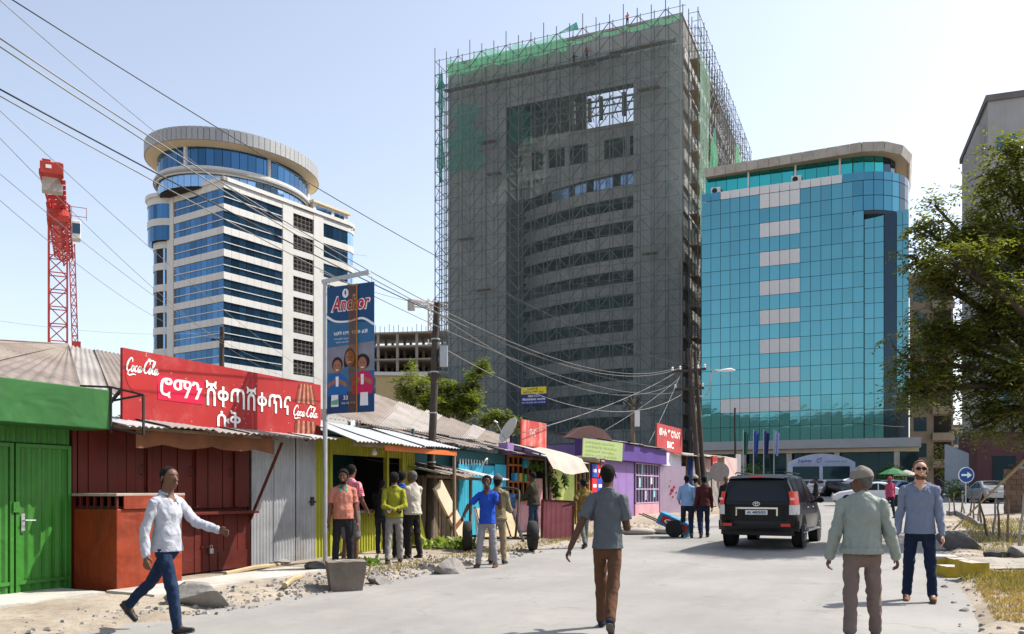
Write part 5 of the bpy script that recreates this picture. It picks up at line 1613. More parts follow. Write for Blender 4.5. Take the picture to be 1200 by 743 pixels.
p3 = pole('wooden_utility_pole', Vector((.143 * 41, 41, fz(743, 41))), at(741, 468, 41), .11, .09, m_wood, 'short grey pole with tangled wires behind the violet shop')
h3 = at(741, 468, 41) - p3.location
q = MB()
r_ = random.Random(3)
for _ in range(22):
    a = h3 + Vector((r_.uniform(-.5, .5), r_.uniform(-.3, .3), r_.uniform(-.5, .2))); b_ = h3 + Vector((r_.uniform(-.5, .5), r_.uniform(-.3, .3), r_.uniform(-.6, .2)))
    q.tube(catmull([a, (a + b_) / 2 + Vector((0, 0, -.2)), b_], 4), .018, 4)
q.build('tangled_wire', m_ironblack, p3)
q = MB(); q.box(h3.x + .1, -.1, h3.z - 1.3, h3.x + .35, .1, h3.z - .55); q.build('meter_box', m_whitepan, p3)
p4 = pole('steel_lamp_post', Vector((.262 * 58, 58, fz(862, 58))), at(861, 478, 58), .09, .06, m_ironblack, 'thin dark post standing between the rose building and the flags', 'post')
h4 = at(861, 478, 58) - p4.location
q = MB(); q.box(h4.x + .05, -.1, 1.9, h4.x + .4, .1, 3.3); q.build('notice_box', m_whitepan, p4)
p5 = pole('wooden_utility_pole', Vector((-.34 * 40, 40, fz(260, 40))), at(260, 383, 40), .14, .11, m_pole, 'dark pole top showing above the red billboard')
h5 = at(260, 383, 40) - p5.location
q = MB(); q.beam(h5 + Vector((-.5, 0, -.6)), h5 + Vector((.5, 0, -.6)), .08); q.build('cross_arm', m_pole, p5)

m_wire = mat('weathered_cable', (.20, .19, .18), .5, metal=.2, var=.2); m_wire_d = mat('black_cable', (.03, .03, .035), .5, var=.2)
def wire(a, b_, sag, r, label, m=None, group='overhead wires'):
    a, b_ = Vector(a), Vector(b_); n = 26
    base = a.lerp(b_, .5)
    root = None
    r = r * .45
    q = MB(); q.tube([a.lerp(b_, i / n) - Vector((0, 0, 4 * sag * (i / n) * (1 - i / n))) for i in range(n + 1)], r, 5)
    o = q.build('overhead_wire', m or m_wire, smooth=True)
    tag(o, label, 'wire', group)
    return o
A = PA_t; B = PB_t
N = [(at(-60, 5, 9.5), B + Vector((-.85, 0, -1.1)), 1.6, .022, 'pale overhead wire, upper of the pair running from the upper left to the twin poles', m_wire),
     (at(-60, 15, 9.3), B + Vector((-.45, 0, -1.05)), 1.75, .022, 'pale overhead wire, lower of the pair running from the upper left to the twin poles', m_wire),
     (at(-60, 72, 9.0), B + Vector((-.7, 0, -2.0)), .95, .024, 'dark twisted cable from the left edge crossing the white tower to the twin poles', m_wire_d),
     (at(-60, 79, 8.9), B + Vector((-.75, 0, -2.35)), 1.1, .018, 'thin pale wire just under the dark twisted cable', m_wire),
     (at(-20, -22, 11.0), B + Vector((.5, 0, -1.0)), .9, .02, 'highest overhead wire, from the top edge across the round white roof', m_wire_d),
     (at(-40, -35, 11.0), at(430, 300, 38), .8, .014, 'faint thin wire beside the highest overhead wire', m_wire),
     (at(-40, 92, 12.0), at(420, 470, 34), .5, .012, 'thin wire dropping from the left edge past the red crane arm', m_wire),
     (at(-40, 120, 12.0), at(330, 440, 34), .6, .012, 'thin wire passing in front of the red crane mast, upper', m_wire),
     (at(-40, 170, 12.5), at(330, 430, 36), .5, .012, 'thin wire passing in front of the red crane mast, middle', m_wire),
     (at(-40, 200, 12.5), at(260, 395, 40), .7, .012, 'thin wire passing in front of the red crane mast, lowest', m_wire),
     (at(-40, 370, 24), at(260, 388, 40), .3, .012, 'nearly level thin wire low over the tin roof on the left', m_wire),
     (A + Vector((-.1, 0, -.2)), B + Vector((-.85, 0, -1.9)), 1.2, .02, 'sagging pale wire from the leaning pole top to the twin poles', m_wire),
     (A + Vector((-.1, 0, -.95)), B + Vector((-.3, 0, -2.4)), 1.3, .03, 'thick bundled cable from the leaning pole to the twin poles', m_wire),
     (A + Vector((-.1, 0, -.05)), at(375, 318, 17), .1, .014, 'short wire from the leaning pole towards the banner', m_wire),
     (at(613, 507, 26), B + Vector((-.7, 0, -1.3)), .25, .03, 'twisted pale cable rising from the dish roof to the twin poles', m_wire),
     (at(702, 508, 36), B + Vector((-.4, 0, -1.5)), .15, .02, 'service wire rising from the violet shop ridge to the twin poles', m_wire),
     (at(760, 520, 39), B + Vector((-.4, 0, -1.3)), .1, .02, 'short service wire by the red shop sign', m_wire),
     (B + Vector((.85, 0, -1.0)), at(1060, 500, 92), .8, .03, 'far wire running from the twin poles across the glass building', m_wire),
     (h4 + p4.location, at(1060, 478, 92), .4, .025, 'far wire running from the dark post across the glass building', m_wire)]
for a, b_, sg_, r_, lab, m_ in N: wire(a, b_, sg_, r_, lab, m_)

# ---------------------------------------------------------------- street banner on its post
pt = (381 - 600) / 1000
tB = -10.0 / (pt * TC - TS)
BP = Vector((pt * tB, tB, 0)); BP.z = land_z(BP.x, BP.y)
bp = empty('banner_post', BP, STREET_ROT, 'slim galvanised street post with an arm holding the blue banner', 'post')
PH = 5.42 - BP.z
q = MB(); q.tube([(0, 0, 0), (0, 0, PH)], .042, 12); q.build('shaft', m_galv, bp, smooth=50)
q = MB(); q.lathe([(.10, 0), (.10, .05), (.06, .07)], 12); q.build('foot_plate', m_galv, bp)
q = MB(); q.beam((0, .06, PH - .02), (0, -1.0, PH + .05), .06, .07); q.build('arm', m_galv, bp)
q = MB(); q.beam((0, .0, PH - 2.5), (0, -.3, PH - 2.46), .03); q.build('lower_arm', m_galv, bp)
q = MB(); q.box(-.05, -.06, PH - 2.6, .05, .06, PH - 2.4); q.build('clamp', m_galv, bp)
# banner hangs across the pavement, square to the street
bz = 2.93; bt = 5.28
bnr = empty('street_banner', S(uv_of(BP.x, BP.y)[0] - .02, uv_of(BP.x, BP.y)[1] + .06) , STREET_ROT - R(90), 'tall blue milk banner with three printed faces hanging from the slim post', 'banner')
bnr.location.z = bz
BW, BH = 1.05, bt - bz
m_bblue = mat('banner_blue', (.012, .06, .16), .55, var=.1, vs=1.5); m_bmid = mat('banner_mid_blue', (.03, .13, .27), .55, var=.15)
m_bhaze = mat('banner_haze_print', (.20, .20, .25), .6, var=.25, vs=2.5); m_bred = mat('banner_red', (.50, .015, .03), .5, var=.05)
m_bskin = mat('printed_skin', (.30, .13, .075), .6, var=.15, vs=6); m_bhair = mat('printed_hair', (.016, .012, .012), .6); m_bshirt = mat('printed_blue_shirt', (.015, .12, .36), .6, var=.15, vs=6)
m_bpink = mat('printed_magenta_shirt', (.50, .015, .09), .6, var=.12, vs=6); m_bwhite = mat('banner_white', (.75, .76, .78), .6, var=.05); m_bdenim = mat('printed_denim', (.05, .15, .28), .6, var=.2, vs=6)
q = MB(); q.box(0, 0, 0, BW, .012, BH); q.build('cloth', m_bblue, bnr)
def flat(poly, d, m, name):
    q_ = MB(); q_.add([(x, -d, z) for x, z in poly], [tuple(range(len(poly)))]); return q_.build(name, m, bnr)
def ell(cx_, cz_, a, b_, n=20, a0=0, a1=360): return [(cx_ + a * math.cos(R(a0 + (a1 - a0) * i / n)), cz_ + b_ * math.sin(R(a0 + (a1 - a0) * i / n))) for i in range(n if a1 - a0 == 360 else n + 1)]
flat([(.0, .0), (BW, 0), (BW, 1.62), (0, 1.70)], .002, m_bmid, 'print_ground')
flat([(.0, .75), (BW, .75), (BW, 1.28), (0, 1.22)], .003, m_bhaze, 'print_haze')
flat([(.0, .0), (BW, 0), (BW, .38), (.0, .42)], .0035, m_bblue, 'print_ground')
q = MB(); stroke2d(q, [(.0, 1.80), (.2, 1.70), (.5, 1.68), (.8, 1.71), (BW, 1.58)], lambda t: .03 + .035 * abs(t - .5), -.004, 8); q.build('white_swoosh', m_bwhite, bnr)
o = lettering('Anchor', .085, -.004, 1.865, .90, .30, m_bwhite, bnr, .055, .22, 'lettering_outline'); 
o = lettering('Anchor', .115, -.0055, 1.885, .84, .26, m_bred, bnr, .018, .22)
flat(ell(.42, 2.20, .07, .085), .004, m_bwhite, 'emblem'); flat([(.42, 2.27), (.395, 2.21), (.42, 2.15), (.445, 2.21)], .005, m_bmid, 'emblem')
lettering('የልጆች እንማ', .16, -.005, 1.44, .34, .07, m_bwhite, bnr, .02); lettering('የሰው ልጅ', .56, -.005, 1.44, .36, .07, m_bwhite, bnr, .02); lettering('ማጥ ልጆች ሕይወት', .16, -.005, 1.35, .35, .035, m_bwhite, bnr)
lettering('ፕሮቲን ካልሲየም', .2, -.005, 1.29, .3, .03, m_bwhite, bnr)
for (cx_, cz_, s_, shirt, big, nm) in ((.52, 1.0, 1.22, m_bdenim, 0, 'mother_print'), (.24, .86, 1.08, m_bshirt, 1, 'child_print'), (.80, .88, 1.1, m_bpink, 2, 'child_print')):
    d = .006 if nm == 'mother_print' else .009
    if big == 0: flat(ell(cx_, cz_ - .06, .135, .25), d, m_bhair, nm + '_hair')
    body = [(cx_ - .2 * s_, cz_ - .5 * s_), (cx_ + .2 * s_, cz_ - .5 * s_), (cx_ + .22 * s_, cz_ - .26 * s_), (cx_ + .14 * s_, cz_ - .15 * s_), (cx_, cz_ - .11 * s_), (cx_ - .14 * s_, cz_ - .15 * s_), (cx_ - .22 * s_, cz_ - .26 * s_)]
    flat(body, d + .001, shirt, nm + '_shirt')
    if big: flat(ell(cx_, cz_ + .04, .115 * s_ * (1.25 if big == 2 else .95), .13 * s_), d + .0015, m_bhair, nm + '_hair')
    flat(ell(cx_, cz_, .085 * s_, .115 * s_), d + .002, m_bskin, nm + '_face')
    flat(ell(cx_, cz_ - .05 * s_, .035 * s_, .018 * s_, 10, 180, 360), d + .003, m_bwhite, nm + '_smile')
    for sx in (-1, 1): flat(ell(cx_ + sx * .035 * s_, cz_ + .02 * s_, .014 * s_, .008 * s_, 8), d + .003, m_bhair, nm + '_eye')
    if big:
        flat([(cx_ - .03, cz_ - .34 * s_), (cx_ + .03, cz_ - .34 * s_), (cx_ + .035, cz_ - .17 * s_), (cx_ - .035, cz_ - .17 * s_)], d + .003, m_bwhite, 'glass_of_milk_print')
        for sx in (-1, 1): flat([(cx_ + sx * .2 * s_, cz_ - .36 * s_), (cx_ + sx * .06 * s_, cz_ - .3 * s_), (cx_ + sx * .02 * s_, cz_ - .24 * s_), (cx_ + sx * .06 * s_, cz_ - .22 * s_), (cx_ + sx * .19 * s_, cz_ - .28 * s_)][::1 if sx < 0 else -1], d + .0035, m_bskin, nm + '_arm')
for (x, w_, h_, m_) in ((.10, .17, .22, m_bwhite), (.75, .18, .24, m_bwhite)): flat([(x, .12), (x + w_, .12), (x + w_ * .95, .12 + h_), (x + w_ * .05, .12 + h_)], .012, m_, 'milk_pack_print')
flat([(.11, .16), (.26, .16), (.26, .26), (.11, .23)], .013, mat('print_green', (.1, .4, .25), .6), 'milk_pack_label')
flat([(.3, .13), (.68, .14), (.68, .34), (.3, .33)], .011, m_bblue, 'price_panel'); lettering('33', .38, -.0135, .24, .1, .08, m_bwhite, bnr, .02); lettering('ሃይል ሰጪ ምግብ', .34, -.0135, .16, .3, .04, m_bwhite, bnr)
# brown strap run down the cloth
q = MB(); q.box(.50, -.022, .0, .70, -.017, BH); q.build('brown_tape', net_mat('amber_tape', (.40, .18, .03), .27), bnr)
q = MB(); q.box(.675, -.024, .0, .70, -.0225, BH); q.build('tape_edge', mat('amber_edge', (.36, .17, .04), .6), bnr)
q = MB()
for x in (.05, .55, 1.0): q.tube([(x, 0, BH), (x, 0, BH + .1)], .008, 5)
q.build('tie', m_galv, bnr)

# ---------------------------------------------------------------- stones, blocks, planks on the verge
m_rock = mat('grey_rock', (.24, .22, .20), .95, var=.25, vs=5, bump=.6, bs=14, dirt=(.36, .3, .24), da=.4)
m_blk = mat('rough_concrete_block', (.17, .14, .115), .95, var=.25, vs=3, bump=.6, bs=16, dirt=(.3, .26, .21), da=.35)
m_rock_d = mat('dark_rock', (.09, .085, .08), .9, var=.3, vs=5, bump=.5, bs=14)
def rock(loc_, size, seed, label, m=None, rz=0, name='rock', cat='rock', group=None, sub=4):
    bm = bmesh.new(); bmesh.ops.create_icosphere(bm, subdivisions=sub, radius=1)
    r0 = random.Random(seed); o_ = Vector((r0.uniform(0, 50), r0.uniform(0, 50), 0))
    planes = [(Vector((r0.gauss(0, 1), r0.gauss(0, 1), r0.gauss(0, .8))).normalized(), r0.uniform(.45, .78)) for _ in range(14)]
    for vtx in bm.verts:
        p = vtx.co.copy()
        for pn_, d_ in planes:
            e_ = p.dot(pn_) - d_
            if e_ > 0: p -= pn_ * e_ * .97
        p *= 1 + .10 * (vnoise(p.x * 2 + o_.x, p.y * 2 + p.z * 1.7 + o_.y, seed) - .5) + .09 * (vnoise(p.x * 6 + o_.x, p.y * 6 + p.z * 5 + o_.y, seed) - .5)
        vtx.co = Vector((p.x * size[0] / 1.6, p.y * size[1] / 1.6, p.z * size[2] / 1.6 + size[2] * .30))
    me = bpy.data.meshes.new(name); bm.to_mesh(me); bm.free(); me.materials.append(m or m_rock)
    me.polygons.foreach_set('use_smooth', [True] * len(me.polygons)); me.set_sharp_from_angle(angle=R(20))
    o = link(name, me, None, loc_, (0, 0, rz))
    o.location.z = land_z(o.location.x, o.location.y) - .02
    return tag(o, label, cat, group)
bl = empty('concrete_block', spot(405, 691), R(18), 'squat tapered concrete block at the foot of the banner post', 'block')
bl.location.z = land_z(bl.location.x, bl.location.y)
bm = bmesh.new(); bmesh.ops.create_cube(bm, size=1); bmesh.ops.subdivide_edges(bm, edges=bm.edges[:], cuts=5, use_grid_fill=True)
for vtx in bm.verts:
    p = vtx.co; tz = p.z + .5
    w_ = .44 + .12 * tz
    n_ = vnoise(p.x * 5 + 3, p.y * 5 + p.z * 4, 6) - .5
    vtx.co = Vector((p.x * w_ * 1.0, p.y * w_ * .9, tz * .46 - .03)) * (1 + .07 * n_)
me = bpy.data.meshes.new('block_body'); bm.to_mesh(me); bm.free(); me.materials.append(m_blk); link('block_body', me, bl)
q = MB(); q.cbox((.0, .02, .425), (.3, .25, .02)); q.build('worn_top_patch', m_rock, bl)
RK = [(228, 712, (.95, .6, .34), 'long flat-topped boulder behind the man in the white shirt', m_rock), (372, 672, (.55, .4, .22), 'flat dark rock left of the banner post block', m_rock_d), (448, 684, (.42, .3, .17), 'brown rock between the concrete block and the customers', m_rock),
      (527, 672, (.50, .42, .32), 'angular grey rock beside the man in the blue jersey', m_rock), (404, 655, (.3, .25, .14), 'small rock behind the concrete block', m_rock_d), (330, 664, (.4, .3, .12), 'low stone against the grey iron wall', m_rock),
      (562, 655, (.3, .25, .14), 'small rock under the hand cart', m_rock), (1122, 645, (.95, .7, .42), 'smooth dark boulder behind the yellow blocks', m_rock_d),
      (1195, 657, (.8, .6, .32), 'grey boulder at the right edge below the sticks', m_rock), (1167, 657, (.5, .4, .2), 'mossy rock beside the grey boulder', m_rock_d), (1131, 716, (.14, .1, .07), 'small stone at the edge of the dry grass', m_rock), (1106, 688, (.12, .1, .06), 'small dark stone by the kerb near the yellow blocks', m_rock_d)]
for i, (px, py, sz_, lab, m_) in enumerate(RK): rock(spot(px, py), sz_, 100 + i, lab, m_, rz=i * 1.3)
# loose gravel on both verges
q = MB(); rg = random.Random(5)
def pebble(u, v, s_):
    p = S(u, v); z = p.z + max(0, land(u, v))
    if land(u, v) < .01 and rg.random() < .75: return
    pts = [(-1, -.7, -.3), (.8, -1, -.3), (1, .8, -.3), (-.7, 1, -.3), (-.5, -.4, .6), (.5, -.5, .7), (.6, .4, .55), (-.4, .5, .65)]
    a = rg.random() * 6.28; ca, sa_ = math.cos(a), math.sin(a)
    q.add([(p.x + (x * ca - y * sa_) * s_ * rg.uniform(.7, 1.2), p.y + (x * sa_ + y * ca) * s_, z + (zz + .15) * s_ * .8) for x, y, zz in pts],
          [(0, 1, 5, 4), (1, 2, 6, 5), (2, 3, 7, 6), (3, 0, 4, 7), (4, 5, 6, 7)])
for _ in range(2400): pebble(rg.uniform(5, 34) if rg.random() < .5 else rg.gauss(12, 2.2), -7.55 - abs(rg.gauss(0, .7)), rg.choice((.012, .018, .025, .04)) * rg.uniform(.7, 1.4))
for _ in range(900): pebble(rg.uniform(8, 32), .35 + abs(rg.gauss(0, 1.2)), rg.choice((.012, .018, .03)) * rg.uniform(.7, 1.4))
tag(q.build('gravel', m_rock), 'loose gravel and rubble strewn along both road edges', 'gravel', kind='stuff')
# timber and rubbish lying about
for (px, py, L_, rz, lab) in ((300, 672, 1.9, .2, 'long weathered pole lying along the foot of the grey iron wall'), (345, 690, 1.4, .5, 'thin stick lying on the dirt in front of the grey iron wall')):
    p = spot(px, py); p.z = land_z(p.x, p.y) + .04
    q = MB(); q.tube([(-L_ / 2, 0, 0), (0, .03, .02), (L_ / 2, 0, 0)], [.04, .045, .03], 7); o = q.build('timber_pole', m_wood_l); o.location = p; o.rotation_euler = (0, 0, STREET_ROT + rz); tag(o, lab, 'timber')
bd = empty('leaning_board', spot(548, 640), STREET_ROT, 'cream board leaning on the patched shed, tied with brown tape', 'board')
bd.location.z = land_z(bd.location.x, bd.location.y)
q = MB(); q.box(-.2, -.03, 0, .2, .03, 1.75); o = q.build('plank', mat('cream_board', (.55, .45, .32), .8, var=.12, vs=2), bd); o.rotation_euler = (R(-12), R(-30), 0)
q = MB(); q.box(-.21, -.04, .55, .21, .04, .66); q.box(-.21, -.04, .9, .21, .04, .96); o2 = q.build('tape', m_brown_cloth, bd); o2.rotation_euler = o.rotation_euler
lp = spot(521, 645); lp.z = 0
o = leaf_cloud([((0, 0, .08), (.55, .4, .12)), ((.4, .2, .05), (.4, .3, .08))], 420, .2, leaf_mat('cabbage_leaf', (.20, .30, .09), .4, .3), 'cabbage_leaves', None, 9, 0)
o.location = spot(521, 646); o.location.z = land_z(o.location.x, o.location.y); tag(o, 'heap of discarded cabbage leaves beside the leaning board', 'leaves', kind='stuff')
o = leaf_cloud([((0, 0, .05), (.25, .2, .08))], 90, .12, leaf_mat('weed_leaf', (.10, .2, .05), .4, .3), 'weeds', None, 10, -.4)
o.location = spot(432, 668); o.location.z = land_z(o.location.x, o.location.y); tag(o, 'green weeds behind the concrete block', 'weeds', kind='stuff')
# bowed pink sheet propped on a rock
pk_ = empty('pink_iron_board', spot(653, 634), STREET_ROT - R(55), 'dusty pink iron board propped upright at the kerb', 'board'); pk_.location.z = land_z(pk_.location.x, pk_.location.y)
o = corr(-.42, .42, 0, 1.02, pitch=.13, amp=.012, trap=True).build('iron_sheet', m_pinkd, pk_); o.rotation_euler = (R(-9), R(3), 0)
q = MB(); q.box(-.45, -.03, 0, -.39, .03, 1.05); q.box(.39, -.03, 0, .45, .03, 1.05); q.box(-.39, -.03, 1.0, .39, .03, 1.05); o = q.build('frame', m_red, pk_); o.rotation_euler = (R(-9), R(3), 0)
q = MB(); q.beam((.3, .5, 0), (.3, .12, .8), .04); q.build('prop', m_wood, pk_)

# ---------------------------------------------------------------- hand cart, blue barrow
def wheel(mb_t, mb_r, c_, r, w, axis='x'):
    mb_t.lathe([(r * .72, -w / 2), (r * .93, -w / 2), (r, -w / 4), (r, w / 4), (r * .93, w / 2), (r * .72, w / 2)], 28, c_, axis)
    mb_r.lathe([(r * .1, -w * .45), (r * .5, -w * .3), (r * .7, -w * .38), (r * .72, w * .38), (r * .5, w * .3), (r * .1, w * .4)], 24, c_, axis)
hcart = empty('hand_cart', spot(586, 647), R(8), 'two-wheeled iron hand cart with rubber tyres parked beside the turquoise front', 'cart'); hcart.location.z = land_z(hcart.location.x, hcart.location.y)
for sx, nm in ((-.74, 0), (.74, 1)):
    t_, r_ = MB(), MB(); wheel(t_, r_, (sx, 0, .34), .34, .17)
    w_ = t_.build('wheel', m_rubber, hcart, smooth=40); r_.build('hub', m_galv, w_, smooth=40)
q = MB(); q.beam((-.74, 0, .34), (.74, 0, .34), .05)
for sx in (-.45, .45): q.beam((sx, -.5, .25), (sx, 1.3, .95), .05)
for i in range(5): q.beam((-.45, -.4 + i * .35, .30 + i * .135), (.45, -.4 + i * .35, .30 + i * .135), .04)
q.build('frame', m_ironblack, hcart)
q = MB(); q.tube(catmull([(.28, -.45, .3), (.33, -.42, .75), (.42, -.1, 1.25), (.40, .1, 1.38), (.12, .12, 1.42), (-.1, .12, 1.36), (-.12, .1, 1.2), (-.02, -.2, .6)], 5), .028, 7); q.build('handle', m_ironblack, hcart, smooth=50)
for i in range(4):
    q = MB(); q.box(-.42 + i * .21, -.42, 0, -.25 + i * .21, 1.25, .025); o = q.build('deck_plank', m_wood_l, hcart); o.location = (0, 0, .47); o.rotation_euler = (R(21), 0, 0)
q = MB(); q.box(.02, .05, .95, .36, .12, 1.3); o = q.build('patterned_bag', mat('patterned_bag', (.05, .12, .25), .8, var=.9, vs=14), hcart)
q = MB(); q.beam((-.55, -.4, .28), (-.62, -.5, .95), .03); q.beam((-.62, -.5, .95), (-.45, -.1, .4), .03); q.build('stand', m_galv, hcart)
bc = empty('blue_barrow', spot(790, 629), R(-22), 'blue painted box barrow tipped on its wheel beside the violet shop', 'cart'); bc.location.z = land_z(bc.location.x, bc.location.y)
t_, r_ = MB(), MB(); wheel(t_, r_, (.1, -.48, .36), .36, .12, 'y'); w_ = t_.build('wheel', m_rubber, bc, smooth=40); r_.build('hub', m_galv, w_, smooth=40)
q = MB(); q.box(-.75, -.38, .0, .65, .38, .5); o = q.build('tray', mat('barrow_blue', (.03, .2, .36), .6, var=.2, dirt=(.15, .13, .12), da=.3), bc, bevel=.01); o.location = (0, 0, .28); o.rotation_euler = (0, R(24), 0)
q = MB(); q.box(-.6, -.395, .1, .55, -.382, .42); o2 = q.build('red_panel', m_cokered, bc); o2.location = o.location; o2.rotation_euler = o.rotation_euler
o3 = lettering('Coca', -.45, -.40, .16, .8, .2, m_wl, bc, .02, .3); o3.location = o.location + Vector(o.rotation_euler.to_matrix() @ Vector((-.45, -.40, .16))); o3.rotation_euler = o.rotation_euler
q = MB(); q.beam((-.6, -.3, .62), (-1.4, -.3, .95), .05); q.beam((-.6, .3, .62), (-1.4, .3, .95), .05); q.build('handle', m_wood, bc)
q = MB(); q.grid(lambda a, c_: (-.7 + 1.2 * a, -.35 + .7 * c_, .78 - .45 * a + .12 * math.sin(a * 8 + c_ * 5)), 10, 6); q.build('sack', m_canvas, bc, smooth=True)
bc.scale = (.68, .68, .68)
sk = empty('sack_heap', spot(765, 626), 0, 'flat grey sacks lying on the pavement before the violet shop', 'sack'); sk.location.z = land_z(sk.location.x, sk.location.y)
for i, (dx, dy, s_) in enumerate(((-.5, 0, 1.0), (.55, .15, .9))):
    q = MB(); q.lathe([(.001, 0), (.4, 0), (.5, .08), (.4, .17), (.001, .2)], 14, (dx, dy, 0), sx=1.2 * s_, sy=.7); q.build('sack', m_canvas, sk, smooth=True)
# ================================================================ people
def surface_net(D, org, h):
    """dual surface of the zero level of a sampled distance field"""
    s = D < 0
    nx, ny, nz = D.shape
    c = np.zeros((nx - 1, ny - 1, nz - 1), np.int8)
    for i in (0, 1):
        for j in (0, 1):
            for k in (0, 1): c += s[i:nx - 1 + i, j:ny - 1 + j, k:nz - 1 + k]
    act = (c > 0) & (c < 8)
    idx = -np.ones(act.shape, np.int64)
    ids = np.argwhere(act)
    if len(ids) == 0: return None
    idx[act] = np.arange(len(ids))
    acc = np.zeros((len(ids), 3)); cnt = np.zeros(len(ids))
    corners = [(i, j, k) for i in (0, 1) for j in (0, 1) for k in (0, 1)]
    for a in corners:
        for ax in range(3):
            if a[ax]: continue
            b = list(a); b[ax] = 1
            da = D[ids[:, 0] + a[0], ids[:, 1] + a[1], ids[:, 2] + a[2]]
            db = D[ids[:, 0] + b[0], ids[:, 1] + b[1], ids[:, 2] + b[2]]
            cr_ = (da < 0) != (db < 0)
            t = np.where(cr_, da / np.where(np.abs(da - db) < 1e-12, 1, da - db), 0)
            p = np.tile(np.array(a, float), (len(ids), 1)); p[:, ax] += t
            acc[cr_] += p[cr_]; cnt[cr_] += 1
    V = (ids + acc / np.maximum(cnt, 1)[:, None]) * h + org
    F = []
    for ax in range(3):
        o1, o2 = [(1, 2), (2, 0), (0, 1)][ax]
        sl0 = [slice(1, -1)] * 3; sl1 = [slice(1, -1)] * 3
        sl0[ax] = slice(0, -1); sl1[ax] = slice(1, None)
        A, B = s[tuple(sl0)], s[tuple(sl1)]
        e = np.argwhere(A != B)
        if len(e) == 0: continue
        e_full = e.copy()
        for q_ in range(3):
            if q_ != ax: e_full[:, q_] += 1
        inside = A[tuple(e.T)]
        def cell(d1, d2):
            cc = e_full.copy(); cc[:, o1] -= d1; cc[:, o2] -= d2
            return idx[tuple(cc.T)]
        q4 = np.stack([cell(1, 1), cell(0, 1), cell(0, 0), cell(1, 0)], 1)
        q4[~inside] = q4[~inside][:, ::-1]
        F.append(q4)
    return V, np.concatenate(F)


class Field:
    def __init__(s, h): s.p = []; s.h = h; s.cut = []; s.wr = None

    def cone(s, a, b, ra, rb, k=.02, flat=None, fk=1.0):
        """tapered limb from a to b; flat: direction in which it is thinner by fk"""
        s.p.append((np.array(a, float), np.array(b, float), ra, rb, k, None if flat is None else np.array(flat, float) / np.linalg.norm(flat), fk)); return s

    def ball(s, c, r, k=.015): return s.cone(c, np.array(c) + np.array((0, 0, 1e-4)), r, r, k)

    def chain(s, pts, rs, k=.015, flat=None, fk=1.0):
        for i in range(len(pts) - 1): s.cone(pts[i], pts[i + 1], rs[i], rs[i + 1], k, flat, fk)
        return s

    def mesh(s, name, m):
        h = s.h
        lo = np.min([np.minimum(p[0] - max(p[2], p[3]), p[1] - max(p[2], p[3])) for p in s.p], 0) - .04
        hi = np.max([np.maximum(p[0] + max(p[2], p[3]), p[1] + max(p[2], p[3])) for p in s.p], 0) + .04
        n = np.ceil((hi - lo) / h).astype(int) + 1
        D = np.full(n, .2)
        ax_ = [lo[i] + h * np.arange(n[i]) for i in range(3)]
        for a, b, ra, rb, k, fl, fk in s.p:
            r = max(ra, rb) + k + .02
            l0 = np.clip(np.floor((np.minimum(a, b) - r - lo) / h).astype(int), 0, n - 1); l1 = np.clip(np.ceil((np.maximum(a, b) + r - lo) / h).astype(int) + 1, 1, n)
            X, Y, Z = np.meshgrid(ax_[0][l0[0]:l1[0]], ax_[1][l0[1]:l1[1]], ax_[2][l0[2]:l1[2]], indexing='ij')
            P = np.stack([X - a[0], Y - a[1], Z - a[2]], -1)
            ab = b - a; L2 = max(ab @ ab, 1e-10)
            t = np.clip((P @ ab) / L2, 0, 1)
            Wv = P - t[..., None] * ab
            if fl is not None:
                Wv = Wv + (Wv @ fl)[..., None] * fl * (1 / fk - 1)
            d = np.sqrt((Wv ** 2).sum(-1)) - (ra + t * (rb - ra))
            sl = tuple(slice(l0[i], l1[i]) for i in range(3))
            e = D[sl]
            hh = np.clip(.5 + .5 * (e - d) / k, 0, 1)
            D[sl] = e * (1 - hh) + d * hh - k * hh * (1 - hh)
        if s.wr is not None or s.cut:
            X, Y, Z = np.meshgrid(*ax_, indexing='ij')
            if s.wr is not None: D = D + s.wr(X, Y, Z)
            for (pt, nr) in s.cut:
                nr = np.array(nr, float); nr /= np.linalg.norm(nr)
                D = np.maximum(D, (X - pt[0]) * nr[0] + (Y - pt[1]) * nr[1] + (Z - pt[2]) * nr[2])
        D[0] = D[-1] = .2; D[:, 0] = D[:, -1] = .2; D[:, :, 0] = D[:, :, -1] = .2
        res = surface_net(D, lo, h)
        if res is None: return None
        V, F = res
        me = bpy.data.meshes.new(name)
        me.vertices.add(len(V)); me.vertices.foreach_set('co', V.ravel())
        me.loops.add(len(F) * 4); me.loops.foreach_set('vertex_index', F.ravel().astype(np.int32))
        me.polygons.add(len(F)); me.polygons.foreach_set('loop_start', np.arange(0, len(F) * 4, 4, dtype=np.int32))
        me.polygons.foreach_set('use_smooth', np.ones(len(F), bool))
        me.materials.append(m); me.update(calc_edges=True); me.validate()
        return me


def folds(amp, seed, sc=1.0, vert=.45):
    r_ = np.random.RandomState(seed)
    ks = [(r_.normal(0, 1, 3) * np.array((1, 1, vert)), r_.uniform(0, 6.28)) for _ in range(6)]
    def fn(X, Y, Z):
        w = np.sin(X * 9 + Y * 7 + seed) * .6
        o = 0
        for i, (kv, ph) in enumerate(ks):
            kv = kv / np.linalg.norm(kv) * (14 + 9 * i) * sc
            o = o + np.sin(kv[0] * X + kv[1] * Y + kv[2] * Z + ph + w * (1 + i * .4)) / (1 + .5 * i)
        return amp * np.abs(o) * .8 - amp * .6
    return fn


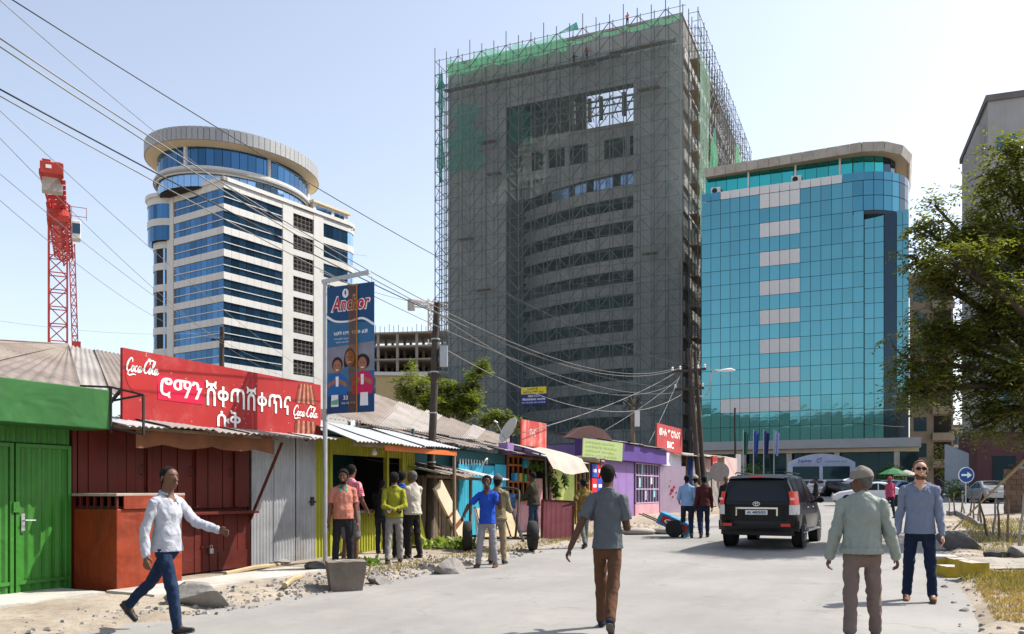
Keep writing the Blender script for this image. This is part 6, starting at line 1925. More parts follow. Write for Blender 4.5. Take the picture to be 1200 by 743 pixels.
def rotx(a): c, s = math.cos(a), math.sin(a); return np.array(((1, 0, 0), (0, c, -s), (0, s, c)))
def roty(a): c, s = math.cos(a), math.sin(a); return np.array(((c, 0, s), (0, 1, 0), (-s, 0, c)))
def rotz(a): c, s = math.cos(a), math.sin(a); return np.array(((c, -s, 0), (s, c, 0), (0, 0, 1)))


SKIN_D = mat('deep_brown_skin', (.085, .04, .025), .5, var=.12, vs=6)
SKIN_M = mat('brown_skin', (.13, .062, .038), .5, var=.12, vs=6)
SKIN_L = mat('light_skin', (.55, .30, .21), .5, var=.1, vs=6)
HAIR_B = mat('black_hair', (.010, .009, .009), .9, var=.3, vs=30, bump=.6, bs=120, spec=.15)
HAIR_BR = mat('brown_hair', (.11, .05, .025), .7, var=.3, vs=30, bump=.4, bs=90)
HAIR_G = mat('greying_hair', (.09, .085, .08), .8, var=.3, vs=30)
SHOE_D = mat('dark_shoe', (.025, .022, .02), .5, var=.2)
SHOE_B = mat('brown_suede_shoe', (.16, .075, .035), .85, var=.2)
EYE_W = mat('eye_white', (.25, .22, .2), .4, var=.02); EYE_D = mat('eye_dark', (.012, .01, .01), .3, var=.02)


def cloth(name, col, var=.08, vs=9, rough=.9, kind=None, col2=None):
    if name in MATS: return MATS[name]
    m = mat(name, col, rough, var=var, vs=vs, bump=.15, bs=160, spec=.12, dent=.55, dsc=11.0, dd=.035)
    if kind == 'check':
        nt = m.node_tree; b = nt.nodes['Principled BSDF']
        src = b.inputs['Base Color'].links[0].from_socket
        sep = nt.nodes.new('ShaderNodeSeparateXYZ'); tc = nt.nodes.new('ShaderNodeTexCoord'); nt.links.new(tc.outputs['Object'], sep.inputs[0])
        outs = []
        for ax_, per_ in ((0, 26.0), (2, 26.0)):
            mu = nt.nodes.new('ShaderNodeMath'); mu.operation = 'MULTIPLY'; mu.inputs[1].default_value = per_; nt.links.new(sep.outputs[ax_], mu.inputs[0])
            fr_ = nt.nodes.new('ShaderNodeMath'); fr_.operation = 'FRACT'; nt.links.new(mu.outputs[0], fr_.inputs[0])
            lt = nt.nodes.new('ShaderNodeMath'); lt.operation = 'LESS_THAN'; lt.inputs[1].default_value = .38; nt.links.new(fr_.outputs[0], lt.inputs[0])
            outs.append(lt.outputs[0])
        ad = nt.nodes.new('ShaderNodeMath'); ad.operation = 'ADD'; nt.links.new(outs[0], ad.inputs[0]); nt.links.new(outs[1], ad.inputs[1])
        c_ = _mix(nt, _ramp(nt, ad.outputs[0], 0, 2, 0, .85), src, col2)
        nt.links.new(c_, b.inputs['Base Color'])
    if kind == 'jeans':
        nt = m.node_tree; b = nt.nodes['Principled BSDF']
        src = b.inputs['Base Color'].links[0].from_socket
        f = _noise(nt, _coords(nt, (1, 1, .45)), 5.5, 4, .6)
        nt.links.new(_mix(nt, _ramp(nt, f, .5, .75, 0, .6), src, col2), b.inputs['Base Color'])
    return m


def person(loc, face, label, H=1.75, skin=SKIN_D, hair=HAIR_B, shirt=None, trousers=None, shoes=SHOE_D, sleeve='long', legs=((0, 0, 0), (0, 0, 0)),
           arms=((0, 0, 0, 0), (0, 0, 0, 0)), lean=0.0, twist=0.0, head=(0, 0), fine=.010, hem=.0, shorts=False, jacket=False, build=1.0, cap=None, glasses=None,
           hairstyle='short', collar=None, eyes=True, group=None, seed=1, loose=1.0, undershirt=None, bag=None, beard=None, hand=0.6, vest=None, beret=False, stoop=0.0, belly=0.0):
    """legs: (thigh forward, knee bend, outward) left, right in degrees; arms: (forward, outward, elbow bend, inward turn)
    the figure faces +y of its own frame"""
    h = fine
    r_ = random.Random(seed)
    root = None
    B = build
    hipz = .515 * H
    hw = .049 * H * B
    Tup = rotz(R(twist)) @ rotx(-R(lean))
    J = {}
    # ---- legs
    for s, (th, kn, ab) in ((-1, legs[0]), (1, legs[1])):
        hip = np.array((s * hw, 0, hipz))
        M1 = roty(-s * R(ab)) @ rotx(R(th)); thigh = M1 @ np.array((0, 0, -.245 * H))
        knee = hip + thigh
        M2 = M1 @ rotx(-R(kn)); ank = knee + M2 @ np.array((0, 0, -.235 * H))
        J[s] = dict(hip=hip, knee=knee, ank=ank, M2=M2)
    low = min(J[s]['ank'][2] for s in (-1, 1)) - .048 * H
    for s in (-1, 1):
        for k_ in ('hip', 'knee', 'ank'): J[s][k_] = J[s][k_] - np.array((0, 0, low))
    pel = np.array((0, 0, hipz - low))
    up = lambda p: pel + Tup @ np.array(p, float)
    chest = up((0, .0, .20 * H)); neckb = up((0, -.005 * H + stoop * .05, .312 * H)); waist = up((0, 0, .07 * H))
    headc = up((0, .018 * H + stoop * .10, .405 * H - stoop * .02))
    Th = Tup @ rotz(R(head[0])) @ rotx(-R(head[1]))
    hd = lambda p: headc + Th @ (np.array(p, float) * H / 1.75 * 1.06)
    fwd = Tup @ np.array((0, 1, 0))
    # ---- arms
    for s, (fw_, out, el, inn) in ((-1, arms[0]), (1, arms[1])):
        sh = up((s * .097 * H * B, -.005 * H + stoop * .03, .264 * H))
        A1 = Tup @ roty(-s * R(out)) @ rotx(R(fw_)) @ rotz(s * R(inn))
        elb = sh + A1 @ np.array((0, 0, -.172 * H))
        A2 = A1 @ rotx(R(el)); wr_ = elb + A2 @ np.array((0, 0, -.150 * H))
        J[s].update(sh=sh, elb=elb, wr=wr_, A2=A2)
    # ---- body, one skin
    f = Field(h)
    f.cone(up((0, 0, -.02 * H)), waist, .058 * H * B, .058 * H * B, .03, fwd, .72)
    f.cone(waist, chest, .058 * H * B, .068 * H * B, .03, fwd, .66)
    f.cone(chest, up((0, 0, .27 * H)), .068 * H * B, .05 * H * B, .03, fwd, .66)
    f.cone(neckb - np.array((0, 0, .02)), headc + Th @ np.array((0, -.01, -.05)), .036 * H, .032 * H, .02)
    f.cone(up((0, .012 * H + stoop * .03, .255 * H)), neckb, .045 * H, .036 * H, .02)
    f.cone(hd((0, -.02, .03)), hd((0, .012, .025)), .082 * H / 1.75, .08 * H / 1.75, .02, Th @ np.array((1, 0, 0)), .9)
    f.cone(hd((0, .035, -.03)), hd((0, .05, -.075)), .058 * H / 1.75, .036 * H / 1.75, .03)
    f.cone(hd((0, .085, .012)), hd((0, .109, -.022)), .009, .014, .012)
    f.cone(hd((0, .088, -.052)), hd((0, .086, -.060)), .018, .018, .01, Th @ np.array((1, 0, 0)), 1.6)
    for s in (-1, 1):
        f.cone(hd((s * .078, -.008, .012)), hd((s * .082, -.016, -.022)), .017, .012, .008, Th @ np.array((1, 0, 0)), .5)
        j = J[s]
        sk_ = .72 if sleeve == 'long' else 1.0
        f.chain([j['sh'], j['elb'], j['wr']], [.027 * H * (.8 if shirt is not None else 1), .022 * H * sk_, .0165 * H * (.9 if sk_ < 1 else 1)], .015)
        # hand: palm, four bent fingers of unequal length, thumb from the side
        A2 = j['A2']; w0 = j['wr']; hs = H / 1.75
        hp = lambda p: w0 + A2 @ (np.array((p[0] * -s, p[1], p[2])) * hs)
        sidew = A2 @ np.array((0, 1, 0))
        f.cone(hp((0, 0, -.01)), hp((0, .004, -.075)), .024 * hs, .032 * hs, .012, A2 @ np.array((1, 0, 0)), .55)
        cu = hand
        for q_, (yy, ln) in enumerate(((.030, .070), (.010, .080), (-.010, .075), (-.028, .058))):
            b0 = np.array((0.0, yy, -.085)); a1, a2 = cu * .55, cu * 1.25
            b1 = b0 + np.array((math.sin(a1) * ln * .5, 0, -math.cos(a1) * ln * .5)); b2 = b1 + np.array((math.sin(a2) * ln * .5, 0, -math.cos(a2) * ln * .5))
            f.chain([hp(b0), hp(b1), hp(b2)], [.0098, .009, .0078], .004)
        f.chain([hp((.004, .026, -.025)), hp((.018, .050, -.055)), hp((.026, .052, -.085))], [.0125, .0105, .0085], .006)
        f.chain([j['hip'], j['knee'], j['ank']], [.047 * H * .7, .030 * H * (.7 if not shorts else 1), .022 * H * (.75 if not shorts else 1.1)], .02)
        ft = j['M2'] if abs(j['M2'][1, 2]) < .8 else np.eye(3)
        j['foot'] = ft
        f.cone(j['ank'], j['ank'] + ft @ np.array((0, .09, -.05)) * hs, .018 * H, .015 * H, .012)
    me = f.mesh('person', skin)
    root = link('person', me, None, loc, (0, 0, face))
    tag(root, label, 'person', group)
    # ---- hair
    def part(field, name, m):
        mm = field.mesh(name, m)
        if mm is None: return None
        o = link(name, mm, root)
        return o
    if hair is not None and hairstyle != 'none':
        t_ = {'short': .006, 'afro': .020, 'crop': .004}.get(hairstyle, .006)
        g = Field(h * .9)
        g.cone(hd((0, -.024, .036)), hd((0, .010, .034)), .082 * H / 1.75 + t_, .079 * H / 1.75 + t_, .02, Th @ np.array((1, 0, 0)), .92)
        g.cone(hd((0, -.045, -.02)), hd((0, -.04, .03)), .060, .07, .02)
        g.cut.append((hd((0, .055, .074)), Th @ np.array((0, .78, -.62))))
        g.cut.append((hd((0, -.02, -.055)), Th @ np.array((0, .25, -1.0))))
        if hairstyle != 'afro': g.cut.append((hd((0, .018, .03)), Th @ np.array((0, .93, -.36))))
        g.wr = folds(.0025 if hairstyle != 'afro' else .006, seed + 9, 3.0, 1.0)
        part(g, 'hair', hair)
    if beard is not None:
        g = Field(h * .8); g.chain([hd((-.06, .03, -.035)), hd((-.03, .07, -.09)), hd((.03, .07, -.09)), hd((.06, .03, -.035))], [.014, .026, .026, .014], .02)
        g.cut.append((hd((0, .05, -.055)), Th @ np.array((0, .2, 1)))); part(g, 'beard', beard)
    if cap is not None:
        g = Field(h * .9)
        g.cone(hd((0, -.022, .05)), hd((0, .02, .048)), .097, .092, .02, Th @ np.array((1, 0, 0)), .94); g.ball(hd((0, 0, .125)), .03, .04)
        g.cut.append((hd((0, 0, .028)), Th @ np.array((0, -.12, -1)))); part(g, 'cap', cap)
        q = MB(); pts = []
        n_ = 12
        for i in range(n_ + 1):
            a = R(-75 + 150 * i / n_)
            for rr, zz in ((.088, .044), (.165 - .035 * abs(math.sin(a)), .028), (.163 - .035 * abs(math.sin(a)), .020), (.088, .034)):
                pts.append(tuple(hd((math.sin(a) * rr * .92, .012 + math.cos(a) * rr, zz - .022 * abs(math.sin(a))))))
        fs = []
        for i in range(n_):
            for k_ in range(4):
                a, b_ = i * 4 + k_, i * 4 + (k_ + 1) % 4; fs.append((a, a + 4, b_ + 4, b_))
        q.add(pts, fs); q.build('cap_peak', MATS.get('cap_peak_cloth') or cap, root, smooth=40)
    if eyes:
        for s in (-1, 1):
            q = MB(); c_ = hd((s * .031, .0815, .012)); 
            q.lathe([(.001, -.006), (.010, -.003), (.012, 0), (.010, .003), (.001, .006)], 10, (0, 0, 0)); o = q.build('eye', EYE_W, root, smooth=True); o.location = c_
            q = MB(); q.lathe([(.001, -.005), (.0055, -.003), (.0055, .003), (.001, .005)], 8); o2 = q.build('pupil', EYE_D, o, smooth=True); o2.location = tuple(Th @ np.array((0, .009, 0)))
            q = MB(); q.tube([hd((s * .014, .093, .030)), hd((s * .032, .090, .036)), hd((s * .048, .078, .031))], [.0035, .0045, .003], 6); q.build('eyebrow', hair or EYE_D, root)
        q = MB(); q.tube([hd((-.024, .091, -.055)), hd((0, .107, -.056)), hd((.024, .091, -.055))], [.002, .004, .002], 6); q.build('lips', mat('lips_' + skin.name, tuple(c_ * .6 for c_ in skin.node_tree.nodes['Mix'].inputs[7].default_value[:3]) if 'Mix' in skin.node_tree.nodes else (.1, .04, .03), .5), root)
    if glasses:
        q = MB()
        for s in (-1, 1):
            q.prism([(s * .034 + .030 * math.cos(R(a)) * 1.0, .022 * math.sin(R(a))) for a in range(0, 360, 24)], .004, (0, 0, 0), (1, 0, 0), (0, 0, 1))
        q.beam((-.006, -.002, .008), (.006, -.002, .008), .006)
        for s in (-1, 1): q.beam((s * .064, 0, .008), (s * .082, -.1, .006), .005)
        o = q.build('sunglasses', mat('sunglass_black', (.01, .01, .012), .15, var=.05), root)
        o.matrix_local = Matrix.Translation(Vector(hd((0, .108, .012)))) @ Matrix(Th.tolist()).to_4x4()
    # ---- trousers
    if trousers is not None:
        g = Field(h)
        g.cone(up((0, 0, -.02 * H)), up((0, 0, .055 * H)), .078 * H * B, .072 * H * B, .03, fwd, .76)
        g.cone(up((0, -.018 * H, -.035 * H)), up((0, -.018 * H, -.005 * H)), .048 * H * B, .046 * H * B, .03, Tup @ np.array((1, 0, 0)), 1.3)
        for s in (-1, 1):
            j = J[s]; e_ = j['ank'] + (j['knee'] - j['ank']) * (.05 if not shorts else .86)
            rk, ra = .038 * H * loose, .031 * H * loose
            if shorts: g.chain([j['hip'], j['knee'] + (j['hip'] - j['knee']) * -.04], [.056 * H, .050 * H], .025)
            else: g.chain([j['hip'], j['knee'], e_], [.046 * H * B, rk, ra], .018)
            if not shorts: g.cone(e_, e_ + (j['ank'] - e_) * .8, ra * .98, ra * 1.05, .01)
        g.cut.append((up((0, 0, -hem if shirt is not None else .075 * H)), Tup @ np.array((0, 0, 1))))
        g.wr = folds(.008 * loose, seed + 3, 1.35, .8)
        part(g, 'shorts' if shorts else 'trousers', trousers)
    # ---- shirt
    if shirt is not None:
        g = Field(h)
        hb = .045 * H - hem
        t_ = .008 if not jacket else .022
        g.cone(up((0, -.006 * H, hb - .09 * H)), waist, .100 * H * B + t_ * .8, .083 * H * B + t_ + belly, .03, fwd, .90)
        g.cone(waist + fwd * belly * .5, chest, .079 * H * B + t_ + belly * .6, .090 * H * B + t_, .03, fwd, .72)
        g.cone(chest, up((0, -.002 * H + stoop * .03, .262 * H)), .090 * H * B + t_, .066 * H * B + t_, .03, fwd, .72)
        for s in (-1, 1): g.cone(up((0, stoop * .03, .288 * H)), J[s]['sh'], .036 * H, .027 * H + t_ * .5, .045, fwd, .95)
        g.cone(up((0, 0 + stoop * .03, .28 * H)), neckb + np.array((0, 0, -.008)), .056 * H, .042 * H, .02)
        if eyes and not jacket: g.cut.append((up((0, .046 * H, .272 * H)), Tup @ np.array((0, .66, .75))))
        for s in (-1, 1):
            j = J[s]; a_ = Field(h)
            if sleeve == 'long':
                e_ = j['wr'] + (j['elb'] - j['wr']) * .04
                a_.chain([j['sh'], j['elb'], e_], [.031 * H + t_ * .6, .028 * H + t_ * .6, .0215 * H + t_ * .6], .02)
            elif sleeve == 'rolled':
                e_ = j['elb'] + (j['wr'] - j['elb']) * .12
                a_.chain([j['sh'], j['elb'], e_], [.031 * H + t_ * .6, .029 * H + t_ * .6, .029 * H + t_ * .6], .02)
            else:
                e_ = j['sh'] + (j['elb'] - j['sh']) * .72
                a_.chain([j['sh'], e_], [.032 * H + t_ * .6, .034 * H + t_ * .6], .02)
                a_.cut.append((e_, e_ - j['sh']))
            a_.wr = folds(.009, seed + 5 + s, 1.6, .7)
            part(a_, 'sleeve', shirt)
        g.cut.append((up((0, 0, hb - .062 * H)), Tup @ np.array((0, 0, -1))))
        g.wr = folds(.009, seed, 1.35, .55)
        part(g, 'jacket' if jacket else 'shirt', shirt)
        q = Field(h * .9)
        cp = [neckb + Tup @ (np.array((math.sin(a) * .066, math.cos(a) * .060, .008 - .020 * math.cos(a))) * H / 1.75) for a in np.linspace(.35, 5.93, 14)]
        q.chain(cp, [.012] * 14, .008, Tup @ np.array((0, 0, 1)), 1.4)
        part(q, 'collar', collar or shirt)
        if eyes and not jacket:
            for s in (-1, 1):
                c3 = [up((s * x * H, y * H, z * H)) for x, y, z in ((.012, .052, .272), (.034, .040, .290), (.048, .034, .276), (.030, .058, .250))]
                n3 = Tup @ np.array((0, .006, .002)); q = MB()
                q.add([tuple(c) for c in c3] + [tuple(c + n3) for c in c3], [(0, 1, 2, 3), (7, 6, 5, 4), (0, 4, 5, 1), (1, 5, 6, 2), (2, 6, 7, 3), (3, 7, 4, 0)]); q.build('collar_wing', collar or shirt, root)
        if jacket:
            q = Field(h); n_ = 20
            ring = [up((math.sin(a) * .102 * H * B, math.cos(a) * .088 * H * B - .005 * H, hb - .055 * H)) for a in np.linspace(0, 6.283, n_)]
            q.chain(ring, [.02] * n_, .01, Tup @ np.array((0, 0, 1)), 1.6); part(q, 'waistband', shirt)
            for s in (-1, 1):
                j = J[s]; q = Field(h); q.cone(j['wr'] + (j['elb'] - j['wr']) * .16, j['wr'] + (j['elb'] - j['wr']) * .02, .029 * H, .028 * H, .01); part(q, 'cuff', shirt)
        if False:
            q = Field(h); n_ = 20
            ring = [up((math.sin(a) * .083 * H * B, math.cos(a) * .063 * H * B, .052 * H)) for a in np.linspace(0, 6.283, n_)]
            q.chain(ring, [.016] * n_, .008); part(q, 'belt', SHOE_D)
    if undershirt is not None:
        g = Field(h); g.cone(up((0, .05 * H, .20 * H)), up((0, .045 * H, .27 * H)), .035 * H, .03 * H, .01, fwd, .6); part(g, 'undershirt', undershirt)
    if vest is not None:
        g = Field(h); g.cone(waist, chest, .088 * H * B + .012, .096 * H * B + .012, .03, fwd, .76); g.cone(chest, up((0, 0, .27 * H)), .096 * H * B + .012, .07 * H * B + .012, .03, fwd, .74); part(g, 'vest', vest)
    # ---- shoes
    if shoes is not None:
        for s in (-1, 1):
            j = J[s]; ft = j['foot']; g = Field(h); hs = H / 1.75
            a = j['ank']; P_ = lambda x, y, z: a + ft @ (np.array((x, y, z)) * hs)
            g.chain([P_(0, -.035, -.040), P_(0, .06, -.047), P_(s * .005, .165, -.056)], [.038, .042, .030], .02, ft @ np.array((0, 0, 1)), .8)
            g.cone(P_(0, -.012, -.005), P_(0, .02, -.03), .040, .043, .02)
            g.cut.append((P_(0, 0, -.083), ft @ np.array((0, 0, -1)))); g.cut.append((P_(0, -.02, .02), ft @ np.array((0, -.3, 1))))
            part(g, 'shoe', shoes)
            q = Field(h); q.chain([P_(0, -.035, -.078), P_(0, .06, -.078), P_(s * .005, .165, -.078)], [.040, .044, .032], .01, ft @ np.array((0, 0, 1)), .28); part(q, 'sole', mat('rubber_sole', (.12, .1, .09), .8))
    return root


def stand(px, py):
    p = spot(px, py); p.z = land_z(p.x, p.y); return p


def toward(px_dx, away):
    """heading from picture sense: px_dx to the right, away from the camera"""
    return math.atan2(away, px_dx) - math.pi / 2


W_SH = cloth('white_stripe_shirt', (.37, .38, .42)); J_BL = cloth('blue_jeans', (.014, .026, .058), kind='jeans', col2=(.045, .075, .125))
J_DK = cloth('dark_jeans', (.018, .022, .035), kind='jeans', col2=(.04, .05, .07))
# man in the white shirt striding past the red kiosk
person(stand(196, 741), toward(1, -.25), 'man in a white shirt and blue jeans striding past the red kiosk', 1.76, SKIN_M, HAIR_B, W_SH, J_BL, SHOE_D,
       legs=((-34, 14, 2), (17, 6, 2)), arms=((42, 10, 30, -10), (-14, 12, 26, 0)), head=(-14, 0), fine=.008, seed=11, hem=.02, loose=.95, hand=.7, twist=-4)
# customers at the yellow kiosk
person(stand(402, 672), toward(.35, -1), 'man in a salmon polo shirt standing beside the banner post', 1.74, SKIN_M, HAIR_B, cloth('salmon_polo', (.44, .17, .12)), cloth('charcoal_jeans', (.02, .02, .024), kind='jeans', col2=(.08, .08, .085)), SHOE_D,
       sleeve='short', arms=((2, 7, 8, 0), (0, 8, 10, 0)), legs=((3, 4, 3), (-3, 2, 3)), collar=cloth('turquoise_collar', (.05, .35, .30)), fine=.010, seed=12, head=(-20, 6), hairstyle='afro', beard=HAIR_B, build=1.05, belly=.02)
person(stand(411, 663), toward(.5, 1), 'man in a red checked shirt and grey shorts seen from behind', 1.86, SKIN_M, HAIR_B, cloth('red_check_shirt', (.50, .06, .10), kind='check', col2=(.62, .5, .52)), cloth('grey_shorts', (.13, .12, .12)), SHOE_D,
       sleeve='short', arms=((10, 6, 40, 10), (12, 8, 40, 20)), legs=((0, 4, 3), (0, 3, 3)), shorts=True, fine=.011, seed=13, eyes=False, head=(10, 4))
person(stand(462, 664), toward(-.15, 1), 'man in an olive yellow top holding his hands behind his back', 1.70, SKIN_D, HAIR_B, cloth('olive_yellow_top', (.25, .25, .025)), cloth('grey_chinos', (.23, .215, .20)), SHOE_D,
       sleeve='long', arms=((-22, 6, 68, 112), (-22, 6, 68, 112)), legs=((-8, 10, 3), (8, 4, 2)), fine=.010, seed=14, eyes=False, head=(-8, 0), hairstyle='afro')
person(stand(470, 656), toward(.25, 1), 'man in a royal blue shirt at the counter among the customers', 1.76, SKIN_D, HAIR_B, cloth('royal_blue_shirt', (.02, .10, .42)), J_DK, SHOE_D,
       sleeve='long', arms=((30, 6, 50, 15), (10, 6, 30, 10)), legs=((0, 2, 3), (2, 3, 3)), fine=.011, seed=15, eyes=False, head=(12, 10), hairstyle='afro')
person(stand(484, 658), toward(-.9, .75), 'man in a beige jacket and dark trousers at the end of the queue', 1.74, SKIN_M, HAIR_G, cloth('beige_jacket', (.42, .38, .32)), cloth('black_trousers', (.022, .018, .02)), SHOE_D,
       sleeve='long', arms=((18, 5, 40, 8), (14, 6, 40, 10)), legs=((2, 2, 2), (-4, 3, 2)), fine=.010, seed=16, head=(10, 2), jacket=True, loose=1.05, build=.94)
person(stand(447, 651), toward(.2, 1), 'short person in dark clothes half hidden in the middle of the customers', 1.60, SKIN_D, HAIR_B, cloth('black_sweater', (.02, .02, .022)), J_DK, SHOE_D,
       fine=.014, seed=17, eyes=False, arms=((20, 5, 50, 10), (20, 5, 50, 10)))
# man in the football jersey, and the one behind him
BJ = person(stand(571, 665), toward(-.3, -1), 'young man in a blue football jersey and grey track pants gesturing', 1.70, SKIN_D, HAIR_B, cloth('blue_jersey', (.02, .07, .40)), cloth('grey_track_pants', (.26, .25, .27)), cloth('brown_sandal', (.10, .05, .03)),
       sleeve='short', arms=((26, 30, 105, -35), (12, 44, 50, 30)), legs=((-4, 4, 4), (6, 8, 6)), fine=.009, seed=18, head=(12, -4), hairstyle='afro', hem=.05, build=.95)
person(stand(583, 661), toward(.3, 1), 'person in a khaki jacket and cap standing behind the blue jersey', 1.70, SKIN_D, HAIR_B, cloth('khaki_jacket', (.20, .17, .10)), cloth('khaki_trousers', (.24, .19, .12)), SHOE_D,
       arms=((20, 6, 60, 10), (20, 6, 60, 10)), legs=((0, 3, 3), (2, 3, 3)), fine=.012, seed=19, eyes=False, cap=cloth('grey_cap', (.08, .08, .08)), jacket=True)
person(stand(625, 634), toward(-1, .5), 'man in a dark green jacket buying at the vegetable kiosk', 1.78, SKIN_D, HAIR_B, cloth('dark_green_jacket', (.045, .04, .028)), cloth('slate_jeans', (.03, .05, .09)), SHOE_B,
       arms=((30, 4, 60, 10), (24, 6, 50, 10)), legs=((3, 2, 2), (-3, 3, 2)), fine=.013, seed=20, eyes=False, jacket=True, head=(0, 16))
person(stand(684, 642), toward(-.4, 1), 'youth in a brown and yellow top walking by the drinks kiosk', 1.66, SKIN_D, HAIR_B, cloth('brown_yellow_top', (.16, .11, .03), var=.4, vs=14), cloth('grey_green_jeans', (.13, .14, .13)), SHOE_D,
       sleeve='short', arms=((-20, 26, 85, -20), (10, 8, 20, 0)), legs=((-14, 14, 2), (12, 6, 2)), fine=.013, seed=21, eyes=False)
# man in the grey polo crossing the road, back to us
person(stand(712, 738), toward(.22, 1), 'man in a grey polo shirt and brown trousers walking up the road', 1.77, SKIN_D, HAIR_B, cloth('slate_grey_polo', (.095, .105, .118)), cloth('rust_brown_trousers', (.105, .052, .03)), cloth('navy_shoe', (.02, .025, .045)),
       sleeve='short', arms=((-12, 24, 12, 0), (10, 8, 100, 10)), legs=((16, 10, 0), (-16, 20, -1)), fine=.008, seed=22, eyes=False, hairstyle='crop', hem=.02, loose=1.0, hand=.9, build=.93)
# three men farther up the road
person(stand(805, 630), toward(.15, 1), 'man in a light blue shirt walking beside the blue barrow', 1.74, SKIN_D, HAIR_B, cloth('light_blue_shirt', (.24, .36, .56)), J_DK, SHOE_D,
       sleeve='rolled', arms=((10, 10, 60, 10), (6, 8, 20, 0)), legs=((10, 6, 2), (-10, 12, 2)), fine=.013, seed=23, eyes=False)
person(stand(825, 630), toward(.1, 1), 'man in a dark maroon shirt walking up the road beside the light blue shirt', 1.72, SKIN_D, HAIR_B, cloth('maroon_shirt', (.075, .022, .022)), cloth('navy_trousers', (.02, .028, .06)), SHOE_D,
       sleeve='long', arms=((-8, 7, 14, 0), (10, 8, 20, 0)), legs=((-12, 14, 2), (12, 6, 2)), fine=.013, seed=24, eyes=False)
person(stand(815, 624), toward(.1, 1), 'person in a tan cap between the light blue and maroon shirts', 1.72, SKIN_D, HAIR_B, cloth('tan_shirt', (.30, .22, .13)), J_DK, cloth('yellow_shoe', (.45, .33, .05)),
       sleeve='long', arms=((20, 6, 50, 0), (10, 8, 20, 0)), legs=((8, 6, 2), (-8, 10, 2)), fine=.014, seed=25, eyes=False, cap=cloth('tan_cap', (.34, .28, .2)))
person(stand(851, 617), toward(-.3, -1), 'man in black standing at the kerb just behind the parked SUV', 1.70, SKIN_D, HAIR_B, cloth('black_shirt', (.02, .02, .02)), J_DK, SHOE_D,
       sleeve='long', arms=((6, 7, 14, 0), (6, 8, 20, 0)), fine=.015, seed=26, eyes=False)
# man in the cap, back to us, and the man in sunglasses coming towards us
MATS['cap_peak_cloth'] = cloth('white_peak', (.62, .62, .62))
person(stand(1010, 748), toward(.34, 1), 'older man in a pale green blouson and two-tone cap walking away', 1.69, SKIN_M, HAIR_G, cloth('pale_green_blouson', (.245, .275, .245), rough=.6), cloth('taupe_trousers', (.17, .125, .11)), cloth('grey_shoe', (.12, .11, .10)),
       sleeve='long', arms=((-4, 13, 14, 0), (2, 15, 14, 0)), legs=((-4, 14, 2), (9, 6, 3)), fine=.008, seed=27, eyes=False, cap=cloth('taupe_cap', (.22, .19, .165)), jacket=True, head=(66, 2), build=1.10, loose=1.12, stoop=.35, hand=1.0, hem=-.01)
del MATS['cap_peak_cloth']
person(stand(1078, 704), toward(-.40, -1), 'bearded man in a blue-grey shirt and sunglasses walking towards us', 1.84, SKIN_L, HAIR_BR, cloth('blue_grey_shirt', (.165, .195, .27)), cloth('indigo_jeans', (.011, .019, .042), kind='jeans', col2=(.045, .07, .11)), SHOE_B,
       sleeve='long', arms=((3, 7, 10, 0), (-2, 9, 12, 0)), legs=((10, 6, 3), (-2, 4, 4)), fine=.008, seed=28, glasses=True, beard=HAIR_BR, head=(4, 0), hem=.055, build=1.04, hand=.7, loose=1.0)
# small figures in the distance
person(stand(1043, 607), toward(-.2, 1), 'person in a rose red shirt with a backpack far up the road', 1.68, SKIN_D, cloth('rose_cap', (.45, .06, .10)), cloth('rose_red_shirt', (.38, .06, .12)), J_DK, SHOE_D, fine=.018, seed=29, eyes=False, legs=((6, 4, 2), (-6, 8, 2)))
person(stand(956, 600), toward(-1, .2), 'figure in black and white beside the front of the SUV', 1.68, SKIN_D, HAIR_B, cloth('black_jacket', (.02, .02, .02)), J_DK, SHOE_D, fine=.018, seed=30, eyes=False, undershirt=W_SH)
person(stand(1101, 594), toward(0, 1), 'man in a dark suit by the grey garden wall', 1.75, SKIN_D, HAIR_B, cloth('dark_suit', (.02, .02, .024)), J_DK, SHOE_D, fine=.02, seed=31, eyes=False, jacket=True)
# men at work high on the scaffold
for i, (x_, z_, c_, lab) in enumerate(((27.0, 61.3, (.75, .22, .04), 'scaffolder in an orange top standing highest on the tower edge'), (21.4, 57.8, (.30, .10, .07), 'scaffolder in a rust coloured top below the tower parapet'), (19.6, 57.5, (.05, .05, .06), 'scaffolder in dark clothes at the end of the tower platform'))):
    p = tw.matrix_basis @ Vector((x_, -1.0, z_))
    person(p, R(160 + 30 * i), lab, 1.72, SKIN_D, HAIR_B, cloth('worker_top_%d' % i, c_), J_DK, SHOE_D, fine=.03, seed=40 + i, eyes=False, arms=((50, 20, 40, 0), (30, 15, 30, 0)), group='scaffolders on the tower')
# ================================================================ vehicles
m_blackpaint = mat('black_car_paint', (.004, .0045, .006), .25, var=.1, vs=.5, coat=.15, spec=.18)
m_carglass = mat('tinted_car_glass', (.006, .008, .012), .08, var=.1, spec=.35)
m_chrome = mat('chrome', (.75, .76, .78), .12, metal=1.0, var=.03)
m_redlens = mat('red_lamp_lens', (.60, .02, .015), .2, var=.1, vs=20, coat=.6); m_clearlens = mat('clear_lamp_lens', (.62, .60, .60), .2, var=.15, vs=25, coat=.6)
m_trim = mat('black_plastic_trim', (.02, .02, .021), .65, var=.15)
m_alloy = mat('alloy_wheel', (.42, .43, .45), .3, metal=.8, var=.08)
m_plate = mat('number_plate_white', (.70, .71, .70), .5, var=.04)


def interp(tab, x):
    for (a, va), (b, vb) in zip(tab, tab[1:]):
        if x <= b:
            t = 0 if b == a else (x - a) / (b - a); t = max(0, t); t = t * t * (3 - 2 * t) * .35 + t * .65
            return va + (vb - va) * t
    return tab[-1][1]


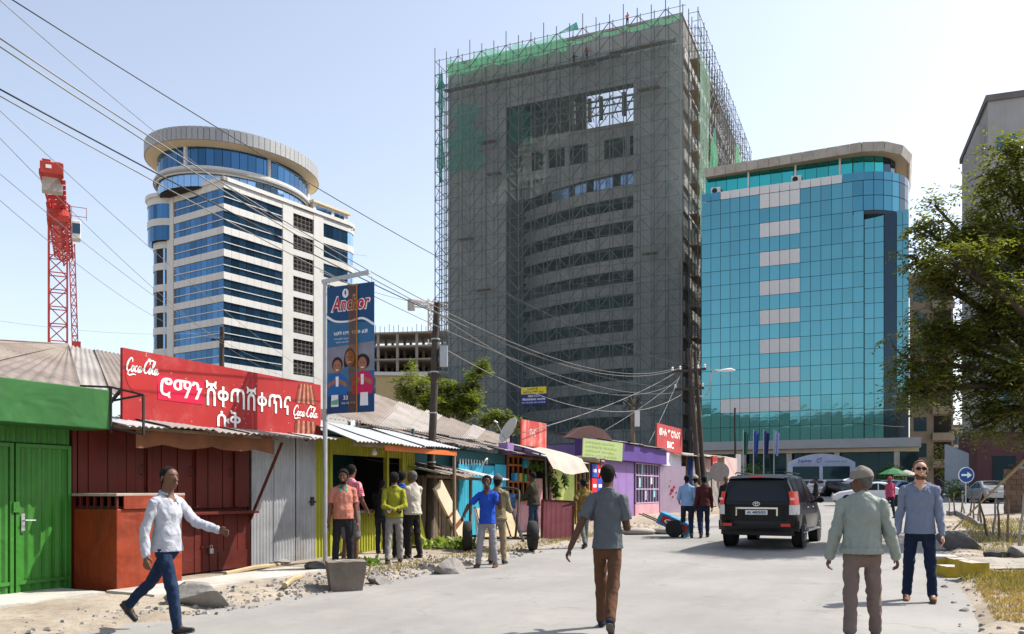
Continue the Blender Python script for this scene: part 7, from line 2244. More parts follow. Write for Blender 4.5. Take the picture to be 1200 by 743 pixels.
def car(name, loc, rz, label, spec, paint, fine=True, group=None):
    """lofted body: y is forward (front at +L/2), x across"""
    root = empty(name, loc, rz, label, 'car', group)
    L, Wd, Hh = spec['L'], spec['W'], spec['H']
    top, hood, wid, belt = spec['roof'], spec['hood'], spec['wid'], spec['belt']
    gc = spec['clear']
    def section(y):
        """half outline bottom to roof centre at station y"""
        w = interp(wid, y) * Wd / 2; zt = interp(top, y); zb = interp(belt, y)
        zb = min(zb, zt - .02)
        tum = spec.get('tumble', .13)
        wt = w * (1 - tum * min(1, max(0, (zt - zb) / (Hh * .38))))
        z0 = gc + interp(spec['under'], y)
        pts = [(w * .80, z0), (w * .97, z0 + .06), (w * 1.0, z0 + .22), (w * 1.0, (z0 + zb) / 2 + .06), (w * .985, zb - .04), (w * .965, zb)]
        n_ = 4
        for i in range(1, n_ + 1):
            t = i / n_; pts.append((w * .965 + (wt - w * .965) * t, zb + (zt - .07 - zb) * t))
        pts += [(wt * .93, zt - .028), (wt * .72, zt - .006), (wt * .35, zt + .004), (0, zt + .006)]
        return pts
    ys = spec['ys']
    secs = [section(y) for y in ys]
    npt = len(secs[0])
    q = MB()
    for y, sc__ in zip(ys, secs):
        for x, z in sc__: q.v.append((x, y, z))
        for x, z in reversed(sc__[:-1]): q.v.append((-x, y, z))
    m_ = 2 * npt - 1
    arches = spec['wheels']
    wr_ = spec['wr']
    for i in range(len(ys) - 1):
        for j in range(m_ - 1):
            a = i * m_ + j; q.f.append((a, a + 1, a + m_ + 1, a + m_)); q.m.append(0)
    q.f.append(tuple(range(m_))); q.m.append(0)
    q.f.append(tuple((len(ys) - 1) * m_ + k for k in reversed(range(m_)))); q.m.append(0)
    body = q.build('body', paint, root, smooth=38)
    # flat floor closing the body
    q = MB(); q.box(-Wd * .4, -L * .47, gc + .02, Wd * .4, L * .47, gc + .14); q.build('floor_pan', m_trim, root)
    # arches and wheels
    for wy in arches:
        for s in (-1, 1):
            w = interp(wid, wy) * Wd / 2
            q = MB(); q.lathe([(.001, 0), (wr_ + .05, 0), (wr_ + .05, .02), (.001, .02)], 30, (s * w + (-.012 if s > 0 else -.008), wy, wr_ + .01), 'x'); q.build('wheel_arch', m_trim, root)
            t_, r_ = MB(), MB(); tw_ = spec.get('tw', .24)
            t_.lathe([(wr_ * .66, -tw_ / 2), (wr_ * .95, -tw_ / 2), (wr_, -tw_ * .3), (wr_, tw_ * .3), (wr_ * .95, tw_ / 2), (wr_ * .66, tw_ / 2)], 32, (s * (w - tw_ / 2 + .015), wy, wr_), 'x')
            tyre = t_.build('wheel', m_rubber, root, smooth=35)
            r_.lathe([(.001, -tw_ * .3), (wr_ * .66, -tw_ * .35), (wr_ * .68, tw_ * .3), (wr_ * .60, tw_ * .42), (wr_ * .56, tw_ * .2), (wr_ * .18, tw_ * .22), (.001, tw_ * .3)] if s > 0 else [(.001, -tw_ * .3), (wr_ * .18, -tw_ * .22), (wr_ * .56, -tw_ * .2), (wr_ * .60, -tw_ * .42), (wr_ * .68, -tw_ * .3), (wr_ * .66, tw_ * .35), (.001, tw_ * .3)], 28, (s * (w - tw_ / 2 + .015), wy, wr_), 'x')
            if fine:
                for k_ in range(6):
                    a = k_ * math.pi / 3; r_.beam((s * (w + .012), wy + math.cos(a) * wr_ * .15, wr_ + math.sin(a) * wr_ * .15), (s * (w + .018), wy + math.cos(a) * wr_ * .6, wr_ + math.sin(a) * wr_ * .6), .05, .03)
            r_.build('rim', m_alloy, tyre, smooth=35)
    # glass: patches lying just outside the loft
    def side_pt(y, t, s, off=.006):
        sc__ = section(y); w0, zb = sc__[5]; w1, zt = sc__[9]
        return (s * (w0 + (w1 - w0) * t + off), y, zb + (zt - zb) * t)
    for s in (-1, 1):
        for (y0, y1, t0, t1, t0b, t1b) in spec['sidewin']:
            q = MB(); n_ = 5
            for i in range(n_ + 1):
                f = i / n_; y = y0 + (y1 - y0) * f
                q.v.append(side_pt(y, t0 + (t0b - t0) * f, s)); q.v.append(side_pt(y, t1 + (t1b - t1) * f, s))
            for i in range(n_): q.f.append((2 * i, 2 * i + 2, 2 * i + 3, 2 * i + 1) if s > 0 else (2 * i + 1, 2 * i + 3, 2 * i + 2, 2 * i)); q.m.append(0)
            q.build('side_window', m_carglass, root)
    def top_pt(y, fx, off=.008):
        sc__ = section(y); wt = sc__[9][0]; zt = sc__[-1][1]
        return (fx * wt * .95, y, zt - .05 * abs(fx) ** 3 + off)
    for nm, (y0, y1, w0, w1) in spec['screens'].items():
        q = MB(); q.grid(lambda a, b_: top_pt(y0 + (y1 - y0) * a, (-1 + 2 * b_) * (w0 + (w1 - w0) * a)), 6, 8); q.f = [tuple(reversed(f)) for f in q.f] if y1 > y0 else q.f
        q.build(nm, m_carglass, root, smooth=True)
    return root, section


SUV = dict(L=4.76, W=1.885, H=1.84, clear=.30, tumble=.27, wr=.385, tw=.26,
           ys=[-2.38, -2.36, -2.30, -2.1, -1.8, -1.4, -1.0, -.5, 0, .4, .7, .95, 1.2, 1.5, 1.9, 2.15, 2.3, 2.36],
           roof=[(-2.38, 1.10), (-2.36, 1.16), (-2.30, 1.70), (-2.1, 1.80), (-1.2, 1.84), (-.2, 1.84), (.35, 1.78), (.95, 1.30), (1.2, 1.17), (1.9, 1.10), (2.2, 1.02), (2.36, .80)],
           hood=[], belt=[(-2.38, 1.09), (-2.3, 1.10), (-1, 1.10), (.6, 1.08), (1.2, 1.06), (2.36, .75)],
           wid=[(-2.38, .90), (-2.30, .965), (-2.0, 1.0), (1.2, 1.0), (1.9, .97), (2.2, .90), (2.36, .80)],
           under=[(-2.38, .22), (-2.2, .08), (-1.0, 0), (1.4, 0), (2.1, .06), (2.36, .2)],
           wheels=(-1.36, 1.42), sidewin=[(-2.02, -1.28, .05, .93, .05, .95), (-1.22, -.42, .04, .95, .04, .95), (-.34, .42, .04, .95, .04, .90), (.5, .86, .04, .75, .04, .25)],
           screens={'windscreen': (.42, .98, .86, .95)})
RL = spot(853, 640); RR = spot(940, 643)
ctr = (RL + RR) / 2
SR = R(-27)
suv_d = Vector((math.sin(R(27)), math.cos(R(27)), 0))
sl_ = ctr + suv_d * 1.36
sl_.z = floor_z(sl_.x, sl_.y)
suv, sec = car('black_suv', sl_, SR, 'black SUV driving away up the road with its brake lights on', SUV, m_blackpaint)
suv['category'] = 'suv'
suv.scale = (.945, .945, .93)
# rear end
q = MB()
def rear(fx, z):
    """point on the tailgate skin"""
    y = -2.395 if z < 1.12 else -2.395 + (z - 1.12) * .19
    return y - .012 + .035 * abs(fx) ** 3
q.grid(lambda a, b_: ((-1 + 2 * a) * .80 * (1 - .24 * max(0, (.62 + b_ * 1.12) - 1.1)), rear(-1 + 2 * a, .62 + b_ * 1.12), .62 + b_ * 1.12), 12, 14); tg = q.build('tailgate', m_blackpaint, suv, smooth=True)
q = MB(); q.grid(lambda a, b_: ((-1 + 2 * a) * (.73 - .13 * b_), rear(-1 + 2 * a, 1.16 + b_ * .46) - .014, 1.16 + b_ * .46), 12, 6); q.build('rear_window', m_carglass, suv, smooth=True)
q = MB(); q.grid(lambda a, b_: ((-1 + 2 * a) * .64, -2.30 - .16 * b_ + .05 * abs(-1 + 2 * a) ** 2, 1.795 - .06 * b_ - .02 * abs(-1 + 2 * a) ** 2), 10, 3); q.add([(-.63, -2.41, 1.715), (.63, -2.41, 1.715), (.62, -2.29, 1.66), (-.62, -2.29, 1.66)], [(0, 1, 2, 3)]); q.build('spoiler', m_blackpaint, suv, smooth=40)
q = MB(); q.box(-.15, -2.475, 1.735, .15, -2.44, 1.765); q.build('high_brake_light', mat('lit_brake_lens', (.8, .06, .03), .3, var=.05), suv)
for s in (-1, 1):
    q = MB()
    pr = [(.70, 1.34), (.86, 1.36), (.925, 1.05), (.72, 1.08)]
    for z0, z1, nm, m_ in ((1.08, 1.40, 'tail_light', MATS['lit_brake_lens']), (.84, 1.075, 'reverse_light', m_clearlens)):
        q = MB(); n_ = 6
        for i in range(n_ + 1):
            f = i / n_
            for z in (z0, z1):
                fx = .775 + (.945 - .775) * f if z0 > 1 else .755 + (.955 - .755) * f
                y = -2.425 + (max(0, f - .45)) ** 1.5 * .75 + (max(0, z - 1.1)) * .12
                q.v.append((s * fx * (1 - .16 * max(0, z - 1.1)), y, z))
        for i in range(n_): q.f.append((2 * i, 2 * i + 2, 2 * i + 3, 2 * i + 1) if s > 0 else (2 * i + 1, 2 * i + 3, 2 * i + 2, 2 * i)); q.m.append(0)
        lo_ = q.build(nm, m_, suv, smooth=True)
        if z0 > 1:
            q = MB(); q.box(s * .83 - .045, -2.445, 1.19, s * .83 + .045, -2.43, 1.25); q.build('bright_band', mat('bright_lens_band', (.85, .55, .5), .3, var=.05), lo_)
q = MB(); q.box(-.46, -2.455, .965, .46, -2.40, 1.02); q.box(-.50, -2.44, .80, -.455, -2.40, 1.02); q.box(.455, -2.44, .80, .50, -2.40, 1.02); q.build('chrome_bar', m_chrome, suv, bevel=.012)
q = MB(); q.box(-.26, -2.432, .835, .26, -2.418, .95); pl_ = q.build('number_plate', m_plate, suv)
lettering('A 48505', -.22, -2.436, .86, .44, .065, mat('plate_blue', (.02, .04, .10), .5), suv, .02, name='plate_lettering')
def ring(a, b_, cx_, cz_, w_=.012):
    n_ = 28; vs_ = []
    for k_ in range(n_):
        t = 2 * math.pi * k_ / n_
        vs_ += [(cx_ + a * math.cos(t), -2.440, cz_ + b_ * math.sin(t)), (cx_ + (a - w_) * math.cos(t), -2.440, cz_ + (b_ - w_) * math.sin(t))]
    return vs_, [(2 * k_, (2 * k_ + 2) % (2 * n_), (2 * k_ + 3) % (2 * n_), 2 * k_ + 1) for k_ in range(n_)]
q = MB(); q.add(*ring(.085, .058, 0, 1.10)); q.add(*ring(.030, .056, 0, 1.10)); q.add(*ring(.060, .026, 0, 1.13)); q.build('emblem', m_chrome, suv)
q = MB()
q.grid(lambda a, b_: ((-1 + 2 * a) * .955, -2.50 + .30 * abs(-1 + 2 * a) ** 5 + .03 * abs(b_ - .5), .45 + .24 * b_), 16, 4); q.grid(lambda a, b_: ((-1 + 2 * a) * .955, -2.49 + .30 * abs(-1 + 2 * a) ** 5 + b_ * .12, .69), 16, 1); q.build('rear_bumper', m_blackpaint, suv, smooth=40)
q = MB(); q.grid(lambda a, b_: ((-1 + 2 * a) * .86, -2.44 + .1 * abs(-1 + 2 * a) ** 4, .34 + .12 * b_), 10, 1); q.build('lower_bumper', m_trim, suv)
for s in (-1, 1):
    q = MB(); q.box(s * .68 - .11, -2.475, .555, s * .68 + .11, -2.42, .625); q.build('reflector', m_redlens, suv)
    q = MB(); q.tube([(s * .76, .75, 1.12), (s * 1.02, .72, 1.15)], .03, 6); q.lathe([(.001, 0), (.075, 0), (.085, .05), (.05, .1), (.001, .11)], 12, (s * 1.06, .66, 1.17), 'y', sx=1, sy=1.25); q.build('wing_mirror', m_blackpaint, suv, smooth=40)
    q = MB(); q.tube([(s * .58, -2.0, 1.84), (s * .58, -1.9, 1.875), (s * .59, .2, 1.865), (s * .58, .3, 1.82)], .018, 6); q.build('roof_rail', m_trim, suv)
    q = MB(); q.box(s * .93 - .06, -.95, .40, s * .93 + .07, .98, .44); q.build('side_step', m_galv, suv)
    for y_ in (-.85, .05):
        q = MB(); q.box(s * .955 - .006, y_ - .1, .985, s * .955 + .012, y_ + .1, 1.015); q.build('door_handle', m_chrome, suv)
q = MB(); q.lathe([(.30, -.10), (.36, -.08), (.36, .08), (.30, .10)], 24, (0, -1.85, .44)); q.build('spare_wheel', m_rubber, suv)
q = MB(); q.tube([(.55, -2.42, .36), (.55, -2.1, .37)], .03, 8); q.tube([(-.7, -1.36, .385), (.7, -1.36, .385)], .05, 8); q.build('rear_axle', m_trim, suv)

SEDAN = dict(L=4.4, W=1.72, H=1.42, clear=.18, tumble=.22, wr=.30, tw=.19,
             ys=[-2.2, -2.15, -1.9, -1.5, -1.2, -.7, -.3, .1, .5, .9, 1.3, 1.8, 2.1, 2.2],
             roof=[(-2.2, .72), (-2.15, .92), (-1.9, .98), (-1.45, 1.0), (-.75, 1.38), (-.2, 1.42), (.2, 1.38), (.95, .97), (1.3, .92), (1.9, .82), (2.2, .62)],
             hood=[], belt=[(-2.2, .7), (-1.5, .92), (1, .88), (2.2, .6)],
             wid=[(-2.2, .82), (-2.0, .95), (-1.4, 1.0), (1.3, 1.0), (2.0, .93), (2.2, .78)],
             under=[(-2.2, .15), (-1.8, .02), (1.8, .02), (2.2, .12)], wheels=(-1.3, 1.35),
             sidewin=[(-1.0, -.32, .05, .55, .05, .93), (-.26, .5, .05, .93, .05, .72)], screens={'rear_screen': (-1.4, -.78, .95, .85), 'windscreen': (.88, .24, .95, .86)})
HATCH = dict(SEDAN, L=4.0, H=1.5, ys=[-2.0, -1.96, -1.8, -1.5, -1.1, -.6, -.2, .2, .6, 1.0, 1.4, 1.8, 2.0],
             roof=[(-2.0, .8), (-1.96, 1.0), (-1.8, 1.28), (-1.45, 1.42), (-.6, 1.5), (.1, 1.46), (.9, 1.02), (1.3, .95), (1.8, .85), (2.0, .65)],
             wid=[(-2.0, .84), (-1.8, .95), (-1.2, 1.0), (1.2, 1.0), (1.8, .93), (2.0, .8)], under=[(-2, .15), (-1.6, .02), (1.6, .02), (2, .12)], wheels=(-1.2, 1.2),
             sidewin=[(-1.5, -.7, .05, .8, .05, .95), (-.62, .4, .05, .95, .05, .75)], screens={'rear_screen': (-1.93, -1.6, .8, .85), 'windscreen': (.85, .15, .95, .86)}, belt=[(-2, .78), (-1.5, .95), (1, .9), (2, .62)])
def lights(root, sp, front):
    for s in (-1, 1):
        y = sp['ys'][-1] - .06 if front else sp['ys'][0] - .01
        q = MB(); q.box(s * .62 - .14, y - .02 if front else y - .02, .62, s * .62 + .14, y + .04, .76); q.build('headlight' if front else 'tail_light', m_clearlens if front else m_redlens, root)
    y = sp['ys'][-1] + .01 if front else sp['ys'][0] - .03
    q = MB(); q.box(-.26, y - .01, .5 if front else .66, .26, y + .015, .61 if front else .77); q.build('number_plate', m_plate, root)
paints = {n_: mat('paint_' + n_, c_, .25, var=.06, vs=.6, coat=.8, metal=mt) for n_, c_, mt in (('silver', (.42, .42, .42), .5), ('black', (.012, .012, .014), 0), ('white', (.62, .62, .62), 0), ('blue', (.03, .10, .24), .2), ('grey', (.20, .21, .22), .4), ('navy', (.02, .03, .07), .2))}
def put(px, py): 
    p = spot(px, py); return p
for (px, Y, rz, sp, pn_, lab, fr_) in (
        (958, 78, R(150), HATCH, 'silver', 'silver hatchback parked by the white hotel gate', True), (988, 76, R(196), SEDAN, 'black', 'black saloon parked under the white hotel gate', True),
        (1027, 68, R(120), HATCH, 'grey', 'grey hatchback parked behind the cap of the older man', False), (1022, 50, R(70), SEDAN, 'white', 'white saloon crossing behind the older man', False),
        (1052, 62, R(-60), SEDAN, 'blue', 'blue saloon parked behind the man in sunglasses', False), (1036, 74, R(95), HATCH, 'white', 'white hatchback in the row before the hotel lobby', False),
        (1157, 55, R(-8), SEDAN, 'silver', 'silver saloon seen from behind at the side road', False), (1185, 58, R(12), HATCH, 'white', 'white hatchback half hidden by the block wall', False), (935, 84, R(175), SEDAN, 'navy', 'navy saloon parked beyond the front of the SUV', True)):
    x_ = (px - 600) / 1000 * Y
    c_, _s = car('parked_car', (x_, Y, floor_z(x_, Y)), rz, lab, sp, paints[pn_], fine=False, group='cars parked before the hotel')
    lights(c_, sp, True); lights(c_, sp, False)
# ================================================================ hotel forecourt
m_gate = mat('pale_blue_gate_paint', (.42, .47, .58), .5, var=.06)
gt = empty('hotel_gate', at(923, 575, 80.0), R(-20), 'pale blue arched hotel gateway with a printed header', 'gate')
gt.location.z = floor_z(gt.location.x, gt.location.y)
GW = 5.9
for x in (0, GW / 2 - .15, GW - .45):
    q = MB(); q.box(x, 0, 0, x + (.45 if x != GW / 2 - .15 else .3), .4, 2.75); q.build('pillar', m_gate, gt)
q = MB(); n = 16
arc = [(GW * i / n, 2.75 + .35 + .85 * math.sin(math.pi * i / n) ** .8) for i in range(n + 1)]
q.prism([(0, 2.75), (GW, 2.75)] + arc[::-1], -.5, (0, .45, 0), (1, 0, 0), (0, 0, 1)); q.build('arched_header', m_gate, gt)
q = MB(); q.box(.45, .1, 1.4, GW - .45, .3, 1.55); q.build('rail', m_gate, gt)
for x in (.45, GW / 2 + .15):
    q = MB(); q.box(x, .18, 0, x + GW / 2 - .65, .22, 2.75); q.build('glass_leaf', m_gl_dark, gt)
lettering('Jupiter', .9, -.06, 3.05, 1.3, .38, m_navy, gt, .02); lettering('INTERNATIONAL HOTEL', 3.3, -.06, 3.1, 1.9, .17, m_navy, gt)
q = MB(); stroke2d(q, [(2.5, 3.2), (2.65, 3.45), (2.95, 3.45), (2.9, 3.2), (2.65, 3.1), (2.75, 3.4), (3.05, 3.55)], .05, -.065, 6); q.build('emblem', m_navy, gt)
for i, (px, c_, lab) in enumerate(((871, (.02, .10, .07), 'dark green flag hanging on the first flagpole'), (883, (.04, .09, .34), 'blue flag on the second flagpole'), (895, (.03, .04, .16), 'navy flag on the third flagpole'), (907, (.35, .40, .62), 'pale blue flag on the flagpole nearest the hotel gate'))):
    p = at(px, 575, 74.0); p.z = floor_z(p.x, p.y)
    fl = empty('flagpole', p, 0, lab, 'flag', 'flags before the hotel')
    q = MB(); q.tube([(0, 0, 0), (0, 0, 5.9)], [.05, .035], 8); q.build('pole', m_galv, fl)
    q = MB(); q.grid(lambda a, b_: (.06 + .42 * a * (1 - .35 * b_) , .10 * math.sin(a * 9 + i), 5.8 - 2.0 * b_ - .25 * a), 10, 6); q.build('flag', mat('flag_cloth_%d' % i, c_, .8, var=.15, vs=3), fl, smooth=True)
um = empty('parasol', at(1047, 575, 84.0), 0, 'green parasol at the hotel terrace', 'parasol'); um.location.z = floor_z(um.location.x, um.location.y)
q = MB(); q.lathe([(1.5, 2.0), (.8, 2.35), (.02, 2.65), (.02, 2.6), (.8, 2.3), (1.5, 1.97)], 8, (0, 0, 0)); q.build('canopy', mat('parasol_green', (.03, .16, .06), .8, var=.15), um)
q = MB(); q.tube([(0, 0, 0), (0, 0, 2.6)], .03, 6); q.build('pole', m_galv, um)
um2 = empty('parasol', at(1062, 575, 86.0), 0, 'white parasol beside the green one', 'parasol'); um2.location.z = floor_z(um2.location.x, um2.location.y)
q = MB(); q.lathe([(1.3, 1.9), (.7, 2.2), (.02, 2.45), (.02, 2.4), (.7, 2.15), (1.3, 1.87)], 8, (0, 0, 0)); q.build('canopy', m_canvas, um2)
q = MB(); q.tube([(0, 0, 0), (0, 0, 2.4)], .03, 6); q.build('pole', m_galv, um2)
gw = empty('garden_wall', at(1107, 575, 66.0), R(-58), 'grey rendered garden wall stepping down beside the blue arrow sign', 'wall'); gw.location.z = floor_z(gw.location.x, gw.location.y)
q = MB(); q.prism([(0, 0), (6.0, 0), (6.0, 2.4), (4.4, 2.4), (0, 4.2)], .3, (0, .3, 0), (1, 0, 0), (0, 0, 1)); q.build('wall', mat('blue_grey_render', (.33, .36, .40), .9, var=.08), gw)
sgn = empty('blue_arrow_sign', at(1132, 575, 52.0), 0, 'round blue direction sign with a white right-pointing arrow', 'sign'); sgn.location.z = floor_z(sgn.location.x, sgn.location.y)
q = MB(); q.lathe([(.001, 0), (.47, 0), (.47, .04), (.001, .04)], 32, (0, -.04, 1.78), 'y'); dsc = q.build('disc', mat('sign_blue', (.015, .075, .26), .4, var=.04), sgn)
q = MB(); q.lathe([(.44, -.045), (.475, -.045), (.475, -.005), (.44, -.005), (.44, -.045)], 32, (0, 0, 1.78), 'y', cap=False); q.build('rim', m_white_print, dsc)
q = MB(); q.add([(-.3, -.048, 1.72), (.06, -.048, 1.72), (.06, -.048, 1.58), (.33, -.048, 1.78), (.06, -.048, 1.98), (.06, -.048, 1.84), (-.3, -.048, 1.84)], [tuple(range(7))]); q.build('arrow', m_white_print, dsc)
q = MB(); q.tube([(0, .03, 0), (0, .03, 2.2)], .04, 8); q.build('post', m_galv, sgn)

# ---------------------------------------------------------------- concrete block wall on the right
m_brickw = mat('brown_block', (.21, .135, .095), .95, var=.2, vs=4, bump=.5, bs=14, rnd=.3)
bw_p = spot(1179, 605)
bwl = empty('block_wall', bw_p, R(-8), 'brown concrete block wall at the right edge under the tree', 'wall')
q = MB(); q.box(.0, .03, 0, 4.0, .22, 1.72); q.build('mortar', mat('grey_mortar', (.2, .17, .14), .95, var=.1), bwl)
q = MB(); q.box(.012, .0, .012, .388, .25, .208); bk = q.mesh('block', m_brickw)
for r__ in range(9):
    for c__ in range(11):
        x = c__ * .4 - (.2 if r__ % 2 else 0)
        if x < -.05: 
            q = MB(); q.box(.0, 0, .012, .188, .25, .208); link('block', q.mesh('block', m_brickw), bwl, (0, rng.uniform(-.012, .012), r__ * .22)); continue
        link('block', bk, bwl, (x, rng.uniform(-.012, .012), r__ * .22))
q = MB()
for i in range(7): q.beam((.3 + i * .5, .1, 1.9), (.1 + i * .5, -.9, 2.25 + .1 * (i % 2)), .09)
q.beam((-.1, -.5, 2.12), (3.8, -.5, 2.12), .08); q.build('roof_pole', m_pole, bwl)
tp = empty('leaning_bamboo', spot(1158, 625), 0, 'long pale bamboo leaning up against the block wall', 'bamboo')
q = MB(); q.tube([(-1.0, .2, 0), (.0, .0, 1.1), (1.2, -.2, 2.35)], [.016, .018, .035], 7, flat=1.6); q.build('cane', m_wood_l, tp)

# ---------------------------------------------------------------- stick fence, yellow blocks, low kerb
sticks = [(1112, 604, .8, 2), (1119, 606, 1.0, -4), (1126, 608, .8, 5), (1131, 609, .95, -8), (1137, 612, 1.1, 3), (1141, 616, .9, 0), (1146, 620, 1.15, 4), (1150, 623, 1.0, -3), (1158, 632, 1.0, -14), (1164, 632, 1.05, 4), (1171, 634, 1.0, -2), (1180, 641, 1.05, 3), (1193, 655, 1.25, 6)]
ordn = ['first', 'second', 'third', 'fourth', 'fifth', 'sixth', 'seventh', 'eighth', 'ninth', 'tenth', 'eleventh', 'twelfth', 'thirteenth']
for i, (px, py, h_, tl) in enumerate(sticks):
    p = spot(px, py); p.z = land_z(p.x, p.y) - .05
    q = MB(); n_ = 6; r0 = random.Random(i)
    q.tube([(math.sin(R(tl)) * h_ * k_ / n_ + r0.uniform(-.015, .015), r0.uniform(-.015, .015), h_ * k_ / n_) for k_ in range(n_ + 1)], [.034 - .012 * k_ / n_ for k_ in range(n_ + 1)], 7)
    if i in (1, 3, 6, 12): q.tube([(math.sin(R(tl)) * h_ * .8, 0, h_ * .8), (math.sin(R(tl)) * h_ * .8 + .1, .03, h_ * 1.02)], [.018, .012], 6)
    o = q.build('fence_stick', m_wood if i % 3 else mat('grey_weathered_stick', (.30, .27, .24), .9, var=.25, vs=6)); o.location = p
    tag(o, '%s wooden stick of the rough fence, counted from the road side' % ordn[i], 'stick', 'sticks of the rough fence')
m_yblk = mat('chipped_yellow_paint', (.44, .32, .03), .8, var=.15, vs=3, bump=.35, bs=18, dirt=(.14, .12, .06), da=.5, ds=3.0, streak=(.2, .17, .05), sa=.6)
m_ytop = mat('pale_concrete_top', (.40, .37, .32), .9, var=.15, vs=3, bump=.3, bs=18)
for i, (px, py, w_, d_, h_, lab) in enumerate(((1107, 663, .30, .5, .17, 'yellow-sided kerb block farthest of the four, with a flat pale top'), (1122, 666, .26, .5, .18, 'yellow-sided kerb block, second farthest, half hidden'), (1115, 675, .34, .5, .20, 'wide yellow kerb block in front of the second one'), (1139, 681, .26, .5, .25, 'nearest and tallest yellow kerb block, chipped at its corner'))):
    p = spot(px, py); p.z = land_z(p.x, p.y) - .03
    yb_ = empty('yellow_kerb_block', p, R(-20 + 7 * i), lab, 'block', 'yellow kerb blocks')
    bm = bmesh.new(); bmesh.ops.create_cube(bm, size=1); bmesh.ops.subdivide_edges(bm, edges=bm.edges[:], cuts=4, use_grid_fill=True)
    for vtx in bm.verts:
        c0 = vtx.co; n_ = vnoise(c0.x * 4 + i * 7, c0.y * 4 + c0.z * 3, 5) - .5
        vtx.co = Vector((c0.x * w_, c0.y * d_, (c0.z + .5) * h_)) * (1 + .08 * n_)
    me = bpy.data.meshes.new('block_body'); bm.to_mesh(me); bm.free(); me.materials.append(m_yblk); me.materials.append(m_ytop)
    for pl__ in me.polygons: pl__.material_index = 1 if pl__.normal.z > .7 else 0
    link('block_body', me, yb_)
    if i == 0: 
        q = MB(); q.cbox((0, .05, h_ + .02), (w_ * 1.3, d_ * 1.1, .05)); q.build('flat_slab', m_ytop, yb_)
# broken low stone kerb curving round the plot
q0 = [(1112, 603), (1124, 606), (1136, 611), (1146, 617), (1152, 624)]
kb = [spot(*p) for p in q0]
for i in range(len(kb) - 1):
    for t_ in (0, .5):
        a, b_ = kb[i].lerp(kb[i + 1], t_), kb[i].lerp(kb[i + 1], t_ + .46)
        a.z = land_z(a.x, a.y) + .05; b_.z = land_z(b_.x, b_.y) + .05
        k_ = (i * 2 + int(t_ * 2))
        o = MB().beam((0, 0, 0), b_ - a, .22, .24).build('kerb_stone', m_rock); o.location = a
        tag(o, '%s stone of the low curved kerb behind the stick fence, from its far end' % ordn[k_], 'kerb stone', 'stones of the low curved kerb')
slab = MB(); slab.grid(lambda a, b_: S(16.2 + 2.2 * a + .3 * math.sin(b_ * 3), .75 + 5.2 * b_, max(0, land(16.2 + 2.2 * a, .75 + 5.2 * b_)) + .02), 8, 20); slab.f = [tuple(reversed(f)) for f in slab.f]
tag(slab.build('concrete_path', mat('worn_path', (.30, .27, .23), .9, var=.2, vs=2, bump=.4, bs=20, dirt=(.2, .16, .12), da=.5)), kind='structure')

# ---------------------------------------------------------------- dry grass
m_dry = leaf_mat('dry_grass', (.34, .275, .15), .35, .25, .9); m_grn = leaf_mat('green_grass', (.22, .205, .085), .4, .3, .8)
def grass(n, fn, size, m, name, label, seed):
    r_ = random.Random(seed); q = MB()
    for _ in range(n):
        u, v = fn(r_)
        if land(u, v) < .03: continue
        p = S(u, v); p.z += land(u, v)
        a = r_.random() * 6.28; h_ = size * r_.uniform(.5, 1.3); w_ = .007
        d = Vector((math.cos(a), math.sin(a), 0)); b_ = Vector((-d.y, d.x, 0)) * r_.uniform(.1, .8) * h_
        q.add([p - d * w_, p + d * w_, p + b_ * .4 + Vector((0, 0, h_ * .6)) + d * w_ * .6, p + b_ + Vector((0, 0, h_))], [(0, 1, 2, 3)])
    return tag(q.build(name, m), label, 'grass', kind='stuff')
grass(15000, lambda r_: (r_.uniform(10.5, 15.8), .75 + abs(r_.gauss(0, 1.9))), .055, m_dry, 'dry_grass', 'dry yellow grass on the right verge in front of the yellow blocks', 1)
tf = [(14.6, 1.0), (14.2, 1.5), (13.6, 1.2), (15.0, 1.9), (14.9, 1.4), (14.0, 2.2), (13.2, 1.7), (15.3, 3.0), (14.4, 3.4)]
def tuft(r_):
    c_ = tf[r_.randrange(len(tf))]; return c_[0] + r_.gauss(0, .25), c_[1] + r_.gauss(0, .25)
grass(2600, tuft, .11, m_grn, 'green_grass', 'greener grass tufts beside the kerb and yellow blocks', 2)
grass(5500, lambda r_: (r_.uniform(18.8, 34), 1.2 + abs(r_.gauss(0, 2.6))), .12, m_grn, 'shaded_grass', 'grass growing between the rocks and the stick fence', 3)
grass(1500, lambda r_: (r_.uniform(11.5, 26), -8.1 - abs(r_.gauss(0, .3))), .09, m_grn, 'verge_grass', 'sparse grass on the left road edge', 4)
# pots with shrubs by the garden wall
for i, (px, Y, lab) in enumerate(((1116, 58, 'leafy bush in front of the garden wall'), (1108, 74, 'pale yellow green shrub behind the garden wall'))):
    p = at(px, 575, Y); p.z = floor_z(p.x, p.y)
    b_ = empty('bush', p, 0, lab, 'bush')
    leaf_cloud([((0, 0, .9), (1.0, .8, .7)), ((.5, 0, .5), (.8, .6, .5))] if i == 0 else [((0, 0, 3.2), (1.6, 1.2, 1.6)), ((.6, 0, 1.8), (1.2, 1, 1.3))], 700, .22 if i == 0 else .3, leaf_mat('bush_leaf_%d' % i, (.08, .13, .03) if i == 0 else (.2, .22, .05), .4, .3), 'foliage', b_, 20 + i, 0)
    q = MB(); q.tube([(0, 0, 0), (0, 0, .9 if i == 0 else 3)], .06, 6); q.build('stem', m_wood, b_)
fb = at(1092, 575, 80); fb.z = floor_z(fb.x, fb.y)
b_ = empty('flower_bed', fb, 0, 'red and white flowers before the lobby, far behind the man in sunglasses', 'flowers')
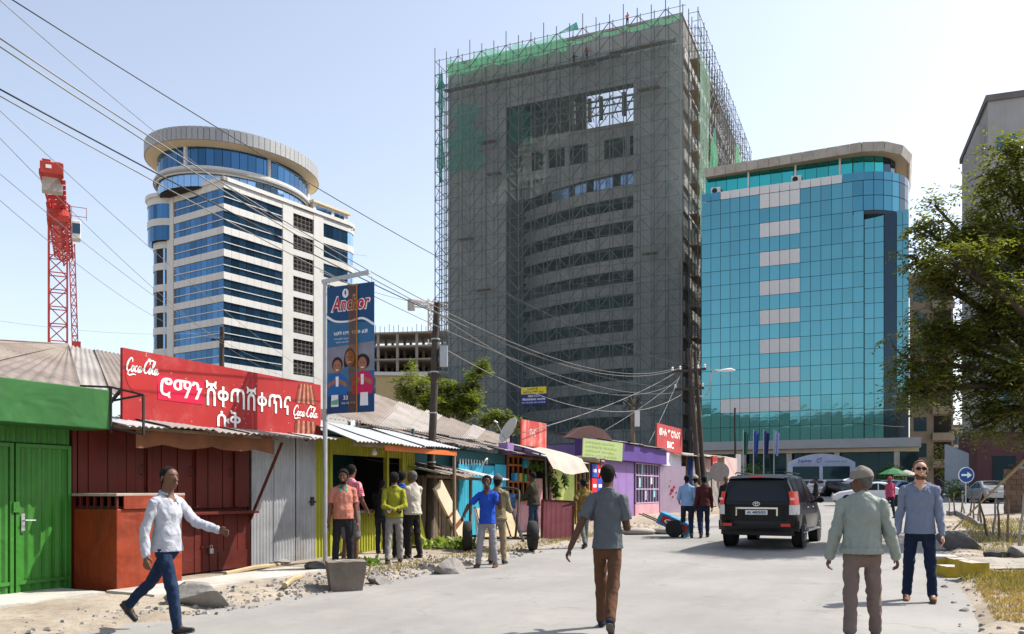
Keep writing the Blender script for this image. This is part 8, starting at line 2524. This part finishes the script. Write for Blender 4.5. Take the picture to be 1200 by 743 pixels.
leaf_cloud([((0, 0, .7), (1.3, .6, .5))], 200, .3, mat('red_petal', (.5, .06, .05), .7), 'red_flowers', b_, 31, 0); leaf_cloud([((.3, 0, .7), (1.4, .6, .5))], 160, .3, m_whitepan, 'white_flowers', b_, 32, 0); leaf_cloud([((0, 0, .4), (1.5, .7, .4))], 300, .3, m_greens, 'leaves', b_, 33, 0)

# ================================================================ trees
m_bark = mat('dark_bark', (.06, .045, .035), .95, var=.3, vs=6, bump=.6, bs=18)
def limb_tree(name, base, label, rules, leaf_m, leaf_size, seed, bark=None, droop=.25, leaf_w=.42, tufts=20, sprays=9, spray_len=.4, leaflets=4):
    """trunk and limbs grown towards crown lobes; leaves in sprays along the twigs"""
    r_ = random.Random(seed)
    root = empty(name, base, 0, label, 'tree')
    tr = MB(); twigs = []
    def grow(a, d, L_, r0, depth):
        n_ = 5; p = Vector(a); pts = [p.copy()]; rs = [r0]
        for k_ in range(n_):
            d = (d + Vector((r_.gauss(0, .13), r_.gauss(0, .13), r_.gauss(0, .09) + .03))).normalized()
            p = p + d * L_ / n_; pts.append(p.copy()); rs.append(r0 * (1 - .6 * (k_ + 1) / n_))
        tr.tube(pts, rs, 7 if depth < 2 else 5)
        if depth >= 3: twigs.append(pts); return
        for k_ in range(3 if depth else 4):
            i_ = r_.randrange(2, n_ + 1)
            nd = (d + Vector((r_.gauss(0, .75), r_.gauss(0, .75), r_.gauss(.0, .45)))).normalized()
            grow(pts[i_], nd, L_ * r_.uniform(.5, .75), rs[i_] * .8, depth + 1)
    trunk_top, lobes = rules
    t0 = Vector((0, 0, 0)); tt = Vector(trunk_top[0])
    tr.tube(catmull([t0, tt * .5 + Vector((.1, .05, 0)), tt], 4), [trunk_top[1] * (1 - .35 * i / 8) for i in range(9)], 12)
    for (c_, rad) in lobes:
        c_ = Vector(c_)
        st = tt + (c_ - tt) * .0
        # limb to the lobe
        mid = (st + c_) / 2 + Vector((r_.gauss(0, .2), r_.gauss(0, .2), .25))
        pts = catmull([st, mid, c_], 5)
        tr.tube(pts, [trunk_top[1] * .5 * (1 - .75 * i / (len(pts) - 1)) for i in range(len(pts))], 8)
        for _ in range(7):
            p0 = pts[r_.randrange(len(pts) // 2, len(pts))]
            d = Vector((r_.gauss(0, 1) * rad[0], r_.gauss(0, 1) * rad[1], r_.gauss(.1, .7) * rad[2])); 
            tgt = c_ + Vector((d.x, d.y, d.z)) * .62
            dd = (tgt - p0); 
            if dd.length > .2: grow(p0, dd.normalized(), min(dd.length, max(rad) * 1.0), .045, 2)
    tr.build('trunk', bark or m_bark, root, smooth=True)
    q = MB()
    # tufts inside every lobe; each tuft is a fan of drooping sprays, each spray a row of leaflets
    cl = []
    for (c_, rad) in lobes:
        vol = (rad[0] * rad[1] * rad[2]) ** .5
        for _ in range(int(tufts * vol) + 4):
            d = Vector((r_.gauss(0, 1), r_.gauss(0, 1), r_.gauss(0, 1))).normalized() * (r_.uniform(.2, 1.0) ** .5)
            cl.append(Vector(c_) + Vector((d.x * rad[0], d.y * rad[1], d.z * rad[2])))
    for pts in twigs: cl.append(pts[-1])
    for c_ in cl:
        lean_ = Vector((r_.gauss(0, .5), r_.gauss(0, .5), 0))
        for _ in range(sprays):
            ax = (lean_ + Vector((r_.gauss(0, 1), r_.gauss(0, 1), r_.gauss(.25, .55)))).normalized()
            L_ = spray_len * r_.uniform(.6, 1.25); nl = leaflets
            p = c_ + ax * L_ * .1; d = ax.copy()
            for k_ in range(nl):
                p = p + d * L_ / nl
                d = (d + Vector((0, 0, -droop * .55))).normalized()
                sd = d.cross(Vector((0, 0, 1))); sd = sd.normalized() if sd.length > .1 else Vector((1, 0, 0))
                for sg_ in (-1, 1):
                    a_ = (d * .55 + sd * sg_ + Vector((r_.gauss(0, .2), r_.gauss(0, .2), r_.gauss(-.12, .25)))).normalized()
                    w_ = a_.cross(Vector((r_.gauss(0, .35), r_.gauss(0, .35), 1))).normalized() * leaf_size * leaf_w * .5
                    l_ = leaf_size * r_.uniform(.75, 1.2)
                    q.add([p, p + a_ * l_ * .5 + w_, p + a_ * l_, p + a_ * l_ * .5 - w_], [(0, 1, 2, 3)])
    q.build('crown', leaf_m, root)
    return root
Y0 = 21.0
tb = Vector((14.6, Y0, 0)); tb.z = floor_z(tb.x, tb.y)
def lobe(px, py, rx, rz_, dy=0, ry=None):
    p = at(px, py, Y0 + dy); return (tuple(p - tb), (.8 * rx * (Y0 + dy) / 1000, .8 * (ry or rx) * (Y0 + dy) / 1000, .72 * rz_ * (Y0 + dy) / 1000))
m_leaf = leaf_mat('tree_leaf', (.105, .135, .036), .42, .46, .42)
lobes = [lobe(1188, 186, 30, 30), lobe(1180, 212, 38, 30), lobe(1150, 236, 40, 26, 1), lobe(1128, 268, 42, 24), lobe(1105, 300, 36, 22, -1), lobe(1165, 285, 55, 40, 1), lobe(1135, 322, 42, 24, 0),
         lobe(1085, 385, 32, 28, 0), lobe(1070, 425, 30, 34, -.5), lobe(1062, 462, 24, 34, -.5), lobe(1092, 455, 26, 44, .5), lobe(1108, 400, 30, 36, 0), lobe(1145, 395, 42, 36, 1), lobe(1185, 370, 45, 45, 0), lobe(1100, 330, 26, 14, 0),
         lobe(1160, 455, 46, 44, 0), lobe(1195, 440, 40, 60, -1), lobe(1145, 500, 32, 34, 0), lobe(1185, 505, 40, 34, 1), lobe(1210, 300, 40, 70, 0), lobe(1230, 220, 40, 50, 1), lobe(1240, 420, 40, 80, 1), lobe(1078, 265, 16, 10, 0), lobe(1068, 300, 10, 8, 0), lobe(1095, 240, 8, 7, .5)]
lobes += [((dx, dy, dz), (1.5, 1.4, 1.0)) for dx, dy, dz in ((2.0, 2.0, 6.2), (3.6, 1.0, 5.8), (2.6, 4.0, 6.8), (1.0, 3.2, 5.2), (4.6, 3.2, 7.0), (3.4, -1.2, 5.6), (5.2, .6, 6.6))]
limb_tree('street_tree', tb, 'big leafy tree reaching in from the right edge over the verge', (((-.4, .2, 3.6), .26), lobes), m_leaf, .13, 5, droop=.35, tufts=15, sprays=9, spray_len=.44, leaflets=4)
# loquat-like tree behind the tin roof
Y1 = 46.0
t2 = at(520, 575, Y1); t2.z = floor_z(t2.x, Y1)
def lobe2(px, py, rx, rz_, dy=0): p = at(px, py, Y1 + dy); return (tuple(p - t2), (rx * Y1 / 1000, rx * Y1 / 1000, rz_ * Y1 / 1000))
limb_tree('broadleaf_tree', t2, 'light green broad-leaved tree rising behind the brown tin roof', (((0, 0, 2.4), .2),
          [lobe2(485, 450, 22, 14), lobe2(505, 465, 20, 14), lobe2(540, 465, 20, 16), lobe2(555, 448, 9, 13), lobe2(565, 432, 5, 7), lobe2(475, 462, 14, 10), lobe2(548, 478, 20, 10), lobe2(520, 480, 26, 12), lobe2(525, 450, 12, 10), lobe2(583, 492, 12, 6), lobe2(610, 500, 8, 6)]), leaf_mat('broad_leaf', (.13, .18, .035), .35, .35, .4), .24, 8, droop=.12, leaf_w=.36, tufts=13, sprays=7, spray_len=.35, leaflets=3)
# greenery in front of the glass block
for i, (px, Y, rx, rz_, zc, lab) in enumerate(((880, 88, 2.2, 1.6, 1.7, 'clipped green bush behind the flagpoles'), (1045, 90, 1.6, 1.6, 1.5, 'dark shrub by the lobby columns'))):
    p = at(px, 575, Y); p.z = floor_z(p.x, p.y)
    b_ = empty('bush', p, 0, lab, 'bush'); leaf_cloud([((0, 0, zc), (rx, 1.0, rz_))], 900, .32, m_greens, 'foliage', b_, 50 + i, 0)
    q = MB(); q.tube([(0, 0, 0), (0, 0, zc)], .08, 6); q.build('stem', m_wood, b_)
